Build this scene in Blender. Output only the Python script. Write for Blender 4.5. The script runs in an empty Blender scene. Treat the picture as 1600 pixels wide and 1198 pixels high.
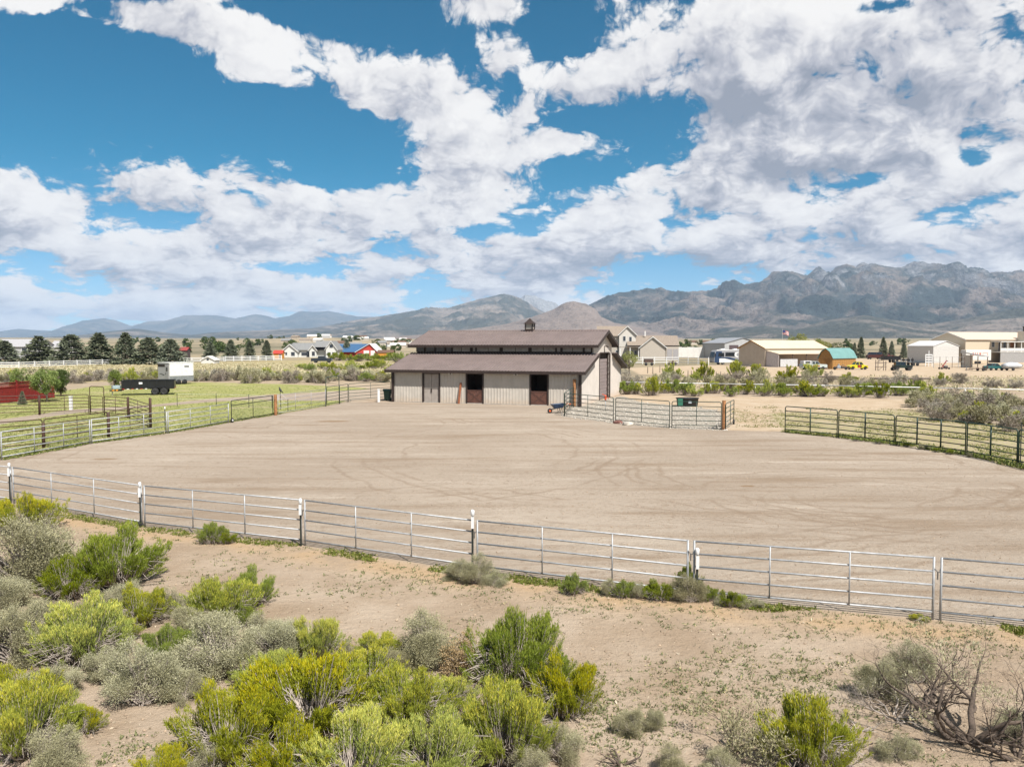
import bpy, bmesh, math, random
from math import radians, sin, cos, tan, atan2, pi, sqrt, exp
from mathutils import Vector, Matrix, noise as mnoise

scene = bpy.context.scene
COL = scene.collection
# ---------------------------------------------------------------- camera
CAM_H, FPX, PITCH = 5.6, 1250.0, math.atan(62 / 1250.0)
cam_data = bpy.data.cameras.new('camera')
cam = bpy.data.objects.new('camera', cam_data)
COL.objects.link(cam)
cam.location = (0, 0, CAM_H)
cam.rotation_euler = (pi / 2 - PITCH, 0, 0)
cam_data.sensor_width = 36.0
cam_data.lens = 36.0 * FPX / 1600.0
cam_data.clip_start, cam_data.clip_end = 0.1, 120000
scene.camera = cam
scene.view_settings.view_transform = 'Standard'
scene.view_settings.look = 'None'
scene.view_settings.gamma = 1.0
scene.view_settings.exposure = 0.86
scene.cycles.use_denoising = True
scene.cycles.max_bounces = 6
scene.cycles.transparent_max_bounces = 8


def ray(px, py):
    """direction through a point of the photograph (1600 x 1198)"""
    x, y, z = (px - 800) / FPX, 1.0, (599 - py) / FPX
    c, s = cos(PITCH), sin(PITCH)
    return Vector((x, y * c + z * s, -y * s + z * c))


def G(px, py, z=0.0):
    """the place on level ground (height z) seen at that point"""
    d = ray(px, py)
    t = (z - CAM_H) / d.z
    return Vector((d.x * t, d.y * t, z))


def D(px, depth, py=None):
    """the place at a known depth; height from py when given"""
    d = ray(px, py if py is not None else 560)
    t = depth / d.y
    return Vector((d.x * t, depth, CAM_H + d.z * t if py is not None else 0.0))


# ---------------------------------------------------------------- sun and sky
SUN_EL, SUN_AZ = radians(53), Vector((0.52, -0.85, 0)).normalized()
sun_dir = Vector((SUN_AZ.x * cos(SUN_EL), SUN_AZ.y * cos(SUN_EL), sin(SUN_EL)))
sd = bpy.data.lights.new('sun', 'SUN')
sd.energy, sd.angle, sd.color = 5.0, radians(0.53), (1.0, 0.955, 0.89)
sun = bpy.data.objects.new('sun', sd)
COL.objects.link(sun)
sun.rotation_euler = sun_dir.to_track_quat('Z', 'Y').to_euler()
sun.location = (30, -30, 60)

world = bpy.data.worlds.new('World')
scene.world = world
world.use_nodes = True
WN, WL = world.node_tree.nodes, world.node_tree.links
WN.clear()


def nd(tree, typ, **kw):
    n = tree.nodes.new(typ)
    for k, v in kw.items():
        if k == 'ins':
            for i, val in v.items():
                s = n.inputs[i]
                if hasattr(val, 'is_output'):
                    tree.links.new(val, s)
                else:
                    s.default_value = val
        else:
            setattr(n, k, v)
    return n


def mth(tree, op, a, b=None, c=None, clamp=False):
    ins = {0: a}
    if b is not None:
        ins[1] = b
    if c is not None:
        ins[2] = c
    return nd(tree, 'ShaderNodeMath', operation=op, use_clamp=clamp, ins=ins).outputs[0]


def smooth(tree, v, lo, hi, to0=0.0, to1=1.0):
    n = nd(tree, 'ShaderNodeMapRange', interpolation_type='SMOOTHSTEP',
           ins={0: v, 1: lo, 2: hi, 3: to0, 4: to1})
    return n.outputs[0]


def mixc(tree, f, a, b, blend='MIX'):
    n = nd(tree, 'ShaderNodeMix', data_type='RGBA', blend_type=blend)
    for i, v in ((0, f), (6, a), (7, b)):
        if hasattr(v, 'is_output'):
            tree.links.new(v, n.inputs[i])
        else:
            n.inputs[i].default_value = v if i == 0 else (*v[:3], 1)
    return n.outputs[2]


def az_el(px, py):
    d = ray(px, py)
    return atan2(d.x, d.y), atan2(d.z, sqrt(d.x * d.x + d.y * d.y))


LOBES = [  # px, py, width px, height px, weight  (clear: minus, cloud: plus)
    (190, 190, 260, 85, -.50), (430, 205, 170, 55, -.46), (60, 110, 170, 50, -.40),
    (660, 62, 130, 48, -.50), (865, 45, 55, 34, -.50), (440, 12, 120, 14, -.30), (545, 262, 60, 28, -.42),
    (985, 205, 95, 34, -.60), (930, 265, 80, 26, -.50), (885, 178, 50, 12, -.3),
    (1370, 283, 40, 17, -.55), (1520, 245, 34, 17, -.46), (1375, 12, 40, 11, -.46),
    (620, 372, 42, 24, -.46), (725, 357, 80, 11, -.42), (838, 355, 40, 18, -.40), (400, 418, 90, 9, -.40),
    (100, 6, 130, 15, .40), (245, 34, 90, 14, .30), (390, 55, 110, 18, .40), (520, 74, 70, 13, .28), (100, 440, 330, 40, .20),
    (520, 128, 130, 26, .36), (700, 160, 100, 32, .34), (770, 12, 36, 20, .34),
    (800, 115, 60, 50, .40), (1250, 110, 380, 140, .34), (900, 225, 60, 18, .30),
    (370, 262, 75, 26, .36), (300, 325, 280, 44, .30), (90, 420, 300, 40, .24), (560, 330, 120, 36, .20),
    (720, 250, 110, 38, .20), (1010, 272, 26, 14, .34), (1400, 330, 300, 40, .22), (1460, 215, 130, 20, .16),
]
SHADE = [(1230, 165, 330, 45, .42), (1330, 235, 240, 32, .30), (1300, 395, 420, 30, .42), (1100, 60, 200, 40, .12), (390, 345, 200, 16, .26),
         (150, 420, 260, 30, .12), (950, 440, 200, 24, .3), (1500, 120, 140, 90, .1)]


def build_sky():
    t = world.node_tree
    tc = nd(t, 'ShaderNodeTexCoord').outputs['Generated']
    sky = nd(t, 'ShaderNodeTexSky', sky_type='NISHITA', sun_disc=False)
    sky.sun_elevation = SUN_EL
    sky.sun_rotation = atan2(SUN_AZ.x, SUN_AZ.y)
    sky.altitude, sky.air_density, sky.dust_density, sky.ozone_density = 1800, 1.0, 0.3, 2.0
    sep = nd(t, 'ShaderNodeSeparateXYZ', ins={0: tc})
    x, y, z = sep.outputs
    low = mixc(t, smooth(t, z, 0.0, 0.22), (0.55, 0.80, 1.0), (0.0, 0.60, 0.72))
    tint = mixc(t, 1.0, sky.outputs[0], low, 'MULTIPLY')
    bg = nd(t, 'ShaderNodeBackground', ins={0: tint, 1: 0.066})
    az = mth(t, 'ARCTAN2', x, y)
    el = mth(t, 'ARCSINE', z)
    ae = nd(t, 'ShaderNodeCombineXYZ', ins={0: az, 1: el, 2: 0.0}).outputs[0]

    def lobes(lst, start):
        for px, py, w, h, wt in lst:
            a, e = az_el(px, py)
            ka, ke = FPX / w, FPX / h
            v = nd(t, 'ShaderNodeVectorMath', operation='MULTIPLY_ADD', ins={0: ae, 1: (ka, ke, 0), 2: (-a * ka, -e * ke, 0)}).outputs[0]
            r2 = nd(t, 'ShaderNodeVectorMath', operation='DOT_PRODUCT', ins={0: v, 1: v}).outputs['Value']
            start = mth(t, 'MULTIPLY_ADD', mth(t, 'POWER', 0.45, r2), wt, start)
        return start
    # general cover: broken overhead, closing towards the horizon
    cov = lobes(LOBES, smooth(t, el, 0.55, 0.08, 0.06, 0.32))
    cov = mth(t, 'MINIMUM', mth(t, 'MAXIMUM', cov, -0.40), 0.42)
    # flat-based cumulus seen edge-on: rows close up towards the horizon
    v_ = mth(t, 'LOGARITHM', mth(t, 'ADD', mth(t, 'MAXIMUM', el, 0.0), 0.13), 2.718)
    p = nd(t, 'ShaderNodeCombineXYZ', ins={0: mth(t, 'MULTIPLY', az, 2.5), 1: mth(t, 'MULTIPLY', v_, -1.35), 2: 0.0}).outputs[0]
    warp = nd(t, 'ShaderNodeTexNoise', noise_dimensions='2D', ins={'Vector': p, 'Scale': 5.0, 'Detail': 3.0, 'Roughness': 0.5})
    wv = nd(t, 'ShaderNodeVectorMath', operation='MULTIPLY_ADD', ins={0: warp.outputs['Color'], 1: (0.10, 0.10, 0), 2: p}).outputs[0]

    def field(vec, det):
        return nd(t, 'ShaderNodeTexNoise', noise_dimensions='2D',
                  ins={'Vector': vec, 'Scale': 3.0, 'Detail': det, 'Roughness': 0.57, 'Lacunarity': 2.15}).outputs[0]
    n1 = field(wv, 9.0)
    n2 = field(nd(t, 'ShaderNodeVectorMath', operation='ADD', ins={0: wv, 1: (0.045, -0.095, 0)}).outputs[0], 4.0)
    puff = nd(t, 'ShaderNodeTexVoronoi', voronoi_dimensions='2D', feature='F1', ins={'Vector': wv, 'Scale': 15.0, 'Detail': 2.0, 'Roughness': 0.6, 'Lacunarity': 2.3}).outputs[0]
    th = mth(t, 'MULTIPLY_ADD', mth(t, 'SUBTRACT', n1, 0.5), 1.75, mth(t, 'MULTIPLY', cov, 0.80))
    th = mth(t, 'MULTIPLY_ADD', mth(t, 'SUBTRACT', 0.42, puff), 0.17, th)
    dens = smooth(t, th, -0.02, 0.17)
    # the side of a cloud towards the light is bright, its base lies in its own shade
    lit = mth(t, 'MULTIPLY_ADD', mth(t, 'SUBTRACT', n1, n2), 2.6, 0.98)
    lit = mth(t, 'MULTIPLY_ADD', puff, -0.34, lit)
    lit = mth(t, 'SUBTRACT', lit, lobes(SHADE, mth(t, 'MULTIPLY', smooth(t, th, 0.12, 0.5), 0.16)), clamp=True)
    ramp = nd(t, 'ShaderNodeValToRGB', ins={0: lit})
    e = ramp.color_ramp.elements
    e[0].position, e[0].color = 0.0, (0.33, 0.36, 0.43, 1)
    e[1].position, e[1].color = 1.0, (0.98, 0.965, 0.95, 1)
    e.new(0.30).color = (0.54, 0.55, 0.61, 1)
    e.new(0.62).color = (0.84, 0.83, 0.84, 1)
    bc = nd(t, 'ShaderNodeBackground', ins={0: ramp.outputs[0], 1: 0.545})
    mix = nd(t, 'ShaderNodeMixShader', ins={0: dens, 1: bg.outputs[0], 2: bc.outputs[0]})
    out = nd(t, 'ShaderNodeOutputWorld')
    t.links.new(mix.outputs[0], out.inputs[0])
    world.cycles.sampling_method = 'MANUAL'
    world.cycles.sample_map_resolution = 512


build_sky()
# ================================================================ helpers
RND = random.Random(7)


def bm_obj(name, verts, faces, mat, parent=None, smooth_=False, mats=None, fm=None):
    me = bpy.data.meshes.new(name)
    me.from_pydata([tuple(v) for v in verts], [], faces)
    for m in (mats or [mat]):
        me.materials.append(m)
    if fm:
        me.polygons.foreach_set('material_index', fm)
    if smooth_:
        me.polygons.foreach_set('use_smooth', [True] * len(me.polygons))
    me.update()
    o = bpy.data.objects.new(name, me)
    COL.objects.link(o)
    if parent is not None:
        o.parent = parent
    return o


class MB:
    """collects shapes and links them as one mesh object"""

    def __init__(s):
        s.v, s.f, s.sm = [], [], []

    def add(s, vs, fs):
        b = len(s.v)
        s.v += [Vector(v) for v in vs]
        s.f += [tuple(b + i for i in f) for f in fs]
        return s

    def box(s, x0, x1, y0, y1, z0, z1):
        return s.add([(x0, y0, z0), (x1, y0, z0), (x1, y1, z0), (x0, y1, z0), (x0, y0, z1), (x1, y0, z1), (x1, y1, z1), (x0, y1, z1)],
                     [(3, 2, 1, 0), (4, 5, 6, 7), (0, 1, 5, 4), (1, 2, 6, 5), (2, 3, 7, 6), (3, 0, 4, 7)])

    def bar(s, a, b, w, h):
        """a rectangular bar from a to b"""
        a, b = Vector(a), Vector(b)
        d = (b - a).normalized()
        u = d.cross(Vector((0, 0, 1)))
        u = Vector((1, 0, 0)) if u.length < 1e-4 else u.normalized()
        w2 = u.cross(d)
        q = [(-.5, -.5), (.5, -.5), (.5, .5), (-.5, .5)]
        vs = [p + u * (i * w) + w2 * (j * h) for p in (a, b) for i, j in q]
        return s.add(vs, [(3, 2, 1, 0), (4, 5, 6, 7), (0, 1, 5, 4), (1, 2, 6, 5), (2, 3, 7, 6), (3, 0, 4, 7)])

    def tube(s, pts, r, n=6, cap=True):
        pts = [Vector(p) for p in pts]
        rs = r if isinstance(r, (list, tuple)) else [r] * len(pts)
        vs, fs = [], []
        pu = None
        for i, p in enumerate(pts):
            d = (pts[min(i + 1, len(pts) - 1)] - pts[max(i - 1, 0)]).normalized()
            if pu is None:
                pu = d.cross(Vector((0, 0, 1)))
                if pu.length < 1e-3:
                    pu = Vector((1, 0, 0))
            u = (pu - d * pu.dot(d)).normalized()
            pu = u
            w = d.cross(u)
            for k in range(n):
                a = 2 * pi * k / n
                vs.append(p + (u * cos(a) + w * sin(a)) * rs[i])
        for i in range(len(pts) - 1):
            for k in range(n):
                fs.append((i * n + k, i * n + (k + 1) % n, (i + 1) * n + (k + 1) % n, (i + 1) * n + k))
        if cap:
            fs.append(tuple(range(n))[::-1])
            fs.append(tuple((len(pts) - 1) * n + k for k in range(n)))
        return s.add(vs, fs)

    def prism(s, prof, axis, a, b):
        """closed 2-D outline pushed along an axis ('x': outline in y,z; 'y': outline in x,z; 'z': outline in x,y)"""
        n = len(prof)

        def P(p, t):
            return {'x': (t, p[0], p[1]), 'y': (p[0], t, p[1]), 'z': (p[0], p[1], t)}[axis]
        vs = [P(p, a) for p in prof] + [P(p, b) for p in prof]
        fs = [tuple(range(n))[::-1], tuple(range(n, 2 * n))] + [(i, (i + 1) % n, n + (i + 1) % n, n + i) for i in range(n)]
        return s.add(vs, fs)

    def loft(s, rings, cap=True):
        n = len(rings[0])
        vs = [v for r in rings for v in r]
        fs = [(i * n + k, i * n + (k + 1) % n, (i + 1) * n + (k + 1) % n, (i + 1) * n + k) for i in range(len(rings) - 1) for k in range(n)]
        if cap:
            fs += [tuple(range(n))[::-1], tuple((len(rings) - 1) * n + k for k in range(n))]
        return s.add(vs, fs)

    def lathe(s, prof, n=16, c=(0, 0, 0), axis='z'):
        rings = []
        for r, h in prof:
            ring = []
            for k in range(n):
                a = 2 * pi * k / n
                q = {'z': (r * cos(a), r * sin(a), h), 'y': (r * cos(a), h, r * sin(a)), 'x': (h, r * cos(a), r * sin(a))}[axis]
                ring.append(Vector(q) + Vector(c))
            rings.append(ring)
        return s.loft(rings)

    def build(s, name, mat, parent=None, smooth_=False, bevel=0.0, fix=True):
        o = bm_obj(name, s.v, s.f, mat, parent, smooth_)
        if fix:
            b = bmesh.new()
            b.from_mesh(o.data)
            bmesh.ops.recalc_face_normals(b, faces=b.faces)
            b.to_mesh(o.data)
            b.free()
        if bevel:
            m = o.modifiers.new('bevel', 'BEVEL')
            m.width, m.segments, m.limit_method = bevel, 2, 'ANGLE'
        return o


def thing(name, label, cat, loc=(0, 0, 0), rz=0.0, group=None):
    o = bpy.data.objects.new(name, None)
    COL.objects.link(o)
    o.empty_display_size = 0.2
    o.location = loc
    o.rotation_euler = (0, 0, rz)
    return tag(o, label, cat, group)


def tag(o, label, cat, group=None):
    o['label'], o['category'] = label, cat
    if group:
        o['group'] = group
    return o


def struct(o):
    o['kind'] = 'structure'
    return o


def copy_tree(o, parent=None):
    c = o.copy()
    COL.objects.link(c)
    if parent is not None:
        c.parent = parent
    for ch in list(o.children):
        copy_tree(ch, c)
    return c


MATS = {}


def mat(name, col, rough=0.7, metal=0.0, var=0.12, scale=3.0, bump=0.0, bscale=30.0, spec=0.4, dirt=None, coord='Object', splash=None):
    """plain procedural paint / metal / wood: base colour broken up by noise, with fine relief"""
    if name in MATS:
        return MATS[name]
    m = bpy.data.materials.new(name)
    m.use_nodes = True
    t = m.node_tree
    b = t.nodes['Principled BSDF']
    tc = nd(t, 'ShaderNodeTexCoord').outputs[coord]
    n = nd(t, 'ShaderNodeTexNoise', ins={'Vector': tc, 'Scale': scale, 'Detail': 5.0, 'Roughness': 0.6}).outputs[0]
    c = Vector(col) * 0.74  # paint and metal in the open stand a little below their catalogue tone
    lo, hi = c * (1 - var), c * (1 + var)
    f = smooth(t, n, 0.3, 0.7)
    cc = mixc(t, f, lo, hi)
    if dirt:
        n2 = nd(t, 'ShaderNodeTexNoise', ins={'Vector': tc, 'Scale': scale * 2.7, 'Detail': 6.0, 'Roughness': 0.7}).outputs[0]
        cc = mixc(t, smooth(t, n2, 0.52, 0.75, 0.0, 0.7), cc, dirt)
    if splash:  # dust thrown up on the foot of a wall
        zz = nd(t, 'ShaderNodeSeparateXYZ', ins={0: tc}).outputs[2]
        n4 = nd(t, 'ShaderNodeTexNoise', ins={'Vector': tc, 'Scale': 2.3, 'Detail': 5.0}).outputs[0]
        cc = mixc(t, smooth(t, mth(t, 'MULTIPLY_ADD', n4, -0.9, zz), 0.25, -0.42, 0.0, 0.75), cc, splash)
    t.links.new(cc, b.inputs['Base Color'])
    b.inputs['Roughness'].default_value = rough
    b.inputs['Metallic'].default_value = metal
    b.inputs['Specular IOR Level'].default_value = spec
    if bump:
        n3 = nd(t, 'ShaderNodeTexNoise', ins={'Vector': tc, 'Scale': bscale, 'Detail': 4.0}).outputs[0]
        bp = nd(t, 'ShaderNodeBump', ins={'Strength': bump, 'Distance': 0.02, 'Height': n3})
        t.links.new(bp.outputs[0], b.inputs['Normal'])
    MATS[name] = m
    return m


def leaf_mat(name, c1, c2, c3=None, trans=0.25, rough=0.6):
    """foliage: colour per leaf from the 'leaf' attribute, some light through the leaf"""
    if name in MATS:
        return MATS[name]
    m = bpy.data.materials.new(name)
    m.use_nodes = True
    t = m.node_tree
    b = t.nodes['Principled BSDF']
    at = nd(t, 'ShaderNodeAttribute', attribute_name='leaf')
    sp = nd(t, 'ShaderNodeSeparateColor', ins={0: at.outputs['Color']})
    cc = mixc(t, sp.outputs[0], c1, c2)
    if c3:
        cc = mixc(t, sp.outputs[1], cc, c3)
    oi = nd(t, 'ShaderNodeObjectInfo').outputs['Random']
    hsv = nd(t, 'ShaderNodeHueSaturation', ins={0: mth(t, 'MULTIPLY_ADD', oi, 0.016, 0.496), 1: mth(t, 'MULTIPLY_ADD', oi, -0.25, 1.1), 2: mth(t, 'MULTIPLY_ADD', oi, 0.26, 0.62), 4: cc})
    t.links.new(hsv.outputs[0], b.inputs['Base Color'])
    b.inputs['Roughness'].default_value = rough
    b.inputs['Specular IOR Level'].default_value = 0.25
    tr = nd(t, 'ShaderNodeBsdfTranslucent', ins={0: hsv.outputs[0]})
    mx = nd(t, 'ShaderNodeMixShader', ins={0: trans, 1: b.outputs[0], 2: tr.outputs[0]})
    out = [n for n in t.nodes if n.type == 'OUTPUT_MATERIAL'][0]
    t.links.new(mx.outputs[0], out.inputs[0])
    MATS[name] = m
    return m


def sstep(a, b, v):
    t = max(0.0, min(1.0, (v - a) / (b - a)))
    return t * t * (3 - 2 * t)


def inpoly(x, y, poly):
    c = False
    j = len(poly) - 1
    for i in range(len(poly)):
        xi, yi = poly[i]
        xj, yj = poly[j]
        if (yi > y) != (yj > y) and x < (xj - xi) * (y - yi) / (yj - yi) + xi:
            c = not c
        j = i
    return c


def polydist(x, y, poly):
    """signed distance to an outline, inside positive"""
    best = 1e18
    j = len(poly) - 1
    for i in range(len(poly)):
        ax, ay = poly[j]
        bx, by = poly[i]
        dx, dy = bx - ax, by - ay
        L = dx * dx + dy * dy
        t = 0 if L == 0 else max(0, min(1, ((x - ax) * dx + (y - ay) * dy) / L))
        d = (x - ax - t * dx) ** 2 + (y - ay - t * dy) ** 2
        if d < best:
            best = d
        j = i
    best = sqrt(best)
    return best if inpoly(x, y, poly) else -best


def gp(*pts):
    return [tuple(G(px, py).xy) for px, py in pts]


# ================================================================ the ground
NEAR_FENCE = [G(-180, 757), G(20, 786), G(224, 823), G(474, 852), G(742, 893), G(1079, 934), G(1463, 968), G(1900, 1012)]
ARENA = [tuple(p.xy) for p in NEAR_FENCE] + gp((1800, 790), (1600, 732), (1510, 711), (1398, 694), (1309, 683), (1225, 675), (1132, 671), (1048, 668),
                                               (960, 659), (882, 649), (870, 634), (612, 628), (545, 628), (509, 635), (430, 648), (358, 660), (262, 677), (142, 693), (2, 719), (-240, 765))
LAWN_L = gp((-300, 760), (2, 719), (142, 693), (262, 677), (358, 660), (430, 648), (509, 635), (560, 622), (610, 612), (560, 605), (440, 600), (300, 597), (150, 603), (90, 612), (-60, 640), (-300, 690))
TRACK = gp((-60, 664), (110, 640), (230, 633), (330, 623), (430, 616), (520, 611), (600, 607), (612, 620), (545, 626), (470, 626), (400, 624), (330, 628), (235, 636), (120, 645), (-60, 672))
GRAVEL = gp((878, 650), (960, 661), (1048, 669), (1132, 672), (1135, 655), (1120, 640), (1000, 628), (972, 618), (906, 632), (890, 636))
LAWN_R = gp((1150, 668), (1225, 676), (1398, 695), (1510, 712), (1600, 733), (1800, 790), (2000, 760), (1700, 680), (1440, 640), (1200, 632), (1140, 640))
DRIVE_R = gp((975, 616), (1600, 628), (1600, 634), (1200, 645), (1225, 674), (1135, 672), (1100, 640), (972, 625))
YARD_R = gp((980, 575), (1108, 570), (1300, 560), (1600, 556), (2100, 556), (2100, 590), (1600, 590), (1300, 590), (1150, 588), (1000, 585))
DRYGRASS = gp((-200, 580), (-200, 572), (0, 568), (300, 566), (440, 563), (700, 560), (700, 586), (560, 592), (430, 590), (300, 590), (120, 598))


def hgt(x, y):
    d = sqrt(x * x + y * y)
    z = 0.0
    if d < 60:
        z += 0.05 * mnoise.noise(Vector((x * 0.35, y * 0.35, 3.1))) * (0.0 if polydist(x, y, ARENA) > -0.8 else 1.0)
    if d > 380:
        q = d - 380
        z += 0.0078 * q * sstep(0, 900, q) + 1.3 * mnoise.noise(Vector((x / 260, y / 260, 0.4))) * sstep(0, 500, q)
        a = (atan2(x, y) - atan2(-300, 1250)) / 0.10
        b = (y - 1150) / 260
        z += 9.0 * exp(-a * a - b * b)
        z = min(z, 46)
    return z


def ground_mesh():
    az = []
    a = -52.0
    while a <= 52:
        az.append(radians(a))
        a += 0.36
    a = 57.0
    while a < 308:
        az.append(radians(a))
        a += 6
    rr = [0.0]
    r = 4.0
    while r < 25000:
        rr.append(r)
        r *= 1.0165 if r < 420 else 1.035
    n = len(az)
    vs, za, zb = [(0, 0, 0)], [(0, 0, 0, 1)], [(0, 0, 0, 1)]
    for r in rr[1:]:
        for a in az:
            x, y = r * sin(a), r * cos(a)
            front = abs(a) < 1.0
            vs.append((x, y, hgt(x, y)))
            A = B = (0, 0, 0, 1)
            if front and r < 330:
                sd_ = lambda P, w: sstep(-w, w, polydist(x, y, P))
                w = 0.25 + r * 0.004
                ar = sd_(ARENA, w)
                tr = sd_(TRACK, w * 1.5)
                lw = max(sd_(LAWN_L, w * 2), sd_(LAWN_R, w * 4) * 0.47) * (1 - ar) * (1 - tr)
                A = (max(ar, tr), lw, sd_(DRYGRASS, w * 4), 1)
                fe = 0.0
                if r < 40:  # ochre strip outside the near fence
                    q = polydist(x, y, ARENA)
                    fe = exp(-((q + 0.7) / 0.7) ** 2)
                B = (sd_(GRAVEL, w), fe, max(sd_(YARD_R, w * 3), sd_(DRIVE_R, w * 2)), 1)
            za.append(A)
            zb.append(B)
    fs = [(0, 1 + (k + 1) % n, 1 + k) for k in range(n)]
    for i in range(len(rr) - 2):
        b0, b1 = 1 + i * n, 1 + (i + 1) * n
        for k in range(n):
            k2 = (k + 1) % n
            fs.append((b0 + k, b0 + k2, b1 + k2, b1 + k))
    return vs, fs, za, zb


def ground_material():
    m = bpy.data.materials.new('ground')
    m.use_nodes = True
    t = m.node_tree
    b = t.nodes['Principled BSDF']
    pos = nd(t, 'ShaderNodeNewGeometry').outputs['Position']
    A = nd(t, 'ShaderNodeSeparateColor', ins={0: nd(t, 'ShaderNodeAttribute', attribute_name='zone_a').outputs['Color']}).outputs
    B = nd(t, 'ShaderNodeSeparateColor', ins={0: nd(t, 'ShaderNodeAttribute', attribute_name='zone_b').outputs['Color']}).outputs

    def noise(scale, det=5.0, rough=0.6, vec=pos):
        return nd(t, 'ShaderNodeTexNoise', ins={'Vector': vec, 'Scale': scale, 'Detail': det, 'Roughness': rough}).outputs[0]

    def stretch(sx, sy, rot=0.0):
        return nd(t, 'ShaderNodeMapping', ins={0: pos, 2: (0, 0, rot), 3: (sx, sy, 1)}).outputs[0]
    n_big, n_mid, n_fine, n_grit = noise(0.06, 4), noise(0.5, 5), noise(5.0, 5, 0.7), noise(32.0, 4, 0.75)

    def zone(w, k=0.5):
        return smooth(t, mth(t, 'MULTIPLY_ADD', mth(t, 'SUBTRACT', n_fine, 0.5), k, w), 0.35, 0.65)
    # bare sage soil
    soil = mixc(t, smooth(t, n_mid, 0.3, 0.7), (0.40, 0.305, 0.215), (0.53, 0.43, 0.33))
    soil = mixc(t, smooth(t, n_grit, 0.56, 0.72, 0, 0.55), soil, (0.30, 0.205, 0.125))
    soil = mixc(t, smooth(t, n_fine, 0.55, 0.8, 0, 0.5), soil, (0.62, 0.50, 0.38))
    ochre = mixc(t, n_fine, (0.47, 0.32, 0.18), (0.58, 0.43, 0.28))
    soil = mixc(t, mth(t, 'MULTIPLY', B[1], smooth(t, n_mid, 0.35, 0.6)), soil, ochre)
    # far valley: pale dry grass with dark sage and field patches
    far_n = noise(0.006, 6, 0.65, stretch(1.0, 0.8))
    far = mixc(t, smooth(t, far_n, 0.42, 0.62), (0.42, 0.345, 0.235), (0.20, 0.18, 0.12))
    far = mixc(t, smooth(t, noise(0.12, 5, 0.7), 0.5, 0.68, 0, 0.6), far, (0.16, 0.17, 0.08))
    dist = nd(t, 'ShaderNodeVectorMath', operation='LENGTH', ins={0: pos}).outputs['Value']
    col = mixc(t, smooth(t, dist, 75, 190), soil, far)
    # packed arena dirt with drag marks and tyre arcs
    ar = mixc(t, smooth(t, n_big, 0.35, 0.65), (0.40, 0.33, 0.26), (0.49, 0.415, 0.335))
    st = noise(1.0, 6, 0.65, stretch(0.10, 0.75, radians(8)))
    ar = mixc(t, smooth(t, st, 0.48, 0.70, 0, 0.75), ar, (0.30, 0.22, 0.15))
    ar = mixc(t, smooth(t, st, 0.44, 0.3, 0, 0.55), ar, (0.64, 0.56, 0.47))
    ar = mixc(t, smooth(t, n_grit, 0.55, 0.75, 0, 0.45), ar, (0.33, 0.255, 0.19))
    ar = mixc(t, smooth(t, noise(2.2, 6, 0.75), 0.50, 0.70, 0, 0.6), ar, (0.29, 0.215, 0.15))
    ar = mixc(t, smooth(t, noise(0.9, 6, 0.8, stretch(0.4, 1.6, radians(-5))), 0.55, 0.7, 0, 0.45), ar, (0.62, 0.53, 0.44))
    wob = mth(t, 'MULTIPLY', mth(t, 'SUBTRACT', noise(0.35, 3), 0.5), 1.6)
    speck = mth(t, 'MULTIPLY', smooth(t, noise(7.0, 4, 0.8), 0.50, 0.62), smooth(t, noise(0.8, 4, 0.6, stretch(0.15, 0.9, radians(6))), 0.42, 0.62, 0.1, 0.7))
    ar = mixc(t, speck, ar, (0.29, 0.215, 0.15))
    for (px, py, rad, gap) in ((1290, 742, 7.0, 1.0), (1130, 700, 17.0, 1.3), (520, 700, 13.0, 1.4), (760, 690, 24.0, 1.6), (1400, 780, 3.6, 1.2), (560, 664, 6.0, 1.3)):
        c = G(px, py)
        rel = nd(t, 'ShaderNodeVectorMath', operation='SUBTRACT', ins={0: pos, 1: tuple(c)}).outputs[0]
        ln = mth(t, 'ADD', nd(t, 'ShaderNodeVectorMath', operation='LENGTH', ins={0: rel}).outputs['Value'], wob)
        for rr_ in (rad, rad + gap, rad + gap * 1.5, rad + gap * 2.6):
            line = smooth(t, mth(t, 'ABSOLUTE', mth(t, 'SUBTRACT', ln, rr_)), 0.17, 0.03, 0, 1)
            line = mth(t, 'MULTIPLY', line, smooth(t, noise(0.16, 2, 0.5), 0.42, 0.58, 0, 0.55))
            ar = mixc(t, line, ar, (0.31, 0.235, 0.17))
    for (px, py, sx, sy) in ((520, 658, 1.5, 0.8), (1168, 759, .35, .25), (163, 717, 0.8, 0.35), (438, 660, .3, .2)):
        c = G(px, py)
        v = nd(t, 'ShaderNodeVectorMath', operation='SUBTRACT', ins={0: pos, 1: tuple(c)}).outputs[0]
        v = nd(t, 'ShaderNodeVectorMath', operation='MULTIPLY', ins={0: v, 1: (1 / sx, 1 / sy, 0)}).outputs[0]
        ln = mth(t, 'MULTIPLY_ADD', mth(t, 'SUBTRACT', n_fine, 0.5), 1.5, nd(t, 'ShaderNodeVectorMath', operation='LENGTH', ins={0: v}).outputs['Value'])
        ar = mixc(t, smooth(t, ln, 1.1, 0.5, 0, 0.7), ar, (0.27, 0.17, 0.09))
    col = mixc(t, zone(A[0], 0.5), col, ar)
    # lawn: green with straw-coloured wear
    g1 = mixc(t, smooth(t, n_fine, 0.3, 0.7), (0.25, 0.275, 0.075), (0.45, 0.44, 0.18))
    lw = noise(0.22, 5, 0.7)
    g1 = mixc(t, smooth(t, lw, 0.50, 0.66, 0, 0.8), g1, (0.50, 0.43, 0.25))
    col = mixc(t, zone(A[1], 1.2), col, g1)
    dg = mixc(t, smooth(t, n_mid, 0.35, 0.65), (0.50, 0.42, 0.26), (0.36, 0.30, 0.15))
    dg = mixc(t, smooth(t, n_fine, 0.52, 0.7, 0, 0.7), dg, (0.24, 0.25, 0.09))
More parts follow.
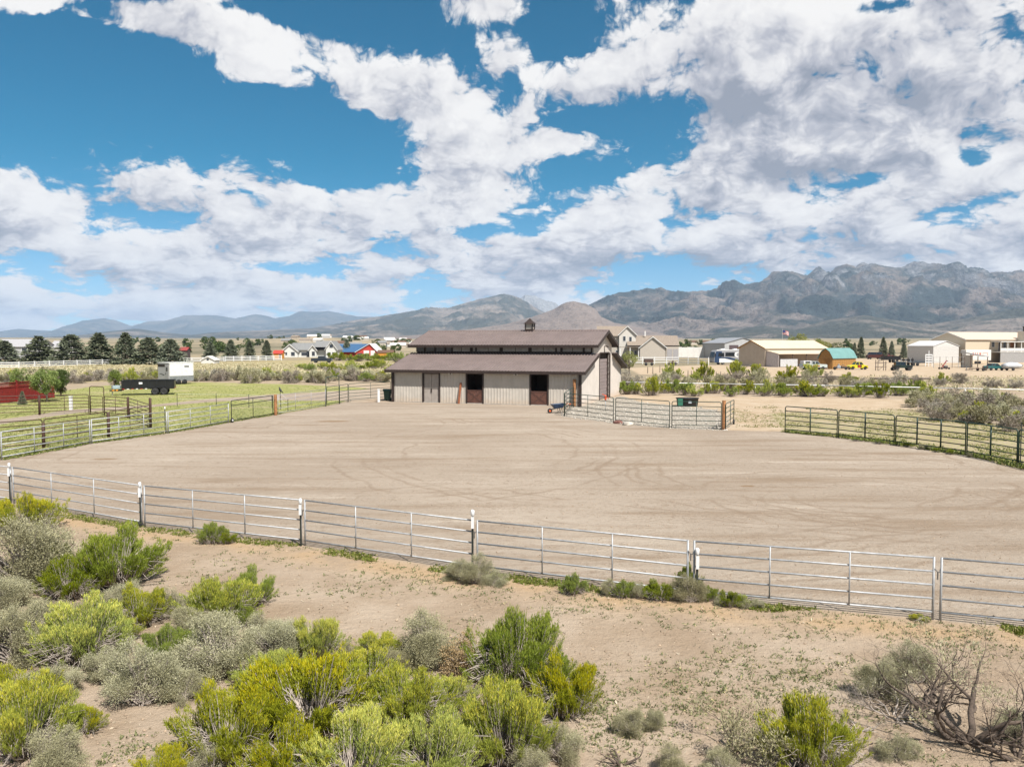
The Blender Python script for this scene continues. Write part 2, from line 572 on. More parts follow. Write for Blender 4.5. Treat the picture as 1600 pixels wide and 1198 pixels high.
    col = mixc(t, zone(A[2], 1.0), col, dg)
    yd = mixc(t, smooth(t, n_mid, 0.3, 0.7), (0.50, 0.38, 0.255), (0.60, 0.485, 0.36))
    col = mixc(t, zone(B[2], 0.8), col, yd)
    gr = mixc(t, smooth(t, noise(9.0, 3, 0.8), 0.35, 0.65), (0.33, 0.29, 0.235), (0.50, 0.455, 0.39))
    col = mixc(t, zone(B[0], 0.5), col, gr)
    col = mixc(t, 1.0, col, (0.69, 0.68, 0.67), 'MULTIPLY')
    t.links.new(col, b.inputs['Base Color'])
    b.inputs['Roughness'].default_value = 0.95
    b.inputs['Specular IOR Level'].default_value = 0.1
    hh = mth(t, 'MULTIPLY_ADD', n_grit, 0.35, mth(t, 'MULTIPLY_ADD', n_fine, 1.0, mth(t, 'MULTIPLY', st, 1.0)))
    bp = nd(t, 'ShaderNodeBump', ins={'Strength': 0.8, 'Distance': 0.09, 'Height': hh})
    t.links.new(bp.outputs[0], b.inputs['Normal'])
    return m


vs, fs, za, zb = ground_mesh()
ground = struct(bm_obj('ground', vs, fs, ground_material(), smooth_=True))
for nm, dat in (('zone_a', za), ('zone_b', zb)):
    at = ground.data.color_attributes.new(nm, 'FLOAT_COLOR', 'POINT')
    at.data.foreach_set('color', [c for q in dat for c in q])


# ================================================================ the mountains
def interp(pts, x):
    if x <= pts[0][0]:
        return pts[0][1]
    for (x0, y0), (x1, y1) in zip(pts, pts[1:]):
        if x <= x1:
            return y0 + (y1 - y0) * (x - x0) / (x1 - x0)
    return pts[-1][1]


def mountain_mat(name, grass, brush, rock, rock_at, sc=1.0, dark=0.55):
    m = bpy.data.materials.new(name)
    m.use_nodes = True
    t = m.node_tree
    b = t.nodes['Principled BSDF']
    pos = nd(t, 'ShaderNodeNewGeometry').outputs['Position']
    nrm = nd(t, 'ShaderNodeSeparateXYZ', ins={0: nd(t, 'ShaderNodeNewGeometry').outputs['Normal']}).outputs
    z = nd(t, 'ShaderNodeSeparateXYZ', ins={0: pos}).outputs[2]

    def noise(s, d=6.0, r=0.62, vec=pos):
        return nd(t, 'ShaderNodeTexNoise', ins={'Vector': vec, 'Scale': s * sc, 'Detail': d, 'Roughness': r}).outputs[0]
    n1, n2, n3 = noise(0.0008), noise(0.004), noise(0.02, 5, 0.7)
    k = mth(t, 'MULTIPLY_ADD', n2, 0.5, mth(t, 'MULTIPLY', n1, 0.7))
    col = mixc(t, smooth(t, k, dark - 0.07, dark + 0.08), grass, brush)  # tan grass and dark brush zones; their contrast also paints in cloud shadow
    col = mixc(t, smooth(t, n3, 0.5, 0.7, 0, 0.6), col, tuple(c * 0.5 for c in brush))
    rk = mth(t, 'ADD', mth(t, 'MULTIPLY_ADD', n2, 1.4, mth(t, 'MULTIPLY', z, 1.0 / rock_at)), mth(t, 'MULTIPLY', nrm[2], -0.7))
    rc = mixc(t, smooth(t, n3, 0.35, 0.65), tuple(c * 0.55 for c in rock), rock)
    col = mixc(t, smooth(t, rk, 0.95, 1.15, 0, 0.85), col, rc)
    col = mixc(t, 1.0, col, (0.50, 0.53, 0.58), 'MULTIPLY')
    t.links.new(col, b.inputs['Base Color'])
    b.inputs['Roughness'].default_value = 1.0
    b.inputs['Specular IOR Level'].default_value = 0.0
    hh = mth(t, 'MULTIPLY_ADD', n3, 0.5, n2)
    bp = nd(t, 'ShaderNodeBump', ins={'Strength': 1.0, 'Distance': 85.0 / sc, 'Height': hh})
    t.links.new(bp.outputs[0], b.inputs['Normal'])
    return m


def mountain(name, prof, d_foot, d_ridge, d_back, material, nu=420, nt=90, spur=0.34, seed=0.0, jag=0.0, freq=1.0, skew=0.0):
    """a range: crest line at its distance, spurs and gullies running down to the valley floor"""
    x0, x1 = prof[0][0], prof[-1][0]
    vs, fs = [], []
    for i in range(nu):
        px = x0 + (x1 - x0) * i / (nu - 1)
        crest = CAM_H + d_ridge * (537 - interp(prof, px)) / FPX
        u = (px - 800) / FPX
        for j in range(nt):
            t = 1.28 * j / (nt - 1)
            y = d_foot + (d_ridge - d_foot) * t if t <= 1 else d_ridge + (d_back - d_ridge) * (t - 1) / 0.28
            x = u * d_ridge + (u * y - u * d_ridge) * 0.6
            tt = min(t, 1.0)
            base = (0.35 * tt + 0.65 * tt ** 1.7)
            q = Vector(((x + skew * (y - d_foot)) * 0.0011 * freq, y * 0.00045 * freq, seed))
            r1 = 1 - abs(mnoise.noise(q)) * 2.0
            r2 = 1 - abs(mnoise.noise(q * 2.7 + Vector((5, 2, 1)))) * 2.0
            r3 = mnoise.fractal(q * 7.0, 0.8, 2.0, 4)
            env = (tt ** 0.7) * (1 - tt) ** 0.55 * 1.9
            h = crest * (base + spur * env * (0.62 * r1 + 0.34 * r2 + 0.10 * r3 - 0.38))
            h += crest * 0.022 * r3 * tt * (0.4 if t > 0.93 else 1.0)
            if jag and t > 0.6:
                h += jag * mnoise.fractal(Vector((x * 0.006, y * 0.004, seed)), 0.7, 2.0, 4) * sstep(0.6, 0.95, t)
            if t > 1:
                h = h - (crest * 0.75) * ((t - 1) / 0.28) ** 1.2
            vs.append((x, y, h - 30 * (1 - sstep(0, 0.06, t)) + 20))
    for i in range(nu - 1):
        for j in range(nt - 1):
            a = i * nt + j
            fs.append((a, a + nt, a + nt + 1, a + 1))
    o = bm_obj(name, vs, fs, material, smooth_=True)
    return struct(o)


FAR_L = [(-700, 520), (-300, 512), (-100, 520), (0, 521), (30, 515), (60, 517), (85, 518), (100, 515), (130, 503), (150, 500), (165, 498), (185, 502), (207, 511), (235, 504), (260, 502),
         (290, 494), (340, 494), (370, 499), (400, 492), (415, 494), (430, 498), (455, 494), (470, 487), (490, 489), (515, 487), (535, 491), (560, 496), (620, 497), (700, 500), (800, 505), (900, 512)]
FOOT_L = [(-700, 530), (-200, 533), (0, 531), (120, 527), (160, 521), (215, 516), (260, 522), (300, 526), (330, 522), (400, 519), (470, 516), (520, 514), (580, 516), (640, 520), (700, 528)]
MID = [(400, 536), (500, 514), (545, 506), (600, 496), (640, 489), (665, 484), (700, 485), (730, 476), (760, 468), (787, 461), (800, 464), (812, 468), (826, 476), (850, 490), (880, 500), (930, 495), (1000, 520)]
WHITE = [(780, 500), (806, 472), (820, 464), (834, 462), (846, 469), (858, 473), (868, 475), (880, 488), (900, 505)]
PINK = [(560, 534), (650, 527), (720, 520), (790, 510), (830, 500), (862, 488), (880, 479), (895, 475), (915, 478), (930, 486), (938, 498), (960, 508), (1000, 516), (1060, 528), (1100, 534)]
RUBY = [(840, 520), (900, 492), (922, 478), (940, 471), (957, 465), (985, 459), (1000, 458), (1008, 456), (1025, 455), (1034, 459), (1060, 459), (1085, 457), (1100, 460), (1118, 459),
        (1121, 448), (1128, 445), (1138, 444), (1150, 448), (1160, 450), (1172, 446), (1182, 444), (1195, 441), (1203, 436), (1215, 434), (1232, 430), (1244, 435), (1256, 437), (1266, 430), (1275, 425), (1282, 430), (1291, 434),
        (1300, 426), (1314, 419), (1322, 421), (1330, 425), (1340, 418), (1347, 415), (1358, 415), (1380, 419), (1392, 424), (1405, 425), (1415, 420), (1424, 417), (1440, 419), (1460, 418), (1490, 421),
        (1510, 427), (1535, 431), (1560, 433), (1600, 431), (1700, 434), (1850, 446), (2100, 462), (2500, 500)]
RUBY_FOOT = [(1000, 537), (1090, 531), (1150, 520), (1190, 513), (1240, 520), (1290, 505), (1350, 497), (1400, 505), (1450, 512), (1520, 500), (1600, 484), (1700, 478), (1900, 490), (2300, 510)]
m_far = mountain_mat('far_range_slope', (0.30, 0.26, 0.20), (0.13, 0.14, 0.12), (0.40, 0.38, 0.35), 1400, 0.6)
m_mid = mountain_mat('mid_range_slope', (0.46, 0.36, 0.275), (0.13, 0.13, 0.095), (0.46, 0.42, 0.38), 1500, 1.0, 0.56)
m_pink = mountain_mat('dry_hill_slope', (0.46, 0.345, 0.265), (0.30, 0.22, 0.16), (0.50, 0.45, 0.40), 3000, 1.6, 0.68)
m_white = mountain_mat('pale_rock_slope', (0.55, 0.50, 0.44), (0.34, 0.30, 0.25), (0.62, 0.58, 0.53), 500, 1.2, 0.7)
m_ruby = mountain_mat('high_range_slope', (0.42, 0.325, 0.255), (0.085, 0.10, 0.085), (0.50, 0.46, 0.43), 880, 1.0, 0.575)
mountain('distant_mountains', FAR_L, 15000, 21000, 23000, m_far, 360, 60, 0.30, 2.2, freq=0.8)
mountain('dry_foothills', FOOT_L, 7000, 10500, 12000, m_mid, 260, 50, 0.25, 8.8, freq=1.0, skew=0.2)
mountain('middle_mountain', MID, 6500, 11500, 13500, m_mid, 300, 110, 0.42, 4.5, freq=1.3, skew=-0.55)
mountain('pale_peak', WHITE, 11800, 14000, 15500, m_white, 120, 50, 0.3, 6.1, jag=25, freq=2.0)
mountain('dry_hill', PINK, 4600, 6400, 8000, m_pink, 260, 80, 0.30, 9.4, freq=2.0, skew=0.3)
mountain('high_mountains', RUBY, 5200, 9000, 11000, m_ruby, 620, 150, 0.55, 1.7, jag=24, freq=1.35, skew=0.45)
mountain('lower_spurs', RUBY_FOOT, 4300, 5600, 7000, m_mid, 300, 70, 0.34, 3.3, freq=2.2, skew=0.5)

# the air: one even, thin haze over the whole valley
hz = MB().box(-29500, 29500, -26500, 26500, -46, 1060).build('haze', None)
hz.data.materials.clear()
hm = bpy.data.materials.new('haze')
hm.use_nodes = True
hm.node_tree.nodes.clear()
pv = nd(hm.node_tree, 'ShaderNodeVolumePrincipled')
pv.inputs['Color'].default_value = (0.55, 0.74, 1.0, 1)
pv.inputs['Density'].default_value = 4.0e-5
ho = nd(hm.node_tree, 'ShaderNodeOutputMaterial')
hm.node_tree.links.new(pv.outputs[0], ho.inputs['Volume'])
hz.data.materials.append(hm)
hz['kind'] = 'stuff'
# ================================================================ the barn
def local_on_plane(obj_m, px, py, axis, val):
    """where the sight line through a photo point meets the plane local[axis] = val"""
    mi = obj_m.inverted()
    o = mi @ Vector((0, 0, CAM_H))
    d = mi.to_3x3() @ ray(px, py)
    t = (val - o[axis]) / d[axis]
    return o + d * t


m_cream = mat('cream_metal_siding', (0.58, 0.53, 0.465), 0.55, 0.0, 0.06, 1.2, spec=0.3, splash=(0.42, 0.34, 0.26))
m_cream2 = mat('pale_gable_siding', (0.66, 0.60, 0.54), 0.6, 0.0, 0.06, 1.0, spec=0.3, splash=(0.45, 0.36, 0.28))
m_roof = mat('taupe_metal_roof', (0.205, 0.160, 0.148), 0.5, 0.0, 0.10, 0.8, spec=0.3, dirt=(0.19, 0.155, 0.14))
m_brown = mat('dark_brown_trim', (0.040, 0.025, 0.020), 0.55, 0.0, 0.2, 3.0)
m_door = mat('brown_stall_door', (0.135, 0.058, 0.040), 0.7, 0.0, 0.35, 9.0, bump=0.3)
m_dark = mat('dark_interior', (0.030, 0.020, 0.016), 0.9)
m_glass = mat('dark_window_glass', (0.03, 0.04, 0.05), 0.12, 0.0, 0.1, 1.0, spec=0.6)
m_paneblind = mat('curtained_pane', (0.36, 0.34, 0.31), 0.35, 0.0, 0.22, 2.5, spec=0.5)
m_roll = mat('rollup_door_slat', (0.30, 0.245, 0.235), 0.6, 0.0, 0.08, 2.0)
m_lamp = mat('lamp_white', (0.75, 0.74, 0.70), 0.4)
m_conc = mat('concrete_footing', (0.40, 0.37, 0.33), 0.9, 0.0, 0.15, 2.0)

BA, BL, BW = radians(18.7), 18.58, 19.0
HE, OH, H1, T1, H2, HR, RO, OHU = 3.16, 0.62, 4.67, 5.3, 5.50, 6.95, 0.60, 0.85
barn = thing('horse_barn', 'cream metal barn with brown monitor roof, clerestory windows and three stall doors', 'barn', (6.10, 71.37, 0), -BA)
BM = Matrix.Translation((6.10, 71.37, 0)) @ Matrix.Rotation(-BA, 4, 'Z')


def fx(px, py=610):
    return local_on_plane(BM, px, py, 1, 0.0).x


def rib_wall(name, x0, x1, z0, z1, openings, parent, material, pitch=0.3, y=0.0):
    """ribbed sheet metal wall facing local -y with door openings (x0, x1, top)"""
    mb = MB()
    cuts = sorted(set([x0, x1] + [c for o in openings for c in o[:2]]))
    for a, b in zip(cuts, cuts[1:]):
        op = [o for o in openings if o[0] - 1e-6 <= a and b <= o[1] + 1e-6]
        zb = op[0][2] if op else z0
        mb.box(a, b, y, y + 0.12, zb, z1)
        k = math.ceil(a / pitch)
        while k * pitch + 0.035 < b:
            x = k * pitch
            if x - 0.035 > a:
                mb.prism([(x - .045, y + .001), (x - .02, y - .03), (x + .02, y - .03), (x + .045, y + .001)], 'z', zb + .002, z1 - .002)
            k += 1
    return mb.build(name, material, parent)


d1 = (fx(661.5), fx(686.5), local_on_plane(BM, 674, 583, 1, 0).z)
d2 = (fx(729.5), fx(754.5), local_on_plane(BM, 742, 584, 1, 0).z)
d3 = (fx(829), fx(856), local_on_plane(BM, 842, 584.5, 1, 0).z)
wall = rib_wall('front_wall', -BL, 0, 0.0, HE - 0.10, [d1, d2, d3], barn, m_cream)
MB().box(-BL - .05, .05, -.06, .18, -.1, .07).build('footing', m_conc, barn)
# doors
for i, d in enumerate((d1, d2, d3)):
    fr = MB()
    fr.box(d[0] - .09, d[0] + .05, -.07, .1, .02, d[2] + .07).box(d[1] - .05, d[1] + .09, -.07, .1, .02, d[2] + .07).box(d[0] + .05, d[1] - .05, -.07, .1, d[2] - .05, d[2] + .07)
    dr = fr.build('stall_door', m_brown, barn)
    if i == 0:
        xm = (d[0] + d[1]) / 2
        for a, b in ((d[0] + .07, xm - .015), (xm + .015, d[1] - .07)):
            for z0, z1 in ((.08, 1.28), (1.32, d[2] - .07)):
                MB().box(a, b, .05, .10, z0, z1).build('leaf_panel', mat('pale_door_leaf', (0.40, 0.35, 0.31), 0.6, 0, 0.1, 2.0), dr)
        MB().box(xm - .05, xm + .05, -.02, .045, 1.0, 1.35).build('door_latch', m_brown, dr)
    else:
        lp = MB().box(d[0] + .05, d[1] - .05, .02, .08, .03, 1.28)
        o = lp.build('lower_leaf', m_door, dr)
        fr2 = MB()
        fr2.bar((d[0] + .1, .005, .1), (d[1] - .1, .005, 1.2), .02, .12).bar((d[0] + .1, .003, 1.2), (d[1] - .1, .003, .1), .02, .12)
        fr2.box(d[0] + .05, d[1] - .05, -.005, .018, 1.18, 1.29).box(d[0] + .05, d[1] - .05, -.005, .018, .04, .15)
        fr2.build('door_brace', mat('door_brace', (0.10, 0.045, 0.032), 0.7), dr)
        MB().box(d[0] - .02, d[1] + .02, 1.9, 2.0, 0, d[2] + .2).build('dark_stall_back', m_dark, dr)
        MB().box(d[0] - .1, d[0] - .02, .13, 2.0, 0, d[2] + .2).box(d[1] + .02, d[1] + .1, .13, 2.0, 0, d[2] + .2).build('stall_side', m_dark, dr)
# gable walls, right one seen
prof = [(0, -.02), (BW, -.02), (BW, HE - .12), (BW - T1, H1 - .12), (BW - T1, H2), (BW / 2, HR - .15), (T1, H2), (T1, H1 - .12), (0, HE - .12)]
gd0 = local_on_plane(BM, 936.4, 600, 0, 0.0).y
gd1 = local_on_plane(BM, 951.5, 600, 0, 0.0).y
gtop = local_on_plane(BM, 944, 552, 0, 0.0).z


def gable(x0, x1, cut=None):
    mb = MB()
    def zt(y):
        y = min(y, BW - y)
        return HE - .12 + (H1 - HE) * y / T1 if y < T1 else H2 - .02 + (HR - .15 - H2) * (y - T1) / (BW / 2 - T1)
    ys = sorted(set([0, T1 - .001, T1 + .001, BW / 2, BW - T1 - .001, BW - T1 + .001, BW] + ([cut[0], cut[1]] if cut else [])))
    for a, b in zip(ys, ys[1:]):
        zb = cut[2] if cut and cut[0] - 1e-6 <= a and b <= cut[1] + 1e-6 else 0
        mb.add([(x0, a, zb), (x0, b, zb), (x0, b, zt(b)), (x0, a, zt(a)), (x1, a, zb), (x1, b, zb), (x1, b, zt(b)), (x1, a, zt(a))],
               [(0, 1, 2, 3), (7, 6, 5, 4), (0, 4, 5, 1), (3, 2, 6, 7), (0, 3, 7, 4), (1, 5, 6, 2)])
    y = 0.3
    while y < BW - 0.1:
        if not (cut and cut[0] - .05 < y < cut[1] + .05):
            mb.prism([(x1 - .001, y - .04), (x1 + .022, y - .018), (x1 + .022, y + .018), (x1 - .001, y + .04)], 'z', 0.0, zt(y) - .06)
        y += 0.3
    return mb


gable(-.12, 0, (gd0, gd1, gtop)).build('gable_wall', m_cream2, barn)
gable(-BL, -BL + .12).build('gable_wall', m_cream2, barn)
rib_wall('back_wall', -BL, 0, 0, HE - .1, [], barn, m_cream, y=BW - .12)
# roll-up door in the gable
rd = MB().box(-.30, .05, gd0 - .12, gd0, 0, gtop + .02).box(-.30, .05, gd1, gd1 + .5, 0, gtop + .02).box(-.3, .05, gd0, gd1, gtop, gtop + .12).build('gable_door', m_brown, barn)
nz = 12
for k in range(nz):
    z0 = .05 + (gtop - .6) * k / nz
    MB().box(-.30, -.25 + .02 * (k % 2), gd0 + .005, gd1 - .005, z0, z0 + (gtop - .6) / nz - .02).build('door_slat', m_roll, rd)
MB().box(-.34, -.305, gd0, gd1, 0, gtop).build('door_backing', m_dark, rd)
# roofs
slope_lo = math.atan2(H1 - HE, T1)
slope_hi = math.atan2(HR - H2, BW / 2 - T1)


def roof(name, y0, z0, y1, z1, thick=.10, pitch=0.305):
    """a sheet roof from eave (y0,z0) up to (y1,z1) over the whole length, with standing ribs"""
    mb = MB()
    x0, x1 = -BL - RO, RO
    mb.add([(x0, y0, z0), (x1, y0, z0), (x1, y1, z1), (x0, y1, z1), (x0, y0, z0 - thick), (x1, y0, z0 - thick), (x1, y1, z1 - thick), (x0, y1, z1 - thick)],
           [(0, 1, 2, 3), (7, 6, 5, 4), (4, 5, 1, 0), (6, 7, 3, 2), (5, 6, 2, 1), (7, 4, 0, 3)])
    x = x0 + .12
    while x < x1:
        mb.add([(x - .05, y0, z0 + .001), (x + .05, y0, z0 + .001), (x, y0, z0 + .085), (x - .05, y1, z1 + .001), (x + .05, y1, z1 + .001), (x, y1, z1 + .085)],
               [(0, 1, 2), (5, 4, 3), (0, 2, 5, 3), (2, 1, 4, 5)])
        x += pitch
    o = mb.build(name, m_roof, barn)
    f = MB()
    e = 1 if y1 > y0 else -1
    f.box(x0 - .01, x1 + .01, min(y0 - e * .04, y0 + e * .01), max(y0 - e * .04, y0 + e * .01), z0 - .26, z0 + .015)
    for xx in (x0, x1):
        f.add([(xx - .03, y0, z0 - .27), (xx + .03, y0, z0 - .27), (xx + .03, y1, z1 - .25), (xx - .03, y1, z1 - .25), (xx - .03, y0, z0 + .02), (xx + .03, y0, z0 + .02), (xx + .03, y1, z1 + .02), (xx - .03, y1, z1 + .02)],
              [(3, 2, 1, 0), (4, 5, 6, 7), (0, 1, 5, 4), (1, 2, 6, 5), (2, 3, 7, 6), (3, 0, 4, 7)])
    f.build('fascia', m_brown, o)
    # soffit
    MB().add([(x0 + .04, y0 + e * .02, z0 - .20), (x1 - .04, y0 + e * .02, z0 - .20), (x1 - .04, y1, z1 - .16), (x0 + .04, y1, z1 - .16)], [(0, 1, 2, 3)]).build('soffit', m_brown, o, fix=False)
    return o


k_lo = (H1 - HE) / T1
k_hi = (HR - H2) / (BW / 2 - T1)
roof('lower_roof', -OH, HE - OH * k_lo * .3, T1, H1)
roof('lower_roof', BW + OH, HE - OH * k_lo * .3, BW - T1, H1)
roof('upper_roof', T1 - OHU, H2 + .06 - OHU * k_hi * .3, BW / 2, HR)
roof('upper_roof', BW - T1 + OHU, H2 + .06 - OHU * k_hi * .3, BW / 2, HR)
MB().prism([(BW / 2 - .22, HR - .03), (BW / 2, HR + .08), (BW / 2 + .22, HR - .03)], 'x', -BL - RO - .02, RO + .02).build('ridge_cap', m_roof, barn)
# clerestory
cl = MB().box(-BL + .02, -.02, T1 + .02, T1 + .14, H1 - .2, H2 + .25).build('clerestory_wall', m_brown, barn)
MB().box(-BL + .02, -.02, BW - T1 - .14, BW - T1 - .02, H1 - .2, H2 + .25).build('clerestory_wall', m_brown, barn)


def cx(px):
    return local_on_plane(BM, px, 544, 1, T1).x


for a, b, blind in ((651, 663, 0), (665, 679, 0), (681, 695, 0), (697, 705.5, 0), (707.5, 735, 1), (738.5, 743, 1), (745, 781, 1), (785.5, 826, 1), (830.5, 868, 1), (870, 876, 1), (879, 911, 1), (913.5, 924, 1)):
    x0, x1 = cx(a), cx(b)
    o = MB().box(x0, x1, T1 - .015, T1 + .015, H1 + .17, H2 - .15).build('window', m_glass if not blind else m_paneblind, barn)
    n = max(1, round((x1 - x0) / 1.1))
    f = MB().box(x0 - .03, x1 + .03, T1 - .05, T1 - .018, H1 + .10, H1 + .17).box(x0 - .03, x1 + .03, T1 - .05, T1 - .018, H2 - .15, H2 - .09)
    for q in range(n + 1):
        xx = x0 + (x1 - x0) * q / n
        f.box(xx - .025, xx + .025, T1 - .052, T1 - .02, H1 + .11, H2 - .10)
    f.build('window_frame', m_brown, o)
# posts, trims
for x in (0.0, -BL):
    MB().box(x - .13, x + .13, -.16, .02, -.05, HE - .16).build('corner_post', m_brown, barn)
# cupola
c0 = local_on_plane(BM, 828, 516, 1, BW / 2)
cu = MB().box(c0.x - .42, c0.x + .42, BW / 2 - .42, BW / 2 + .42, HR - .2, HR + .18).build('cupola', m_brown, barn)
MB().box(c0.x - .34, c0.x + .34, BW / 2 - .34, BW / 2 + .34, HR + .182, HR + .70).build('cupola_louvre', mat('cupola_pane', (0.50, 0.46, 0.40), 0.5), cu)
for sx in (-1, 1):
    for sy in (-1, 1):
        MB().box(c0.x + sx * .38 - .05, c0.x + sx * .38 + .05, BW / 2 + sy * .38 - .05, BW / 2 + sy * .38 + .05, HR + .18, HR + .72).build('cupola_post', m_brown, cu)
rr_ = [[Vector((c0.x + sx * w, BW / 2 + sy * w, HR + h)) for sx, sy in ((-1, -1), (1, -1), (1, 1), (-1, 1))] for w, h in ((.56, .70), (.50, .76), (.26, .98), (.04, 1.25))]
MB().loft(rr_).build('cupola_roof', m_brown, cu)
# flood lights under the eave, lamp on the gable
for px in (705, 807):
    x = fx(px, 579)
    o = MB().box(x - .07, x + .07, -.12, -.005, HE - .45, HE - .31).build('flood_light', m_brown, barn)
    for s in (-1, 1):
        MB().lathe([(.03, 0), (.05, -.05), (.085, -.16), (.075, -.17)], 10, (x + s * .14, -.08, HE - .36), 'y').build('lamp_head', m_lamp, o)
g = local_on_plane(BM, 945, 541, 0, 0.03)
o = MB().box(.02, .30, g.y - .08, g.y + .08, g.z - .05, g.z + .05).lathe([(.04, .02), (.12, -.06), (.12, -.12)], 10, (.32, g.y, g.z + .02)).build('gable_lamp', m_brown, barn)
MB().box(.024, .06, g.y - .22, g.y - .18, g.z - .75, g.z + .05).build('conduit', m_brown, barn)
# ================================================================ fences, gates, posts
m_galv = mat('galvanised_pipe', (0.44, 0.45, 0.46), 0.55, 0.3, 0.2, 6.0, dirt=(0.33, 0.30, 0.27))
m_green = mat('green_painted_pipe', (0.018, 0.052, 0.035), 0.45, 0.0, 0.25, 4.0, dirt=(0.06, 0.06, 0.045))
m_rust = mat('brown_painted_pipe', (0.085, 0.045, 0.032), 0.6, 0.0, 0.3, 5.0, dirt=(0.16, 0.07, 0.035))
m_tpost = mat('steel_tee_post', (0.030, 0.036, 0.030), 0.6, 0.2, 0.3, 8.0)
m_white = mat('white_vinyl', (0.80, 0.80, 0.79), 0.45, 0.0, 0.04, 2.0)
m_wood = mat('treated_wood_post', (0.36, 0.165, 0.065), 0.8, 0.0, 0.35, 7.0, bump=0.4)
m_wire = mat('steel_wire', (0.30, 0.30, 0.29), 0.5, 0.5, 0.1, 5.0)
m_chain = mat('latch_chain', (0.20, 0.19, 0.18), 0.5, 0.6, 0.2, 20.0)
m_rubber = mat('black_rubber', (0.018, 0.018, 0.019), 0.75, 0.0, 0.3, 9.0)


def pipe(name, a, b, r, m, parent, n=8):
    return MB().tube([a, b], r, n).build(name, m, parent, True, fix=False)


def heading(a, b):
    return atan2(b[1] - a[1], b[0] - a[0])


def flat_panel(a, b, h, m, label, name='fence_panel', group=None, rails=5, inner=2, r=0.022, low=0.16, gap=0.07, cat='fence panel', ri=None):
    """square-cornered pipe panel: level rails between two end uprights"""
    L = (b - a).length
    t = thing(name, label, cat, a, heading(a, b), group)
    for x in (gap, L - gap):
        pipe('end_upright', (x, 0, -0.06), (x, 0, h + .02), r * 1.15, m, t)
    for k in range(rails):
        z = low + (h - low) * k / (rails - 1)
        pipe('rail', (gap, 0.002 * k, z), (L - gap, 0.002 * k, z), r, m, t)
    for k in range(inner):
        x = gap + (L - 2 * gap) * (k + 1) / (inner + 1)
        pipe('inner_upright', (x, -.03, low), (x, -.03, h), ri or r * .72, m, t)
    return t


def bent_frame(L, h, r, z0, rad=0.13, gap=0.05):
    pts = [(gap, 0, z0)]
    for cxp, s in ((gap + rad, 1), (L - gap - rad, -1)):
        for k in range(6):
            a = pi / 2 * k / 5
            pts.append((cxp - rad * cos(a), 0, h - rad + rad * sin(a)) if s == 1 else (cxp + rad * sin(a), 0, h - rad + rad * cos(a)))
    pts.append((L - gap, 0, z0))
    return MB().tube(pts, r, 8)


def bent_panel(a, b, h, m, label, name='corral_panel', group=None, rails=6, inner=1, r=0.024, low=0.22, feet=True, cat='corral panel', ri=None):
    """round-cornered corral panel on J-shaped feet"""
    L = (b - a).length
    t = thing(name, label, cat, a, heading(a, b), group)
    bent_frame(L, h, r, -.04).build('frame', m, t, True, fix=False)
    for k in range(rails - 1):
        z = low + (h - low) * k / (rails - 1)
        pipe('rail', (.05, 0.002 * k, z), (L - .05, 0.002 * k, z), r * .88, m, t)
    for k in range(inner):
        x = L * (k + 1) / (inner + 1)
        pipe('inner_upright', (x, -.028, low), (x, -.028, h), ri or r * .7, m, t)
    if feet:
        for x, s in ((.32, 1), (L - .32, -1)):
            MB().tube([(x, 0, low), (x, 0, .05), (x - s * .05, 0, .0), (x - s * .16, 0, -.02), (x - s * .24, 0, .03)], r * .7, 6).build('foot', m, t, True, fix=False)
    return t


def tee_post(p, h, label, cap=True, group=None, lean=(0, 0)):
    t = thing('tee_post', label, 'fence post', p, 0.0, group)
    mb = MB()
    top = (lean[0], lean[1], h)
    mb.bar((0, 0, -.1), top, .045, .012).bar((0, .02, -.1), (lean[0], lean[1] + .02, h), .012, .035)
    mb.build('post', m_tpost, t)
    if cap:
        MB().lathe([(.03, -.12), (.045, -.10), (.05, .0), (.035, .03), (.012, .04)], 8, top).build('cap', m_white, t, True)
    return t


def wood_post(p, h, r, label, name='wooden_post', group=None):
    o = MB().lathe([(r * 1.02, -.15), (r, .2), (r * .97, h * .7), (r * .95, h - .03), (r * .85, h)], 12).build(name, m_wood, None, True)
    o.location = p
    return tag(o, label, 'fence post', group)


# --- the galvanised run along the near side of the arena
near_words = ['leftmost of the galvanised near-side panels, cut off by the picture edge',
              'galvanised pipe panel second from left along the near arena side',
              'galvanised pipe panel third from left, small green bushes at its foot',
              'galvanised pipe panel left of the tall white-capped post by the grey sagebrush',
              'galvanised pipe panel right of the tall white-capped post, sagebrush at both ends',
              'galvanised pipe panel with its foot clear of bushes except at left end',
              'rightmost of the galvanised near-side panels, cut off by the picture edge']
tops = [None, 736, 754, 776, 812, 838, 866, None]
for i in range(7):
    a, b = NEAR_FENCE[i], NEAR_FENCE[i + 1]
    flat_panel(a, b, 1.27, m_galv, near_words[i], group='galvanised panels along the near side of the arena', r=0.021, ri=0.016)
post_words = ['dark steel tee post with white cap left of the second near panel', 'dark steel tee post with white cap between second and third near panels', 'dark steel tee post with white cap between third and fourth near panels',
              'tall dark steel post with white insulator above the sagebrush clump', 'dark post with white insulator sleeve behind the bushiest fence-foot shrubs']
for i, h, w in ((1, 1.40, 0), (2, 1.36, 1), (3, 1.30, 2), (4, 1.52, 3), (5, 1.10, 4)):
    p = NEAR_FENCE[i]
    q = tee_post(p + Vector((-.05 if i < 5 else .12, -.07, 0)), h, post_words[w], group='tee posts of the near fence')
    MB().box(-.035, .035, -.05, -.012, h - .42, h - .14).build('insulator', m_white, q)
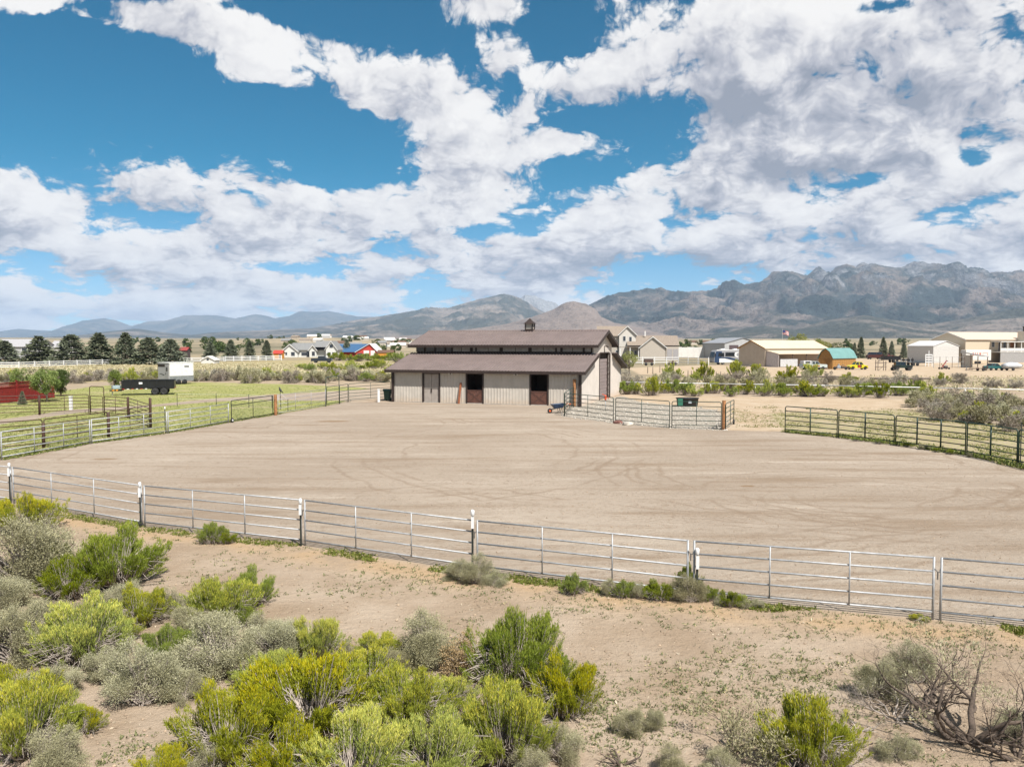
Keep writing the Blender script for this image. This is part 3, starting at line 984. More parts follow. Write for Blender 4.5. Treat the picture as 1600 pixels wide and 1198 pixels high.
for i in range(1, 7):
    p = NEAR_FENCE[i]
    t = thing('latch_chain', ['', 'chain latch joining panels by the leftmost capped post', 'chain latch at the second capped post', 'chain latch at the third capped post', 'chain latch beside the tall capped post',
                              'chain latch behind the bushiest fence-foot shrubs', 'chain latch in the open gap between the two rightmost panels'][i], 'chain', p + Vector((0, 0, 1.0)), 0, 'latch chains of the near fence')
    MB().tube([(-.06, 0, .06), (-.02, -.03, .0), (.02, -.03, -.02), (.06, 0, .05)], .012, 5).build('chain', m_chain, t, fix=False)
    MB().tube([(-.01, -.03, .0), (-.012, -.03, -.16)], .014, 5).build('hanging_end', m_chain, t, fix=False)

# --- galvanised run along the left side
LF = [G(-140, 744), G(1, 719), G(142, 693.5), G(262, 677), G(358, 660.5)]
lw_ = ['galvanised panel at the left edge beside the brown round pen, nearest of the left side', 'galvanised left-side panel in front of the brown pen post', 'galvanised left-side panel in front of the brown pen corner', 'galvanised left-side panel next to the wheeled dark gate']
for i in range(4):
    flat_panel(LF[i], LF[i + 1], 1.36, m_galv, lw_[i], group='galvanised panels along the left side of the arena', r=.026, ri=.020)
tee_post(LF[3] + Vector((-.2, .12, 0)), 1.62, 'dark steel post with white cap at the joint of left-side panels')
# dark mesh gate on a wheel
ga, gb = G(361, 660), G(427, 648.5)
L = (gb - ga).length
t = thing('wheeled_gate', 'dark wire mesh gate on a small wheel between galvanised panel and wooden post', 'gate', ga, heading(ga, gb))
bent_frame(L, 1.55, .030, .12, .10).build('frame', m_tpost, t, True, fix=False)
for z in (.13, 1.22):
    pipe('rail', (.05, 0, z), (L - .05, 0, z), .026, m_tpost, t)
pipe('inner_upright', (L * .5, 0, .13), (L * .5, 0, 1.54), .024, m_tpost, t)
ms = MB()
for k in range(1, 12):
    ms.tube([(.05, .012, .13 + .095 * k), (L - .05, .012, .13 + .095 * k)], .0035, 3)
k = .15
while k < L - .05:
    ms.tube([(k, .012, .13), (k, .012, 1.22)], .0035, 3)
    k += .15
o = ms.build('wire_mesh', m_wire, t, fix=False)
o['kind'] = 'stuff'
w = MB().lathe([(.03, -.04), (.16, -.045), (.18, -.02), (.18, .02), (.16, .045), (.03, .04)], 16, (.05, -.06, .16), 'y').build('wheel', m_rubber, t, True)
MB().lathe([(.02, -.06), (.075, -.055), (.075, .055), (.02, .06)], 12, (.05, -.06, .16), 'y').build('hub', m_white, w)
wood_post(G(430.7, 648.5), 1.62, .13, 'brown wooden gate post beside the dark wheeled mesh gate')
flat_panel(G(434, 648), G(509, 635), 1.55, mat('weathered_panel', (0.42, 0.40, 0.42), 0.5, 0.4), 'pale thin pipe panel between wooden gate post and green bow gate', group=None, r=.020, ri=.016)


def bow_gate(a, b, h, ph, m, label, rails=6):
    """a walk-through gate under a tall bowed frame"""
    L = (b - a).length
    t = thing('bow_gate', label, 'gate', a, heading(a, b))
    bent_frame(L, h, .032, -.04, .16, 0.0).build('bow_frame', m, t, True, fix=False)
    g = bent_frame(L - .12, ph, .024, .20, .08, .04).build('gate_leaf', m, t, True, fix=False)
    g.location = (.06, -.03, 0)
    for k in range(rails - 1):
        z = .22 + (ph - .22) * k / (rails - 1)
        pipe('gate_rail', (.04, 0, z), (L - .16, 0, z), .020, m, g)
    return t


bow_gate(G(509.5, 635), G(530, 631), 2.62, 1.75, m_green, 'green walk-through gate under a tall bowed frame left of the barn')
bent_panel(G(530.5, 631), G(544, 628), 1.75, m_green, 'short green corral panel right of the bow gate', rails=6, inner=0)
bent_panel(G(544.5, 628), G(611, 622), 1.75, m_green, 'long green corral panel running back to the barn corner', rails=6, inner=1)

# --- brown pen at the left
BROWN = [(G(-70, 652), G(62, 647)), (G(62, 647), G(140, 645)), (G(163, 649), G(200, 652)), (G(200, 652), G(235, 667)), (G(235, 668), G(170, 682)), (G(170, 682), G(68.5, 698)), (G(68.5, 698), G(-75, 712))]
bl = ['brown pen panel at the left edge in front of the red fence', 'brown pen panel in front of the white trunked tree', 'brown pen panel just right of the brown bow gate', 'brown pen panel ending at the pen corner, below the black trailer',
      'brown pen panel leading from the pen corner towards the arena', 'long brown pen panel between two stout posts nearest the arena', 'brown pen panel at the left edge nearest the arena']
for (a, b), w in zip(BROWN, bl):
    bent_panel(a, b, 1.50, m_rust, w, group='brown panels of the round pen', rails=6, inner=1, r=.028, ri=.020)
bow_gate(G(141, 648), G(163, 649), 2.25, 1.5, m_rust, 'brown walk-through gate under a bowed frame in the pen')
pw = ['stout brown pen post in front of the red fence end', 'stout brown post in the pen side nearest the arena, left one', 'stout brown post in the pen side nearest the arena, right one', 'dark stout brown post at the right corner of the pen', 'stout brown pen post below the black trailer wheels']
for (px, py, h), w in zip(((62, 648, 1.55), (68.5, 699, 1.30), (170, 683, 1.48), (235.5, 668.5, 2.0), (200.5, 653, 1.6)), pw):
    o = MB().lathe([(.085, -.1), (.085, h - .04), (.06, h), (.01, h + .02)], 12).build('pen_post', m_rust, None, True)
    o.location = G(px, py)
    tag(o, w, 'fence post', 'posts of the brown pen')

# --- green panels before the barn
cg = [(G(881.5, 649.5), G(896.5, 636.0), 'green corral panel running back to the barn corner behind the wheelbarrow', 1),
      (G(881.8, 650), G(959, 660), 'green corral panel right of the wheelbarrow on the gravel edge', 1),
      (G(961, 660.5), G(1047, 668.5), 'middle green corral panel on the gravel edge', 1),
      (G(1048.5, 668.6), G(1128, 670.5), 'green corral panel in front of the black stock tank', 1),
      (G(1133.5, 672), G(1146.5, 663), 'green gate leaf swung back behind the wooden post', 1)]
for k, (a, b, w, n) in enumerate(cg):
    t = bent_panel(a, b, 1.78 if k < 4 else 1.72, m_green, w, group='green panels of the barn pen', rails=6, inner=n, r=.026, feet=k < 4, ri=.022)
    if k == 4:
        L = (b - a).length
        MB().lathe([(.03, -.05), (.17, -.05), (.19, 0), (.17, .05), (.03, .05)], 14, (L - .05, 0, .19), 'y').build('wheel', m_rubber, t, True)
wood_post(G(897.3, 635), 2.45, .14, 'orange brown wooden post at the barn corner')
wood_post(G(1130.8, 671.5), 1.92, .13, 'orange brown wooden post at the open gateway')

# --- green panels along the right curve
rg = [G(1225.5, 675.5), G(1309, 684), G(1398, 695.5), G(1509.5, 711), G(1590, 727), G(1690, 752)]
rw = ['green corral panel at the open gateway, first of the right curve', 'second green corral panel of the right curve', 'third green corral panel of the right curve, with two broad uprights', 'fourth green corral panel of the right curve, before the brushy bank', 'last green corral panel at the right edge of the picture']
for i in range(5):
    bent_panel(rg[i], rg[i + 1], 1.66, m_green, rw[i], group='green panels along the right curve', rails=6, inner=2 if i == 2 else 1, r=.030, ri=.040)
tee_post(rg[4] + Vector((.12, 0, 0)), 2.0, 'dark steel post at the right end of the green panels', False)

# --- wire fence on tee posts beside the track
wf = [(277, 635, 1.2), (338, 634.5, 1.15), (389, 636, 1.15), (425, 637, 1.1), (438.5, 640, 1.55), (450, 642, 1.0)]
ww = ['thin steel post on the lawn below the black trailer', 'thin steel post on the lawn left of the wheeled gate', 'thin steel post on the lawn behind the wheeled gate', 'thin steel post just left of the wooden gate post', 'thin steel post the black bird sits on', 'shortest thin steel post right of the bird']
pts = []
for (px, py, h), w in zip(wf, ww):
    p = G(px, py)
    tee_post(p, h, w, False, 'thin steel posts along the track')
    pts.append((p, h))
wr = thing('wire_strand', 'thin pale wire strung between the steel posts along the track', 'wire', pts[0][0])
for f in (.55, .92):
    MB().tube([p - pts[0][0] + Vector((0, 0, h * f)) for p, h in pts], .007, 4).build('strand', m_white, wr, fix=False)
for px, py, h, w in ((592, 628, 1.20, 'white square post at the barn left corner'), (111, 640, 1.1, 'white marker post inside the brown pen')):
    o = MB().box(-.11, .11, -.11, .11, -.05, h).build('white_post', m_white, None, bevel=.015)
    MB().box(-.13, .13, -.13, .13, h, h + .05).build('post_cap', m_white, o)
    o.location = G(px, py)
    tag(o, w, 'fence post')


# --- white rail fences
def rail_fence(pts, h, rails, label, spacing, name='white_rail_fence', m=None, pw=.13, rh=.14, group=None):
    m = m or m_white
    t = thing(name, label, 'fence', (pts[0].x, pts[0].y, 0), 0, group)
    o = Vector((pts[0].x, pts[0].y, 0))
    for a, b in zip(pts, pts[1:]):
        n = max(1, round((b - a).length / spacing))
        for k in range(n + 1):
            if k == 0 and a is not pts[0]:
                continue
            p = a + (b - a) * k / n - o
            q = MB().box(p.x - pw / 2, p.x + pw / 2, p.y - pw / 2, p.y + pw / 2, -.1, h + .06)
            q.loft([[Vector((p.x + s * e, p.y + u * e, z)) for s, u in ((-1, -1), (1, -1), (1, 1), (-1, 1))] for e, z in ((pw * .6, h + .061), (pw * .6, h + .08), (.01, h + .15))])
            q.build('post', m, t)
        for k in range(n):
            p, p2 = a + (b - a) * k / n - o, a + (b - a) * (k + 1) / n - o
            for r in range(rails):
                z = h * (r + .75) / (rails - .1)
                MB().bar((p.x, p.y, z), (p2.x, p2.y, z), .05, rh).build('rail', m, t)
    return t


rail_fence([G(-120, 577), G(30, 575), G(160, 570), G(300, 566), G(350, 564.5)], 1.35, 3, 'long white three-rail vinyl fence before the row of spruces', 4.6, pw=.2, rh=.19)
rail_fence([G(352, 564.5), G(440, 563)], 1.55, 3, 'white vinyl fence section with close rails before the white house', 3.0, pw=.2, rh=.2)
rail_fence([G(985, 569), G(1060, 568.5), G(1107, 570)], 1.9, 3, 'white three-rail vinyl fence left of the motorhome', 4.0, pw=.18, rh=.17)
wl = [D(958, 94), D(1110, 90), D(1290, 86), D(1440, 82), D(1640, 77)]
t = thing('white_pipe_rail', 'long thin white rail running through the brush behind the barn', 'fence', wl[0])
for a, b in zip(wl, wl[1:]):
    pipe('rail', a - wl[0] + Vector((0, 0, 1.12)), b - wl[0] + Vector((0, 0, 1.12)), .055, m_white, t, 6)
for px, dp, ln in ((1112, 90, .12), (1181, 88.5, 0), (1390, 84, 0), (1510, 81, .05)):
    p = D(px, dp) - wl[0]
    pipe('post', p + Vector((ln, 0, -.1)), p + Vector((-ln, 0, 1.12)), .05, m_white, t, 6)
for k, (px, py) in enumerate(((1075, 590), (1080, 592), (1096, 592), (1119, 593), (1126, 594), (1031, 582), (1012, 583), (1020, 584))):
    o = MB().lathe([(.07, -.1), (.065, 1.0), (.05, 1.25 + .1 * (k % 3))], 7).build('wooden_stake', mat('weathered_wood', (0.20, 0.16, 0.125), 0.9, 0, 0.3, 8.0), None, True)
    o.location = G(px, py)
    tag(o, '%s thin weathered stake standing in the brush between barn and motorhome' % ('fourth', 'fifth', 'sixth', 'seventh', 'rightmost', 'third', 'leftmost', 'second')[k], 'stake', 'weathered stakes in the brush behind the barn')
# ================================================================ shrubs and trees
import numpy as np


def mesh_np(name, V, F, mats, leaf=None, fmat=None):
    """mesh from arrays; F is (n,3) or (n,4)"""
    me = bpy.data.meshes.new(name)
    V = np.asarray(V, dtype=np.float32)
    F = np.asarray(F, dtype=np.int32)
    me.vertices.add(len(V))
    me.vertices.foreach_set('co', V.ravel())
    k = F.shape[1]
    me.loops.add(len(F) * k)
    me.loops.foreach_set('vertex_index', F.ravel())
    me.polygons.add(len(F))
    me.polygons.foreach_set('loop_start', np.arange(0, len(F) * k, k, dtype=np.int32))
    me.polygons.foreach_set('loop_total', np.full(len(F), k, dtype=np.int32))
    for m in mats:
        me.materials.append(m)
    me.update(calc_edges=True)
    if leaf is not None:
        at = me.color_attributes.new('leaf', 'FLOAT_COLOR', 'POINT')
        at.data.foreach_set('color', np.asarray(leaf, dtype=np.float32).ravel())
    return me


def blades(P, Dr, L, W, rng, cols):
    """one narrow leaf (a kite of two triangles) per row"""
    n = len(P)
    Dr = Dr / (np.linalg.norm(Dr, axis=1, keepdims=True) + 1e-9)
    S = np.cross(Dr, rng.normal(size=(n, 3)))
    S /= (np.linalg.norm(S, axis=1, keepdims=True) + 1e-9)
    L, W = L[:, None], W[:, None]
    V = np.empty((n, 4, 3))
    V[:, 0] = P
    V[:, 1] = P + Dr * L * .5 + S * W
    V[:, 2] = P + Dr * L
    V[:, 3] = P + Dr * L * .5 - S * W
    F = np.arange(n * 4).reshape(n, 4)
    return V.reshape(-1, 3), F, np.repeat(cols, 4, axis=0)


def stems_np(curves, radii):
    """three-sided tubes; curves (n,k,3), radii (n,k)"""
    n, k, _ = curves.shape
    T = np.gradient(curves, axis=1)
    T /= (np.linalg.norm(T, axis=2, keepdims=True) + 1e-9)
    U = np.cross(T, np.array([0.3, 0.9, 0.1]))
    U /= (np.linalg.norm(U, axis=2, keepdims=True) + 1e-9)
    W = np.cross(T, U)
    V = np.empty((n, k, 3, 3))
    for j in range(3):
        a = 2 * pi * j / 3
        V[:, :, j] = curves + (U * cos(a) + W * sin(a)) * radii[..., None]
    idx = np.arange(n * k * 3).reshape(n, k, 3)
    F = []
    for j in range(3):
        j2 = (j + 1) % 3
        F.append(np.stack([idx[:, :-1, j], idx[:, :-1, j2], idx[:, 1:, j2], idx[:, 1:, j]], axis=-1).reshape(-1, 4))
    return V.reshape(-1, 3), np.concatenate(F)


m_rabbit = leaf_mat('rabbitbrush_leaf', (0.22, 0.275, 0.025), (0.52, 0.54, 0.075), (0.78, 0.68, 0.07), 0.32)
m_rabbit_g = leaf_mat('green_rabbitbrush_leaf', (0.16, 0.22, 0.02), (0.36, 0.42, 0.05), (0.52, 0.50, 0.07), 0.32)
m_sage = leaf_mat('sagebrush_leaf', (0.29, 0.265, 0.145), (0.55, 0.515, 0.33), (0.60, 0.56, 0.29), 0.18)
m_twig = mat('grey_twig', (0.42, 0.36, 0.31), 0.9, 0.0, 0.35, 14.0)
m_bark = mat('dark_bark', (0.115, 0.085, 0.065), 0.9, 0.0, 0.35, 12.0)
m_tan = leaf_mat('dry_stalk', (0.40, 0.27, 0.13), (0.58, 0.44, 0.26), None, 0.2)


def rabbit_meshes(seed, n=300, per=46, leafmat=None, flower=0.5, lod=1.0):
    """unit shrub about 1 wide: brooms of fine upright stems, green above and grey wood below"""
    rng = np.random.default_rng(seed)
    K = 12
    ca = rng.uniform(0, 2 * pi, K)
    cr = np.sqrt(rng.uniform(0.0, 1, K)) * 0.36
    ch = 0.60 + rng.uniform(-.16, .14, K) - cr * 0.62
    lob = rng.integers(0, K, n)
    sp = 0.098 * np.sqrt(rng.uniform(0, 1, n))
    sa = rng.uniform(0, 2 * pi, n)
    ex = cr[lob] * np.cos(ca[lob]) + sp * np.cos(sa)
    ey = cr[lob] * np.sin(ca[lob]) + sp * np.sin(sa)
    ez = ch[lob] * (1 - 2.6 * sp ** 1.5) * rng.uniform(.86, 1.08, n)
    low = rng.uniform(0, 1, n) < 0.20
    rr = rng.uniform(.30, .50, n)
    ra = rng.uniform(0, 2 * pi, n)
    ex, ey, ez = np.where(low, rr * np.cos(ra), ex), np.where(low, rr * np.sin(ra), ey), np.where(low, rng.uniform(.14, .42, n), ez)
    E = np.stack([ex, ey, ez], 1)
    B = np.stack([ex * .18 + rng.normal(0, .03, n), ey * .18 + rng.normal(0, .03, n), np.full(n, -.02)], 1)
    t = np.linspace(0, 1, 5)[None, :, None]
    mid = np.stack([ex * .75, ey * .75, ez * .38], 1)
    C = (1 - t) ** 2 * B[:, None] + 2 * t * (1 - t) * mid[:, None] + t ** 2 * E[:, None]
    C[:, 1:-1] += rng.normal(0, .008, (n, 3, 3))
    R = np.linspace(.0075, .0022, 5)[None, :] * rng.uniform(.7, 1.3, n)[:, None]
    # bare dead twigs at the skirt
    nd_ = n // 2
    a = rng.uniform(0, 2 * pi, nd_)
    rad = rng.uniform(.22, .50, nd_)
    E2 = np.stack([rad * np.cos(a), rad * np.sin(a), rng.uniform(.02, .30, nd_)], 1)
    C2 = t * E2[:, None] + 0.10 * np.sin(t * pi) * np.array([0, 0, 1.0])
    C2[:, 1:] += rng.normal(0, .014, (nd_, 4, 3))
    sv, sf = stems_np(np.concatenate([C, C2]), np.concatenate([R, R[:nd_] * .8]))
    m1 = mesh_np('shrub_stems', sv, sf, [m_twig])
    N = n * per
    si = np.repeat(np.arange(n), per)
    tt = 1 - rng.uniform(0, 1, N) ** 1.6 * 0.42
    seg = np.minimum((tt * 4).astype(int), 3)
    fr = tt * 4 - seg
    P = C[si, seg] * (1 - fr[:, None]) + C[si, seg + 1] * fr[:, None]
    T = C[si, seg + 1] - C[si, seg]
    T /= np.linalg.norm(T, axis=1, keepdims=True)
    P = P + rng.normal(0, .011, (N, 3))
    Dr = T * .9 + np.array([0, 0, .55]) + rng.normal(0, .36, (N, 3))
    L = rng.uniform(.024, .052, N) * (lod ** .55)
    W = rng.uniform(.0017, .0031, N) * lod * (1.4 if lod > 1 else 1)
    lob_tone = rng.uniform(-.2, .2, K)
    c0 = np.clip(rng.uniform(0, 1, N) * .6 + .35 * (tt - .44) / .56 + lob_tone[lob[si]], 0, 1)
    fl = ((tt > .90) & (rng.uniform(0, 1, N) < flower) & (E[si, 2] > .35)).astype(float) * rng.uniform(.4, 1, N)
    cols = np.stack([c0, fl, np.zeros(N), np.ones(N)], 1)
    v, f, c = blades(P, Dr, L, W, rng, cols)
    return mesh_np('shrub_foliage', v, f, [leafmat or m_rabbit], c), m1


def sage_meshes(seed, n=120, per=110, lod=1.0, squat=1.0, leafmat=None, gap=0.0):
    """unit sagebrush about 1 wide: gnarled grey wood carrying silvery puffs of small leaves"""
    rng = np.random.default_rng(seed)
    K = 15
    ca = rng.uniform(0, 2 * pi, K)
    cr = np.sqrt(rng.uniform(.02, 1, K)) * .33
    ch = (.46 + rng.uniform(-.26, .17, K) - cr * .5) * squat
    lob = rng.integers(0, K, n)
    off = rng.normal(0, 1, (n, 3))
    off /= np.linalg.norm(off, axis=1, keepdims=True)
    off *= (.13 * rng.uniform(.55, 1, n) ** .5)[:, None]
    off[:, 2] = np.where(off[:, 2] < -.05, off[:, 2] * .4, off[:, 2])
    E = np.stack([cr[lob] * np.cos(ca[lob]), cr[lob] * np.sin(ca[lob]), ch[lob]], 1) + off
    E[:, 2] = np.maximum(E[:, 2], .06)
    t = np.linspace(0, 1, 6)[None, :, None]
    mid = np.stack([E[:, 0] * .45, E[:, 1] * .45, E[:, 2] * .55], 1) + rng.normal(0, .05, (n, 3))
    B = rng.normal(0, .03, (n, 3)) * np.array([1, 1, 0]) + np.array([0, 0, -.02])
    C = (1 - t) ** 2 * B[:, None] + 2 * t * (1 - t) * mid[:, None] + t ** 2 * E[:, None]
    C[:, 1:-1] += rng.normal(0, .014, (n, 4, 3))
    R = np.linspace(.013, .0025, 6)[None, :] * rng.uniform(.6, 1.3, n)[:, None]
    sv, sf = stems_np(C, R)
    m1 = mesh_np('shrub_wood', sv, sf, [m_twig])
    keep = rng.uniform(0, 1, n) >= gap
    Ek = E[keep]
    nk = len(Ek)
    N = nk * per
    si = np.repeat(np.arange(nk), per)
    o = rng.normal(0, 1, (N, 3)) * np.array([.034, .034, .040])
    P = Ek[si] + o
    out = Ek[si] * np.array([1.2, 1.2, .6]) + np.array([0, 0, .35])
    Dr = out / np.linalg.norm(out, axis=1, keepdims=True) * .8 + o * 14 + rng.normal(0, .35, (N, 3))
    L = rng.uniform(.013, .028, N) * (lod ** .6)
    W = rng.uniform(.0020, .0042, N) * lod * (1.3 if lod > 1 else 1)
    tone = rng.uniform(-.2, .2, K)[lob[keep]]
    cols = np.stack([np.clip(rng.uniform(.1, .9, N) + tone[si], 0, 1), (rng.uniform(0, 1, N) < .06).astype(float), np.zeros(N), np.ones(N)], 1)
    v, f, c = blades(P, Dr, L, W, rng, cols)
    return mesh_np('shrub_foliage', v, f, [leafmat or m_sage], c), m1


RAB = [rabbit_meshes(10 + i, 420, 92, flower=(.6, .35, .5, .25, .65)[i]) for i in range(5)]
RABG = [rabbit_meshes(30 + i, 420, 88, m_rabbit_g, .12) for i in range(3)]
SAGE = [sage_meshes(50 + i, 190, 190) for i in range(5)]
RAB_F = [rabbit_meshes(70 + i, 110, 26, flower=.3, lod=3.0) for i in range(4)]
RABG_F = [rabbit_meshes(80 + i, 110, 26, m_rabbit_g, .15, lod=3.0) for i in range(3)]
SAGE_F = [sage_meshes(90 + i, 70, 44, lod=3.2) for i in range(4)]
m_greysage = leaf_mat('faded_sage_leaf', (0.27, 0.23, 0.18), (0.48, 0.42, 0.34), (0.40, 0.40, 0.28), 0.12)
GREY_F = [sage_meshes(100 + i, 70, 40, lod=3.0, leafmat=m_greysage) for i in range(3)]
DRY = sage_meshes(120, 130, 50, lod=1.6, squat=.8, leafmat=m_tan)

NSH = 0


def shrub(meshes, p, w, label, name, hscale=1.0, group=None, cat='shrub'):
    global NSH
    NSH += 1
    t = thing(name, label, cat, p, (NSH * 2.399) % 6.283, group)
    t.scale = (w, w, w * hscale)
    for me, nm in zip(meshes, ('foliage', 'stems')):
        o = bpy.data.objects.new(nm, me)
        COL.objects.link(o)
        o.parent = t
    return t


def px_w(px_width, p):
    return px_width * p.y / FPX


def ground_p(px, py):
    p = G(px, py)
    p.z = hgt(p.x, p.y) - 0.01
    return p


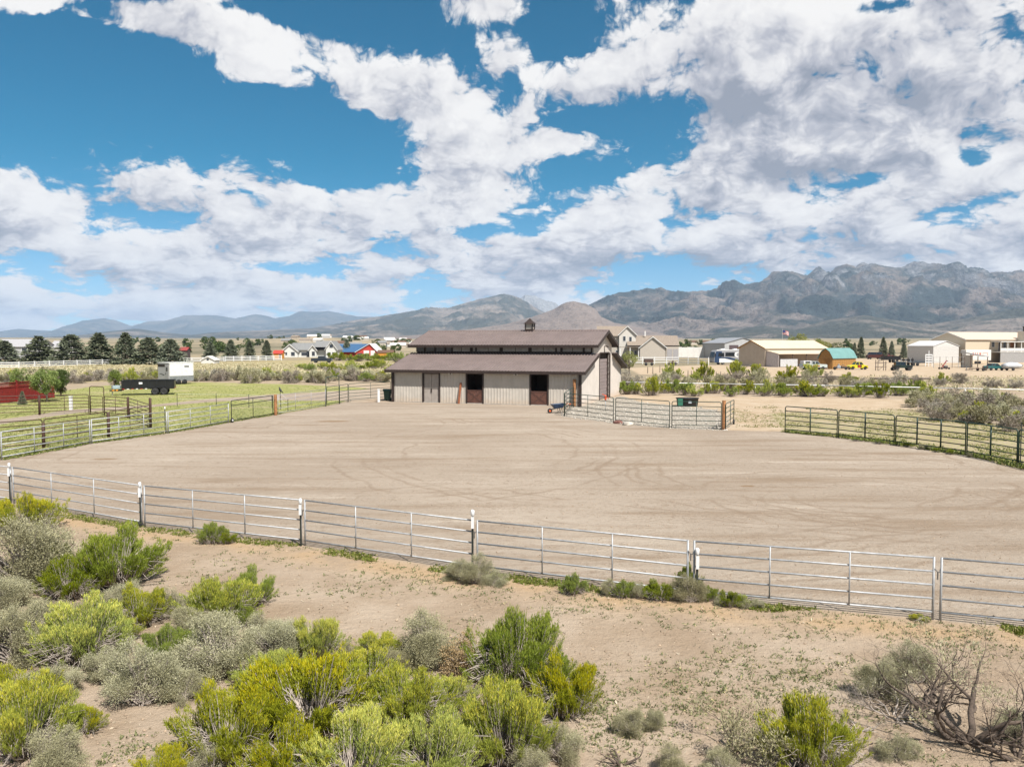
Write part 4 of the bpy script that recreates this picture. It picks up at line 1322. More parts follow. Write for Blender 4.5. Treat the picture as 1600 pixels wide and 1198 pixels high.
FORE = [  # kind, base px, py, width px, height factor, label
    ('R', 45, 842, 100, 1.0, 'yellow-tipped rabbitbrush below the near fence at the left edge'),
    ('S', 45, 938, 165, 1.0, 'largest silvery sagebrush at the left edge below the fence'),
    ('G', 180, 930, 150, .95, 'dark green rabbitbrush right of the large left-edge sagebrush'),
    ('G', 112, 945, 100, .9, 'olive green rabbitbrush pressed against the large left-edge sagebrush'),
    ('R', 218, 985, 85, 1.15, 'small yellow-topped rabbitbrush with bare grey stalks, left thicket'),
    ('R', 130, 1052, 150, 1.0, 'broad rabbitbrush with a skirt of grey dead twigs, left thicket'),
    ('S', 25, 1045, 130, .95, 'pale sagebrush at the left edge under the broad rabbitbrush'),
    ('S', 222, 1112, 130, 1.05, 'round silvery sagebrush standing over bare soil, left of centre'),
    ('G', 262, 1040, 85, 1.0, 'bright green shrub above the round silvery sagebrush'),
    ('R', 345, 965, 125, .9, 'rabbitbrush with a yellow crown beside the bare path'),
    ('G', 394, 938, 72, 1.3, 'upright green shrub right behind the yellow-crowned rabbitbrush'),
    ('S', 345, 1068, 150, .85, 'wide low sagebrush below the yellow-crowned rabbitbrush'),
    ('S', 262, 972, 70, .9, 'small grey sagebrush tucked between two rabbitbrush crowns'),
    ('G', 378, 985, 50, 1.1, 'little green sprig in front of the yellow-crowned rabbitbrush'),
    ('S', 440, 1042, 105, .9, 'grey sagebrush between the wide low sagebrush and olive shrub'),
    ('R', 495, 1036, 90, 1.2, 'olive rabbitbrush with open stalks above the largest rabbitbrush'),
    ('R', 480, 1160, 225, .85, 'largest yellow-green rabbitbrush in the bottom centre-left thicket'),
    ('R', 352, 1200, 160, 1.1, 'green-yellow rabbitbrush bordering the small bare patch'),
    ('R', 40, 1196, 160, 1.1, 'tall bright rabbitbrush in the lower left corner'),
    ('R', 25, 1120, 120, .9, 'yellowish rabbitbrush with dead stalks at the left edge, lower half'),
    ('S', 85, 1228, 120, .8, 'small sagebrush cut by the bottom edge near the left corner'),
    ('R', 245, 1245, 100, 1.0, 'pale rabbitbrush tips rising at the bottom edge, left of centre'),
    ('S', 665, 1050, 125, .85, 'silvery sagebrush at the back of the central thicket'),
    ('D', 728, 1062, 105, .9, 'dry straw-brown dead shrub beside the big green rabbitbrush'),
    ('G', 800, 1082, 155, 1.12, 'big lush green rabbitbrush in the middle of the foreground'),
    ('R', 880, 1125, 115, 1.25, 'right shoulder of lush rabbitbrush facing the bare soil'),
    ('R', 640, 1150, 150, .95, 'rabbitbrush with fanned dead stems in the bottom middle thicket'),
    ('R', 790, 1200, 165, 1.15, 'rounded yellow-topped rabbitbrush at the bottom, right of centre thicket'),
    ('R', 668, 1240, 170, 1.0, 'rabbitbrush cut by the bottom edge in the middle thicket'),
    ('R', 550, 1245, 180, .95, 'rabbitbrush cut by the bottom edge below the largest one'),
    ('S', 872, 1192, 85, 1.0, 'narrow grey sagebrush at the right end of the middle thicket'),
    ('R', 590, 1035, 75, .9, 'small olive rabbitbrush behind the middle thicket'),
    ('S', 545, 1045, 60, .8, 'small pale sagebrush between two rabbitbrush at the thicket back'),
    ('S', 985, 1150, 58, .95, 'small round sagebrush alone on bare soil, left one of two'),
    ('S', 1025, 1143, 46, .95, 'small round sagebrush alone on bare soil, right one of two'),
    ('S', 1048, 1215, 70, .9, 'pale sagebrush at the bottom edge under the leggy one'),
    ('R', 1270, 1218, 165, 1.05, 'lone bright yellow rabbitbrush at the bottom, on the right side'),
    ('S', 1130, 1225, 80, .8, 'pale sagebrush at the bottom edge left of the lone rabbitbrush'),
    ('S', 1402, 1190, 70, .8, 'small grey sagebrush under the dead branches at lower right'),
    ('S', 1592, 1165, 80, .8, 'small sagebrush at the right edge behind dead branches'),
    ('S', 1372, 1098, 80, 1.0, 'grey sagebrush at the left flank of the dead branches'),
    ('S', 1425, 1075, 80, 1.15, 'dark grey sagebrush growing through the dead branches'),
    ('S', 60, 1005, 90, .9, 'sagebrush between the large left-edge one and the broad rabbitbrush'),
    ('R', 180, 1012, 80, .8, 'low rabbitbrush filling the middle of the left thicket'),
    ('S', 120, 990, 70, .8, 'small pale sagebrush behind the broad left rabbitbrush'),
    ('S', 300, 1010, 85, .9, 'grey sagebrush behind the bright green shrub of the left thicket'),
    ('R', 420, 1090, 110, .9, 'rabbitbrush left of the largest yellow-green one'),
    ('S', 410, 1145, 80, .8, 'sagebrush under the left flank of the largest rabbitbrush'),
    ('R', 570, 1105, 130, .9, 'rabbitbrush between the largest one and the fanned dead stems'),
    ('S', 610, 1065, 80, .8, 'low silvery sagebrush at the back of the middle thicket'),
    ('R', 705, 1110, 90, .85, 'low rabbitbrush below the dry straw-brown shrub'),
    ('S', 740, 1150, 70, .8, 'grey sagebrush between two bottom-middle rabbitbrush'),
    ('G', 850, 1075, 95, 1.0, 'green rabbitbrush linking the big lush one to its right shoulder'),
    ('R', 450, 1240, 150, 1.0, 'rabbitbrush cut by the bottom edge left of the middle thicket'),
    ('S', 320, 1225, 90, .8, 'sagebrush tips at the bottom edge beside the bare patch'),
    ('R', 130, 1150, 70, .8, 'small rabbitbrush at the edge of the lower left bare patch'),
    ('S', 10, 960, 90, .8, 'sagebrush cut by the left edge at mid thicket'),
    ('S', 165, 1075, 85, .8, 'sagebrush at the right skirt of the broad left rabbitbrush'),
    ('S', 290, 1100, 80, .75, 'low sagebrush between the round silvery one and the wide low one'),
    ('S', 85, 1095, 90, .8, 'sagebrush between the two bright rabbitbrush at lower left'),
    ('G', 60, 890, 70, .9, 'green sprigs on top of the large left-edge sagebrush'),
    ('S', 410, 1010, 75, .8, 'pale sagebrush right of the little green sprig'),
    ('S', 190, 960, 75, .8, 'sagebrush below the dark green rabbitbrush of the left thicket'),
    ('S', 830, 1225, 90, .8, 'sagebrush at the bottom edge right of the middle thicket'),
    # along the fence foot
    ('G', 332, 842, 48, 1.0, 'bright green shrub at the foot of the third near panel, larger one'),
    ('G', 355, 843, 32, 1.0, 'bright green shrub at the foot of the third near panel, smaller one'),
    ('S', 745, 905, 56, 1.1, 'grey sagebrush climbing the tall capped fence post'),
    ('S', 715, 898, 50, .9, 'low sagebrush left of the tall capped fence post'),
    ('S', 775, 909, 40, .8, 'low sagebrush right of the tall capped fence post'),
    ('G', 897, 921, 46, 1.0, 'small green shrub alone at the foot of the fifth near panel'),
    ('S', 950, 924, 30, 1.2, 'leftmost small sagebrush in the row at the fifth panel foot'),
    ('G', 973, 926, 40, 1.0, 'left green shrub in the row at the fifth panel foot'),
    ('S', 996, 928, 30, 1.1, 'small sagebrush between green shrubs at the fifth panel foot'),
    ('G', 1030, 930, 52, .9, 'right green shrub in the row at the fifth panel foot'),
    ('G', 1076, 918, 42, 1.5, 'tall green shrub rising behind the silvery fence-post sagebrush'),
    ('S', 1076, 934, 62, .95, 'silvery sagebrush in front of the fifth capped fence post'),
    ('G', 1106, 932, 32, 1.1, 'green shrub at right of the silvery fence-post sagebrush'),
    ('G', 1140, 941, 36, 1.1, 'small pair of green tufts under the sixth near panel, left'),
    ('R', 1158, 942, 26, 1.1, 'small yellow-green tuft under the sixth near panel'),
    ('S', 1125, 940, 20, 1.0, 'tiny sagebrush left of the tufts under the sixth panel'),
    ('S', 1165, 945, 20, .9, 'tiny sagebrush right of the tufts under the sixth panel'),
    ('S', 1184, 944, 22, .9, 'rightmost tiny sagebrush under the sixth near panel'),
    ('R', 1437, 964, 30, .5, 'flat yellow-green tuft by the open gap of the near fence'),
]
cnt = {'R': 0, 'G': 0, 'S': 0, 'D': 0}
nmz = {'R': 'rabbitbrush', 'G': 'green_rabbitbrush', 'S': 'sagebrush', 'D': 'dry_shrub'}
for kind, px, py, w, hs, lab in FORE:
    p = ground_p(px, py - w * .12) if py > 970 or px < 300 else ground_p(px, py + 5)
    bank = {'R': RAB, 'G': RABG, 'S': SAGE, 'D': [DRY]}[kind]
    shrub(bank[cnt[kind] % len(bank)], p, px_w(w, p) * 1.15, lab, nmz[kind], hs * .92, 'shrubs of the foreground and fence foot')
    cnt[kind] += 1


# leggy sagebrush and dead, twisted ones: their own wood
def branchy(seed, L0, r0, depth, spread, n_root, up=.5, flat=1.0):
    rng = random.Random(seed)
    mb = MB()
    tips = []

    def grow(p, d, L, r, k):
        pts, rs = [p], [r]
        q = p.copy()
        dd = d.copy()
        for i in range(4):
            dd = (dd + Vector((rng.gauss(0, .26), rng.gauss(0, .26), rng.gauss(0, .20) + .04 * up))).normalized()
            q = q + dd * (L / 4)
            q.z = max(q.z, .03)
            pts.append(q.copy())
            rs.append(r * (1 - .11 * (i + 1)))
        mb.tube(pts, rs, 5 if r > .012 else 3)
        if k == 0:
            tips.append((q.copy(), dd.copy()))
            return
        for j in range(rng.choice((2, 3, 3))):
            i = rng.choice((2, 3, 4, 4))
            nd_ = (dd + Vector((rng.gauss(0, spread), rng.gauss(0, spread), rng.gauss(0, spread * .6) + .10 * up))).normalized()
            grow(pts[i], nd_, L * rng.uniform(.55, .82), rs[i] * .66, k - 1)
    for j in range(n_root):
        a = 2 * pi * j / n_root + rng.uniform(-.4, .4)
        grow(Vector((.03 * cos(a), .03 * sin(a), -.03)), Vector((cos(a) * flat, sin(a) * flat * .6, up)).normalized(), L0 * rng.uniform(.7, 1.2), r0 * rng.uniform(.7, 1.1), depth)
    return mb, tips


def puffs(tips, seed, per, size, leafmat, lod=1.0):
    rng = np.random.default_rng(seed)
    E = np.array([list(t[0]) for t in tips])
    N = len(E) * per
    si = np.repeat(np.arange(len(E)), per)
    o = rng.normal(0, 1, (N, 3)) * size
    Dr = np.array([0, 0, .6]) + o / size * .5 + rng.normal(0, .3, (N, 3))
    cols = np.stack([rng.uniform(0, 1, N), (rng.uniform(0, 1, N) < .05).astype(float), np.zeros(N), np.ones(N)], 1)
    v, f, c = blades(E[si] + o, Dr, rng.uniform(.03, .06, N) * lod, rng.uniform(.005, .009, N) * lod, rng, cols)
    return mesh_np('shrub_foliage', v, f, [leafmat], c)


def branch_shrub(p, label, name, seed, L0, r0, depth, spread, n_root, up, flat, leaf_share, size, wood):
    t = thing(name, label, 'shrub', p)
    mb, tips = branchy(seed, L0, r0, depth, spread, n_root, up, flat)
    mb.build('branches', wood, t, True, fix=False)
    tips = tips[::max(1, int(1 / leaf_share))] if leaf_share > 0 else []
    if tips:
        o = bpy.data.objects.new('foliage', puffs(tips, seed, 90, size, m_sage))
        COL.objects.link(o)
        o.parent = t
    return t


branch_shrub(ground_p(1140, 1172), 'leggy sagebrush with dark bare trunks and grey leaf tufts', 'leggy_sagebrush', 5, .46, .030, 3, .55, 4, 1.0, .8, .5, .07, m_bark)
branch_shrub(ground_p(1512, 1160), 'large dead sagebrush of twisted grey branches at lower right', 'dead_sagebrush', 12, .80, .055, 5, .58, 7, .60, 1.0, .012, .06, m_bark)
branch_shrub(ground_p(1395, 1120), 'spiky heap of grey dead twigs left of the dead sagebrush', 'dead_twig_heap', 21, .42, .016, 4, .5, 11, .45, 1.1, 0, .05, m_twig)
branch_shrub(ground_p(1450, 1105), 'dense dark tangle of dead brush behind the large dead sagebrush', 'dead_brush_tangle', 41, .55, .024, 5, .6, 8, .65, 1.0, .01, .06, m_bark)
branch_shrub(ground_p(1590, 1185), 'dark dead branches lying at the lower right corner', 'dead_branches', 23, .6, .030, 5, .6, 8, .4, 1.2, 0, .05, m_bark)
branch_shrub(ground_p(968, 1190), 'small bare blackened stump with crooked branches', 'bare_stump', 8, .22, .028, 2, .6, 4, .6, 1.0, 0, .05, m_bark)
branch_shrub(ground_p(1340, 1140), 'pale broken sticks on the soil beside the lone rabbitbrush', 'broken_sticks', 31, .30, .012, 2, .7, 5, .08, 1.3, 0, .05, m_twig)

# ---- shrubs of the middle distance
RS = random.Random(11)
ORD = ['first', 'second', 'third', 'fourth', 'fifth', 'sixth', 'seventh', 'eighth', 'ninth', 'tenth', 'eleventh', 'twelfth', 'thirteenth', 'fourteenth', 'fifteenth', 'sixteenth', 'seventeenth',
       'eighteenth', 'nineteenth', 'twentieth', 'twenty-first', 'twenty-second', 'twenty-third', 'twenty-fourth', 'twenty-fifth', 'twenty-sixth', 'twenty-seventh', 'twenty-eighth', 'twenty-ninth', 'thirtieth']


def band(kinds, n, px0, px1, py0, py1, w0, w1, label, name, group, hs=1.0, slope=0.0):
    for i in range(n):
        lab_i = '%s, %s from the %s' % (label, ORD[i], 'barn' if 970 <= px0 < 1000 else 'left')
        px = px0 + (px1 - px0) * (i + RS.uniform(.1, .9)) / n
        py = RS.uniform(py0, py1) + slope * (px - px0)
        bank = RS.choice(kinds)
        p = G(px, py)
        shrub(RS.choice(bank), p, px_w(RS.uniform(w0, w1), p), lab_i, name, hs * RS.uniform(.85, 1.25), group)


band([RAB_F, RABG_F], 26, 972, 1440, 613, 618, 26, 46, 'low green shrub in the front row under the white rail', 'green_shrub', 'front row of green shrubs under the white rail', .85, .010)
band([SAGE_F, GREY_F, SAGE_F], 16, 972, 1450, 604, 612, 26, 42, 'grey sagebrush in the brush belt crossed by the white rail', 'grey_sagebrush', 'grey shrubs in the brush belt behind the barn', 1.0, .010)
band([RAB_F, GREY_F, SAGE_F, GREY_F], 24, 975, 1600, 595, 603, 20, 32, 'brush belt shrub on the yard side of the white rail', 'brush_shrub', 'shrubs on the yard side of the white rail', .85, .006)
band([RAB_F], 6, 1040, 1280, 592, 598, 28, 40, 'tall yellow-green shrub rising above the white rail right of the barn', 'yellow_green_shrub', 'tall yellow-green shrubs above the white rail', 1.15)
band([GREY_F, SAGE_F, GREY_F], 26, 1440, 1640, 620, 655, 36, 60, 'grey brown shrub on the brushy bank behind the green panels', 'bank_shrub', 'grey shrubs of the brushy bank at right', .78, .14)
band([RAB_F, SAGE_F], 24, 1430, 1640, 614, 652, 30, 52, 'greener shrub among the grey brush of the right bank', 'bank_green_shrub', 'greener shrubs of the brushy bank at right', .85, .12)
band([SAGE_F, SAGE_F, SAGE_F, GREY_F], 20, 300, 610, 594, 599, 28, 40, 'sagebrush in the belt between lawn and dry grass', 'belt_sagebrush', 'sagebrush belt behind the lawn', .8)
band([RABG_F, RAB_F], 8, 400, 600, 590, 598, 24, 36, 'green shrub in the sagebrush belt behind the lawn', 'belt_green_shrub', 'green shrubs in the belt behind the lawn', .9)
band([SAGE_F, SAGE_F, GREY_F], 14, -20, 250, 593, 599, 32, 46, 'large sagebrush behind the red fence and trailers', 'tall_sagebrush', 'large sagebrush at the far left', .72)
band([RAB_F, RABG_F], 6, 0, 250, 588, 600, 22, 36, 'yellow-green shrub among the far left sagebrush', 'yellow_shrub', 'yellow-green shrubs at the far left', 1.0)
band([RABG_F, RAB_F], 13, 470, 640, 573, 581, 20, 34, 'low green shrub in the dry grass field', 'field_shrub', 'low shrubs in the dry grass field', .6)
band([RABG_F], 8, 528, 640, 563, 566, 26, 40, 'clipped green hedge shrub before the red barn', 'hedge_shrub', 'hedge shrubs before the red barn', .55)
band([RABG_F, SAGE_F, RABG_F], 8, 1330, 1530, 686, 689, 14, 22, 'weed tuft at the foot of the right green panels', 'weed_tuft', 'weed tufts under the right green panels', .7, .135)


# ---- ground cover nobody could count
def scatter_small(name, n, region, size, leafmat, seed, per=9, tall=1.0, keep=None):
    rng = np.random.default_rng(seed)
    P = []
    while len(P) < n:
        px, py = rng.uniform(region[0], region[2]), rng.uniform(region[1], region[3])
        p = G(px, py)
        if keep and not keep(p.x, p.y, rng):
            continue
        P.append((p.x, p.y, hgt(p.x, p.y)))
    P = np.array(P)
    N = n * per
    si = np.repeat(np.arange(n), per)
    s = (rng.uniform(.4, 1.0, n) ** 1.5 * size)[si]
    o = rng.normal(0, .55, (N, 3)) * s[:, None] * np.array([1, 1, .0])
    Dr = rng.normal(0, .8, (N, 3)) * np.array([1, 1, .4]) + np.array([0, 0, .7 * tall])
    cols = np.stack([rng.uniform(0, 1, N), (rng.uniform(0, 1, N) < .12).astype(float), np.zeros(N), np.ones(N)], 1)
    v, f, c = blades(P[si] + o, Dr, s * rng.uniform(.5, 1.1, N), s * rng.uniform(.10, .2, N), rng, cols)
    o = bpy.data.objects.new(name, mesh_np(name, v, f, [leafmat], c))
    COL.objects.link(o)
    o['kind'] = 'stuff'
    return o


def outside(x, y, rng):
    q = polydist(x, y, ARENA)
    if q > -.1:
        return False
    d = mnoise.noise(Vector((x * .35, y * .35, 9))) + .5 * mnoise.noise(Vector((x * 1.1, y * 1.1, 4)))
    return d + (.35 if q > -2.0 else 0) > rng.uniform(-.1, .7)


def fence_foot(x, y, rng):
    q = polydist(x, y, ARENA)
    return -.45 < q < .05 and mnoise.noise(Vector((x * .6, y * .6, 2))) > -.05


m_seed = leaf_mat('seedling_leaf', (0.12, 0.14, 0.045), (0.27, 0.27, 0.12), (0.5, 0.42, 0.2), 0.2)
m_grassy = leaf_mat('lawn_grass_blade', (0.13, 0.18, 0.03), (0.32, 0.34, 0.09), (0.52, 0.44, 0.22), 0.3)
m_straw = leaf_mat('dry_grass_blade', (0.46, 0.37, 0.20), (0.68, 0.58, 0.37), (0.25, 0.26, 0.09), 0.3)
scatter_small('soil_seedlings', 3800, (0, 810, 1600, 1198), .085, m_seed, 1, 8, keep=outside)
scatter_small('fence_foot_weeds', 1500, (0, 745, 1600, 1010), .11, m_grassy, 2, 12, keep=fence_foot)
m_litter = leaf_mat('twig_litter', (0.20, 0.14, 0.09), (0.50, 0.40, 0.29), None, 0.0)
lit = scatter_small('twig_litter', 2600, (0, 900, 1600, 1198), .10, m_litter, 3, 3, .06, keep=lambda x, y, r: polydist(x, y, ARENA) < -.6)
scatter_small('left_fence_weeds', 900, (0, 640, 440, 735), .22, m_grassy, 4, 10, keep=lambda x, y, r: -.5 < polydist(x, y, ARENA) < .1)
scatter_small('right_fence_weeds', 900, (1225, 670, 1600, 745), .26, m_grassy, 5, 10, keep=lambda x, y, r: -.7 < polydist(x, y, ARENA) < .15 and mnoise.noise(Vector((x * .5, y * .5, 7))) > -.25)
scatter_small('lawn_grass', 16000, (0, 602, 600, 720), .13, m_grassy, 6, 4, keep=lambda x, y, r: inpoly(x, y, LAWN_L) and not inpoly(x, y, TRACK))
scatter_small('right_lawn_grass', 6000, (1140, 632, 1600, 735), .14, m_grassy, 16, 4, keep=lambda x, y, r: inpoly(x, y, LAWN_R) and mnoise.noise(Vector((x * .3, y * .3, 5))) > -.05)
scatter_small('dry_field_grass', 10000, (0, 568, 720, 594), .65, m_straw, 8, 5, 1.4, keep=lambda x, y, r: mnoise.noise(Vector((x * .05, y * .05, 5))) > -.35)
scatter_small('dry_bank_grass', 2000, (975, 588, 1600, 612), .6, m_straw, 9, 5, 1.2)


def stones(name, n, keep, region, s0, s1, m, seed):
    rng = random.Random(seed)
    mb = MB()
    c = 0
    while c < n:
        p = G(rng.uniform(region[0], region[2]), rng.uniform(region[1], region[3]))
        if not keep(p.x, p.y):
            continue
        c += 1
        s = s0 + (s1 - s0) * rng.random() ** 2.5
        q = [Vector((rng.uniform(.7, 1.2) * s * a, rng.uniform(.7, 1.2) * s * b_, rng.uniform(.5, .9) * s * g_)) + p + Vector((0, 0, s * .25 + hgt(p.x, p.y)))
             for a, b_, g_ in ((1, 0, 0), (-1, 0, 0), (0, 1, 0), (0, -1, 0), (0, 0, 1), (0, 0, -1))]
        mb.add(q, [(0, 2, 4), (2, 1, 4), (1, 3, 4), (3, 0, 4), (2, 0, 5), (1, 2, 5), (3, 1, 5), (0, 3, 5)])
    o = mb.build(name, m, None, fix=False)
    o['kind'] = 'stuff'
    return o


m_stone = mat('pale_gravel_stone', (0.50, 0.455, 0.39), 0.9, 0, 0.3, 1.5)
m_clod = mat('soil_clod', (0.40, 0.30, 0.21), 0.95, 0, 0.35, 2.0)
stones('gravel', 2600, lambda x, y: polydist(x, y, GRAVEL) > -.35, (875, 622, 1140, 676), .03, .11, m_stone, 3)
stones('soil_clods', 2600, lambda x, y: polydist(x, y, ARENA) < -.5, (0, 820, 1600, 1198), .008, .038, m_clod, 4)
stones('arena_pebbles', 2200, lambda x, y: polydist(x, y, ARENA) > .5, (0, 660, 1600, 990), .010, .035, m_clod, 6)


# ---- trees
def spruce_meshes(seed, spread=.30, n=420, per=22):
    """unit spruce, 1 tall: whorls of drooping boughs round a straight trunk"""
    rng = np.random.default_rng(seed)
    z = np.round(rng.uniform(.03, .99, n) * 17 + rng.normal(0, .22, n)) / 17 + rng.normal(0, .008, n)
    z = np.clip(z, .02, 1.0)
    a = rng.uniform(0, 2 * pi, n)
    ln = spread * (1.04 - z) ** .75 * rng.uniform(.5, 1.18, n)
    N = n * per
    si = np.repeat(np.arange(n), per)
    t = rng.uniform(.25, 1, N) ** .7
    r = ln[si] * t
    aa = a[si] + rng.normal(0, .10, N)
    P = np.stack([r * np.cos(aa), r * np.sin(aa), z[si] - .10 * r / spread * .5 + .07 * t * t * ln[si]], 1) + rng.normal(0, .006, (N, 3))
    Dr = np.stack([np.cos(aa), np.sin(aa), np.full(N, -.15)], 1) + rng.normal(0, .5, (N, 3))
    cols = np.stack([np.clip(rng.uniform(0, .7, N) + .3 * t, 0, 1), np.zeros(N), np.zeros(N), np.ones(N)], 1)
    v, f, c = blades(P, Dr, rng.uniform(.030, .055, N), rng.uniform(.010, .018, N), rng, cols)
    return mesh_np('tree_crown', v, f, [MATS['spruce_needles']], c)


def leafy_meshes(seed, K=26, per=150, leafmat=None, shape=(.36, .36, .36), base=.32, leaf=.035):
    """unit broadleaf crown, 1 tall with its trunk: uneven leaf masses with gaps"""
    rng = np.random.default_rng(seed)
    d = rng.normal(0, 1, (K, 3))
    d /= np.linalg.norm(d, axis=1, keepdims=True)
    c = d * np.array(shape) * (rng.uniform(.35, 1, K) ** .5)[:, None]
    c[:, 2] = c[:, 2] + base + shape[2]
    rad = rng.uniform(.07, .15, K)
    N = K * per
    si = np.repeat(np.arange(K), per)
    q = rng.normal(0, 1, (N, 3))
    q /= np.linalg.norm(q, axis=1, keepdims=True)
    P = c[si] + q * (rad[si] * rng.uniform(.3, 1, N) ** .5)[:, None]
    Dr = q + rng.normal(0, .6, (N, 3)) + np.array([0, 0, -.2])
    cols = np.stack([np.clip(rng.uniform(0, 1, N) * .7 + rng.uniform(-.1, .35, K)[si], 0, 1), np.zeros(N), np.zeros(N), np.ones(N)], 1)
    v, f, cc = blades(P, Dr, rng.uniform(.6, 1.3, N) * leaf, rng.uniform(.25, .5, N) * leaf, rng, cols)
    return mesh_np('tree_crown', v, f, [leafmat], cc), c


leaf_mat('spruce_needles', (0.085, 0.115, 0.068), (0.28, 0.30, 0.195), None, 0.1)
leaf_mat('pine_needles', (0.055, 0.075, 0.022), (0.15, 0.16, 0.06), None, 0.1)
m_leafg = leaf_mat('broad_leaf', (0.13, 0.19, 0.025), (0.33, 0.38, 0.07), None, 0.3)
m_leafd = leaf_mat('dark_broad_leaf', (0.055, 0.09, 0.018), (0.15, 0.20, 0.045), None, 0.25)
m_leafy = leaf_mat('yellow_green_leaf', (0.22, 0.24, 0.04), (0.44, 0.43, 0.13), None, 0.3)
SPR = [spruce_meshes(i, .30 + .03 * (i % 3)) for i in range(4)]
m_trunk = mat('trunk_bark', (0.14, 0.10, 0.075), 0.9, 0, .3, 3.0)
m_trunkw = mat('pale_trunk_bark', (0.48, 0.43, 0.37), 0.85, 0, .25, 6.0)


def spruce(px, py_base, py_top, label, group=None, k=0, depth=None, wide=1.0, z0=0.0):
    p = G(px, py_base) if depth is None else D(px, depth)
    p.z = z0
    h = (py_base - py_top) * p.y / FPX if depth is None else D(px, depth, py_top).z - z0
    t = thing('spruce_tree', label, 'tree', p, k * 1.7, group)
    o = bpy.data.objects.new('crown', SPR[k % 4])
    COL.objects.link(o)
    o.parent = t
    o.scale = (h * wide, h * wide, h)
    MB().lathe([(.022 * h, -.1), (.018 * h, .3 * h), (.004 * h, .97 * h)], 7).build('trunk', m_trunk, t, True)
    return t


def leafy(px, py_base, py_top, label, leafmat, seed, wide=1.0, trunk=None, base=.30, group=None, depth=None, K=26, z0=0.0, leaf=.035, per=150):
    p = G(px, py_base) if depth is None else D(px, depth)
    p.z = z0
    h = (py_base - py_top) * p.y / FPX if depth is None else D(px, depth, py_top).z - z0
    t = thing('broadleaf_tree', label, 'tree', p, 0, group)
    me, cs = leafy_meshes(seed, K, per, leafmat, (.30 * wide, .30 * wide, (1 - base) / 2 - .06), base, leaf)
    o = bpy.data.objects.new('crown', me)
    COL.objects.link(o)
    o.parent = t
    o.scale = (h, h, h)
    rng = random.Random(seed)
    mb = MB().tube([(0, 0, -.05), (.01 * h, 0, .15 * h), (0, .01 * h, base * h), (0, 0, (base + .35) * h)], [.030 * h, .024 * h, .018 * h, .005 * h], 7)
    for c in cs[::2]:
        mb.tube([(0, 0, base * h * rng.uniform(.6, 1.1)), Vector(c) * h * .6 + Vector((0, 0, .05 * h)), Vector(c) * h], [.011 * h, .007 * h, .002 * h], 4)
    mb.build('trunk', trunk or m_trunk, t, True, fix=False)
    return t


sw = ['spruce at the far left in front of the grey roofs', 'second spruce from the left in the row behind the white fence', 'third spruce from the left in the row', 'fourth spruce in the row, slender top', 'fifth and tallest spruce in the row', 'sixth spruce in the row', 'seventh spruce, behind the horse trailer']
for k, ((px, top, w), lab) in enumerate(zip(((8, 533, 2.5), (62, 526, 2.3), (112, 523, 2.2), (155, 521, 1.95), (197, 520.5, 1.6), (233, 528, 2.1), (267, 530, 2.0)), sw)):
    spruce(px, 569.5, top, lab, 'spruces behind the white fence', k, wide=w)
for k, (px, b, top, w, lab) in enumerate(((329, 562, 534, 1.5, 'ragged dark spruce beside the little white shed'), (361, 562.5, 531, 1.3, 'blue spruce before the white house, left one'), (390, 562, 533, 1.3, 'olive green spruce between two blue ones'), (417, 562.5, 532, 1.2, 'blue spruce at the yellow playhouse'),
                                          (496, 556, 541, .85, 'small spruce in front of the white house'), (542, 557, 530, 1.0, 'dark spruce before the blue-roofed red barn'))):
    spruce(px, b, top, lab, None, k + 1, wide=w)
leafy(73, 627, 571, 'young leafy tree with white trunk before the red fence', m_leafg, 3, 1.25, m_trunkw, .22, K=34, per=260, leaf=.03)
leafy(95, 619, 574, 'darker leafy tree right behind the white-trunked one', m_leafd, 4, .9, None, .18, K=30, per=220, leaf=.03)
leafy(34, 612, 572, 'broad leafy tree behind the red fence', m_leafg, 5, 1.4, None, .15, K=34, per=220, leaf=.035)
leafy(180, 608, 575, 'small leafy tree at the tongue of the black trailer', m_leafg, 6, .8, None, .12, K=22, per=200, leaf=.035)
spruce(35, 632, 611, 'small young conifer before the red fence', None, 2, wide=.95)
leafy(5, 570, 527, 'bright green tree top at the far left behind spruces', m_leafg, 7, .9, None, .2, depth=300)
for k, (px, top, dp, mm, lab) in enumerate(((1247, 517, 250, m_leafy, 'yellow-green tree behind the tan pole barn'), (1283, 525, 260, m_leafy, 'wide pale green tree behind the pole barn end'), (1262, 528, 265, m_leafg, 'low green tree between two pale trees'),
                                            (1305, 534, 300, m_leafd, 'dark round tree behind the green-roofed shed'), (1322, 538, 300, m_leafd, 'small dark tree right of the dark round one'))):
    leafy(px, 0, top, lab, mm, 20 + k, 1.0, None, .2, depth=dp)
for k, (px, top, w, lab) in enumerate(((1345, 527, .8, 'narrow spruce left of the brown van'), (1380, 527, .8, 'tallest dark spruce behind the brown van'), (1393, 533, .7, 'smaller dark spruce beside the tallest one'), (1412, 533, .8, 'dark spruce at the white carport'), (1335, 536, .8, 'little spruce by the dark tree'))):
    spruce(px, 0, top, lab, None, k, depth=310, wide=w)
for k, (px, b, top, lab) in enumerate(((1026, 548, 532, 'slim young tree at the tan house gable'), (1046, 548, 530, 'slim young tree at the tan house garage'))):
    leafy(px, b, top, lab, m_leafd, 40 + k, .7, None, .25, depth=None)
leafy(983, 580, 547, 'yellow-green small tree right behind the barn eave', m_leafy, 44, 1.1, None, .3, depth=150)
for k, (px, b, top, lab) in enumerate(((514, 560, 549, 'young street tree left of the pickup'), (525, 559, 548, 'round green shrub tree by the house'), (600, 556, 539, 'dark tree right of the orange shed'), (614, 556, 538, 'second dark tree right of the orange shed'), (590, 556, 538, 'tree behind the red barn corner'))):
    leafy(px, b, top, lab, (m_leafg, m_leafg, m_leafd, m_leafd, m_leafg)[k], 50 + k, 1.0, None, .2)
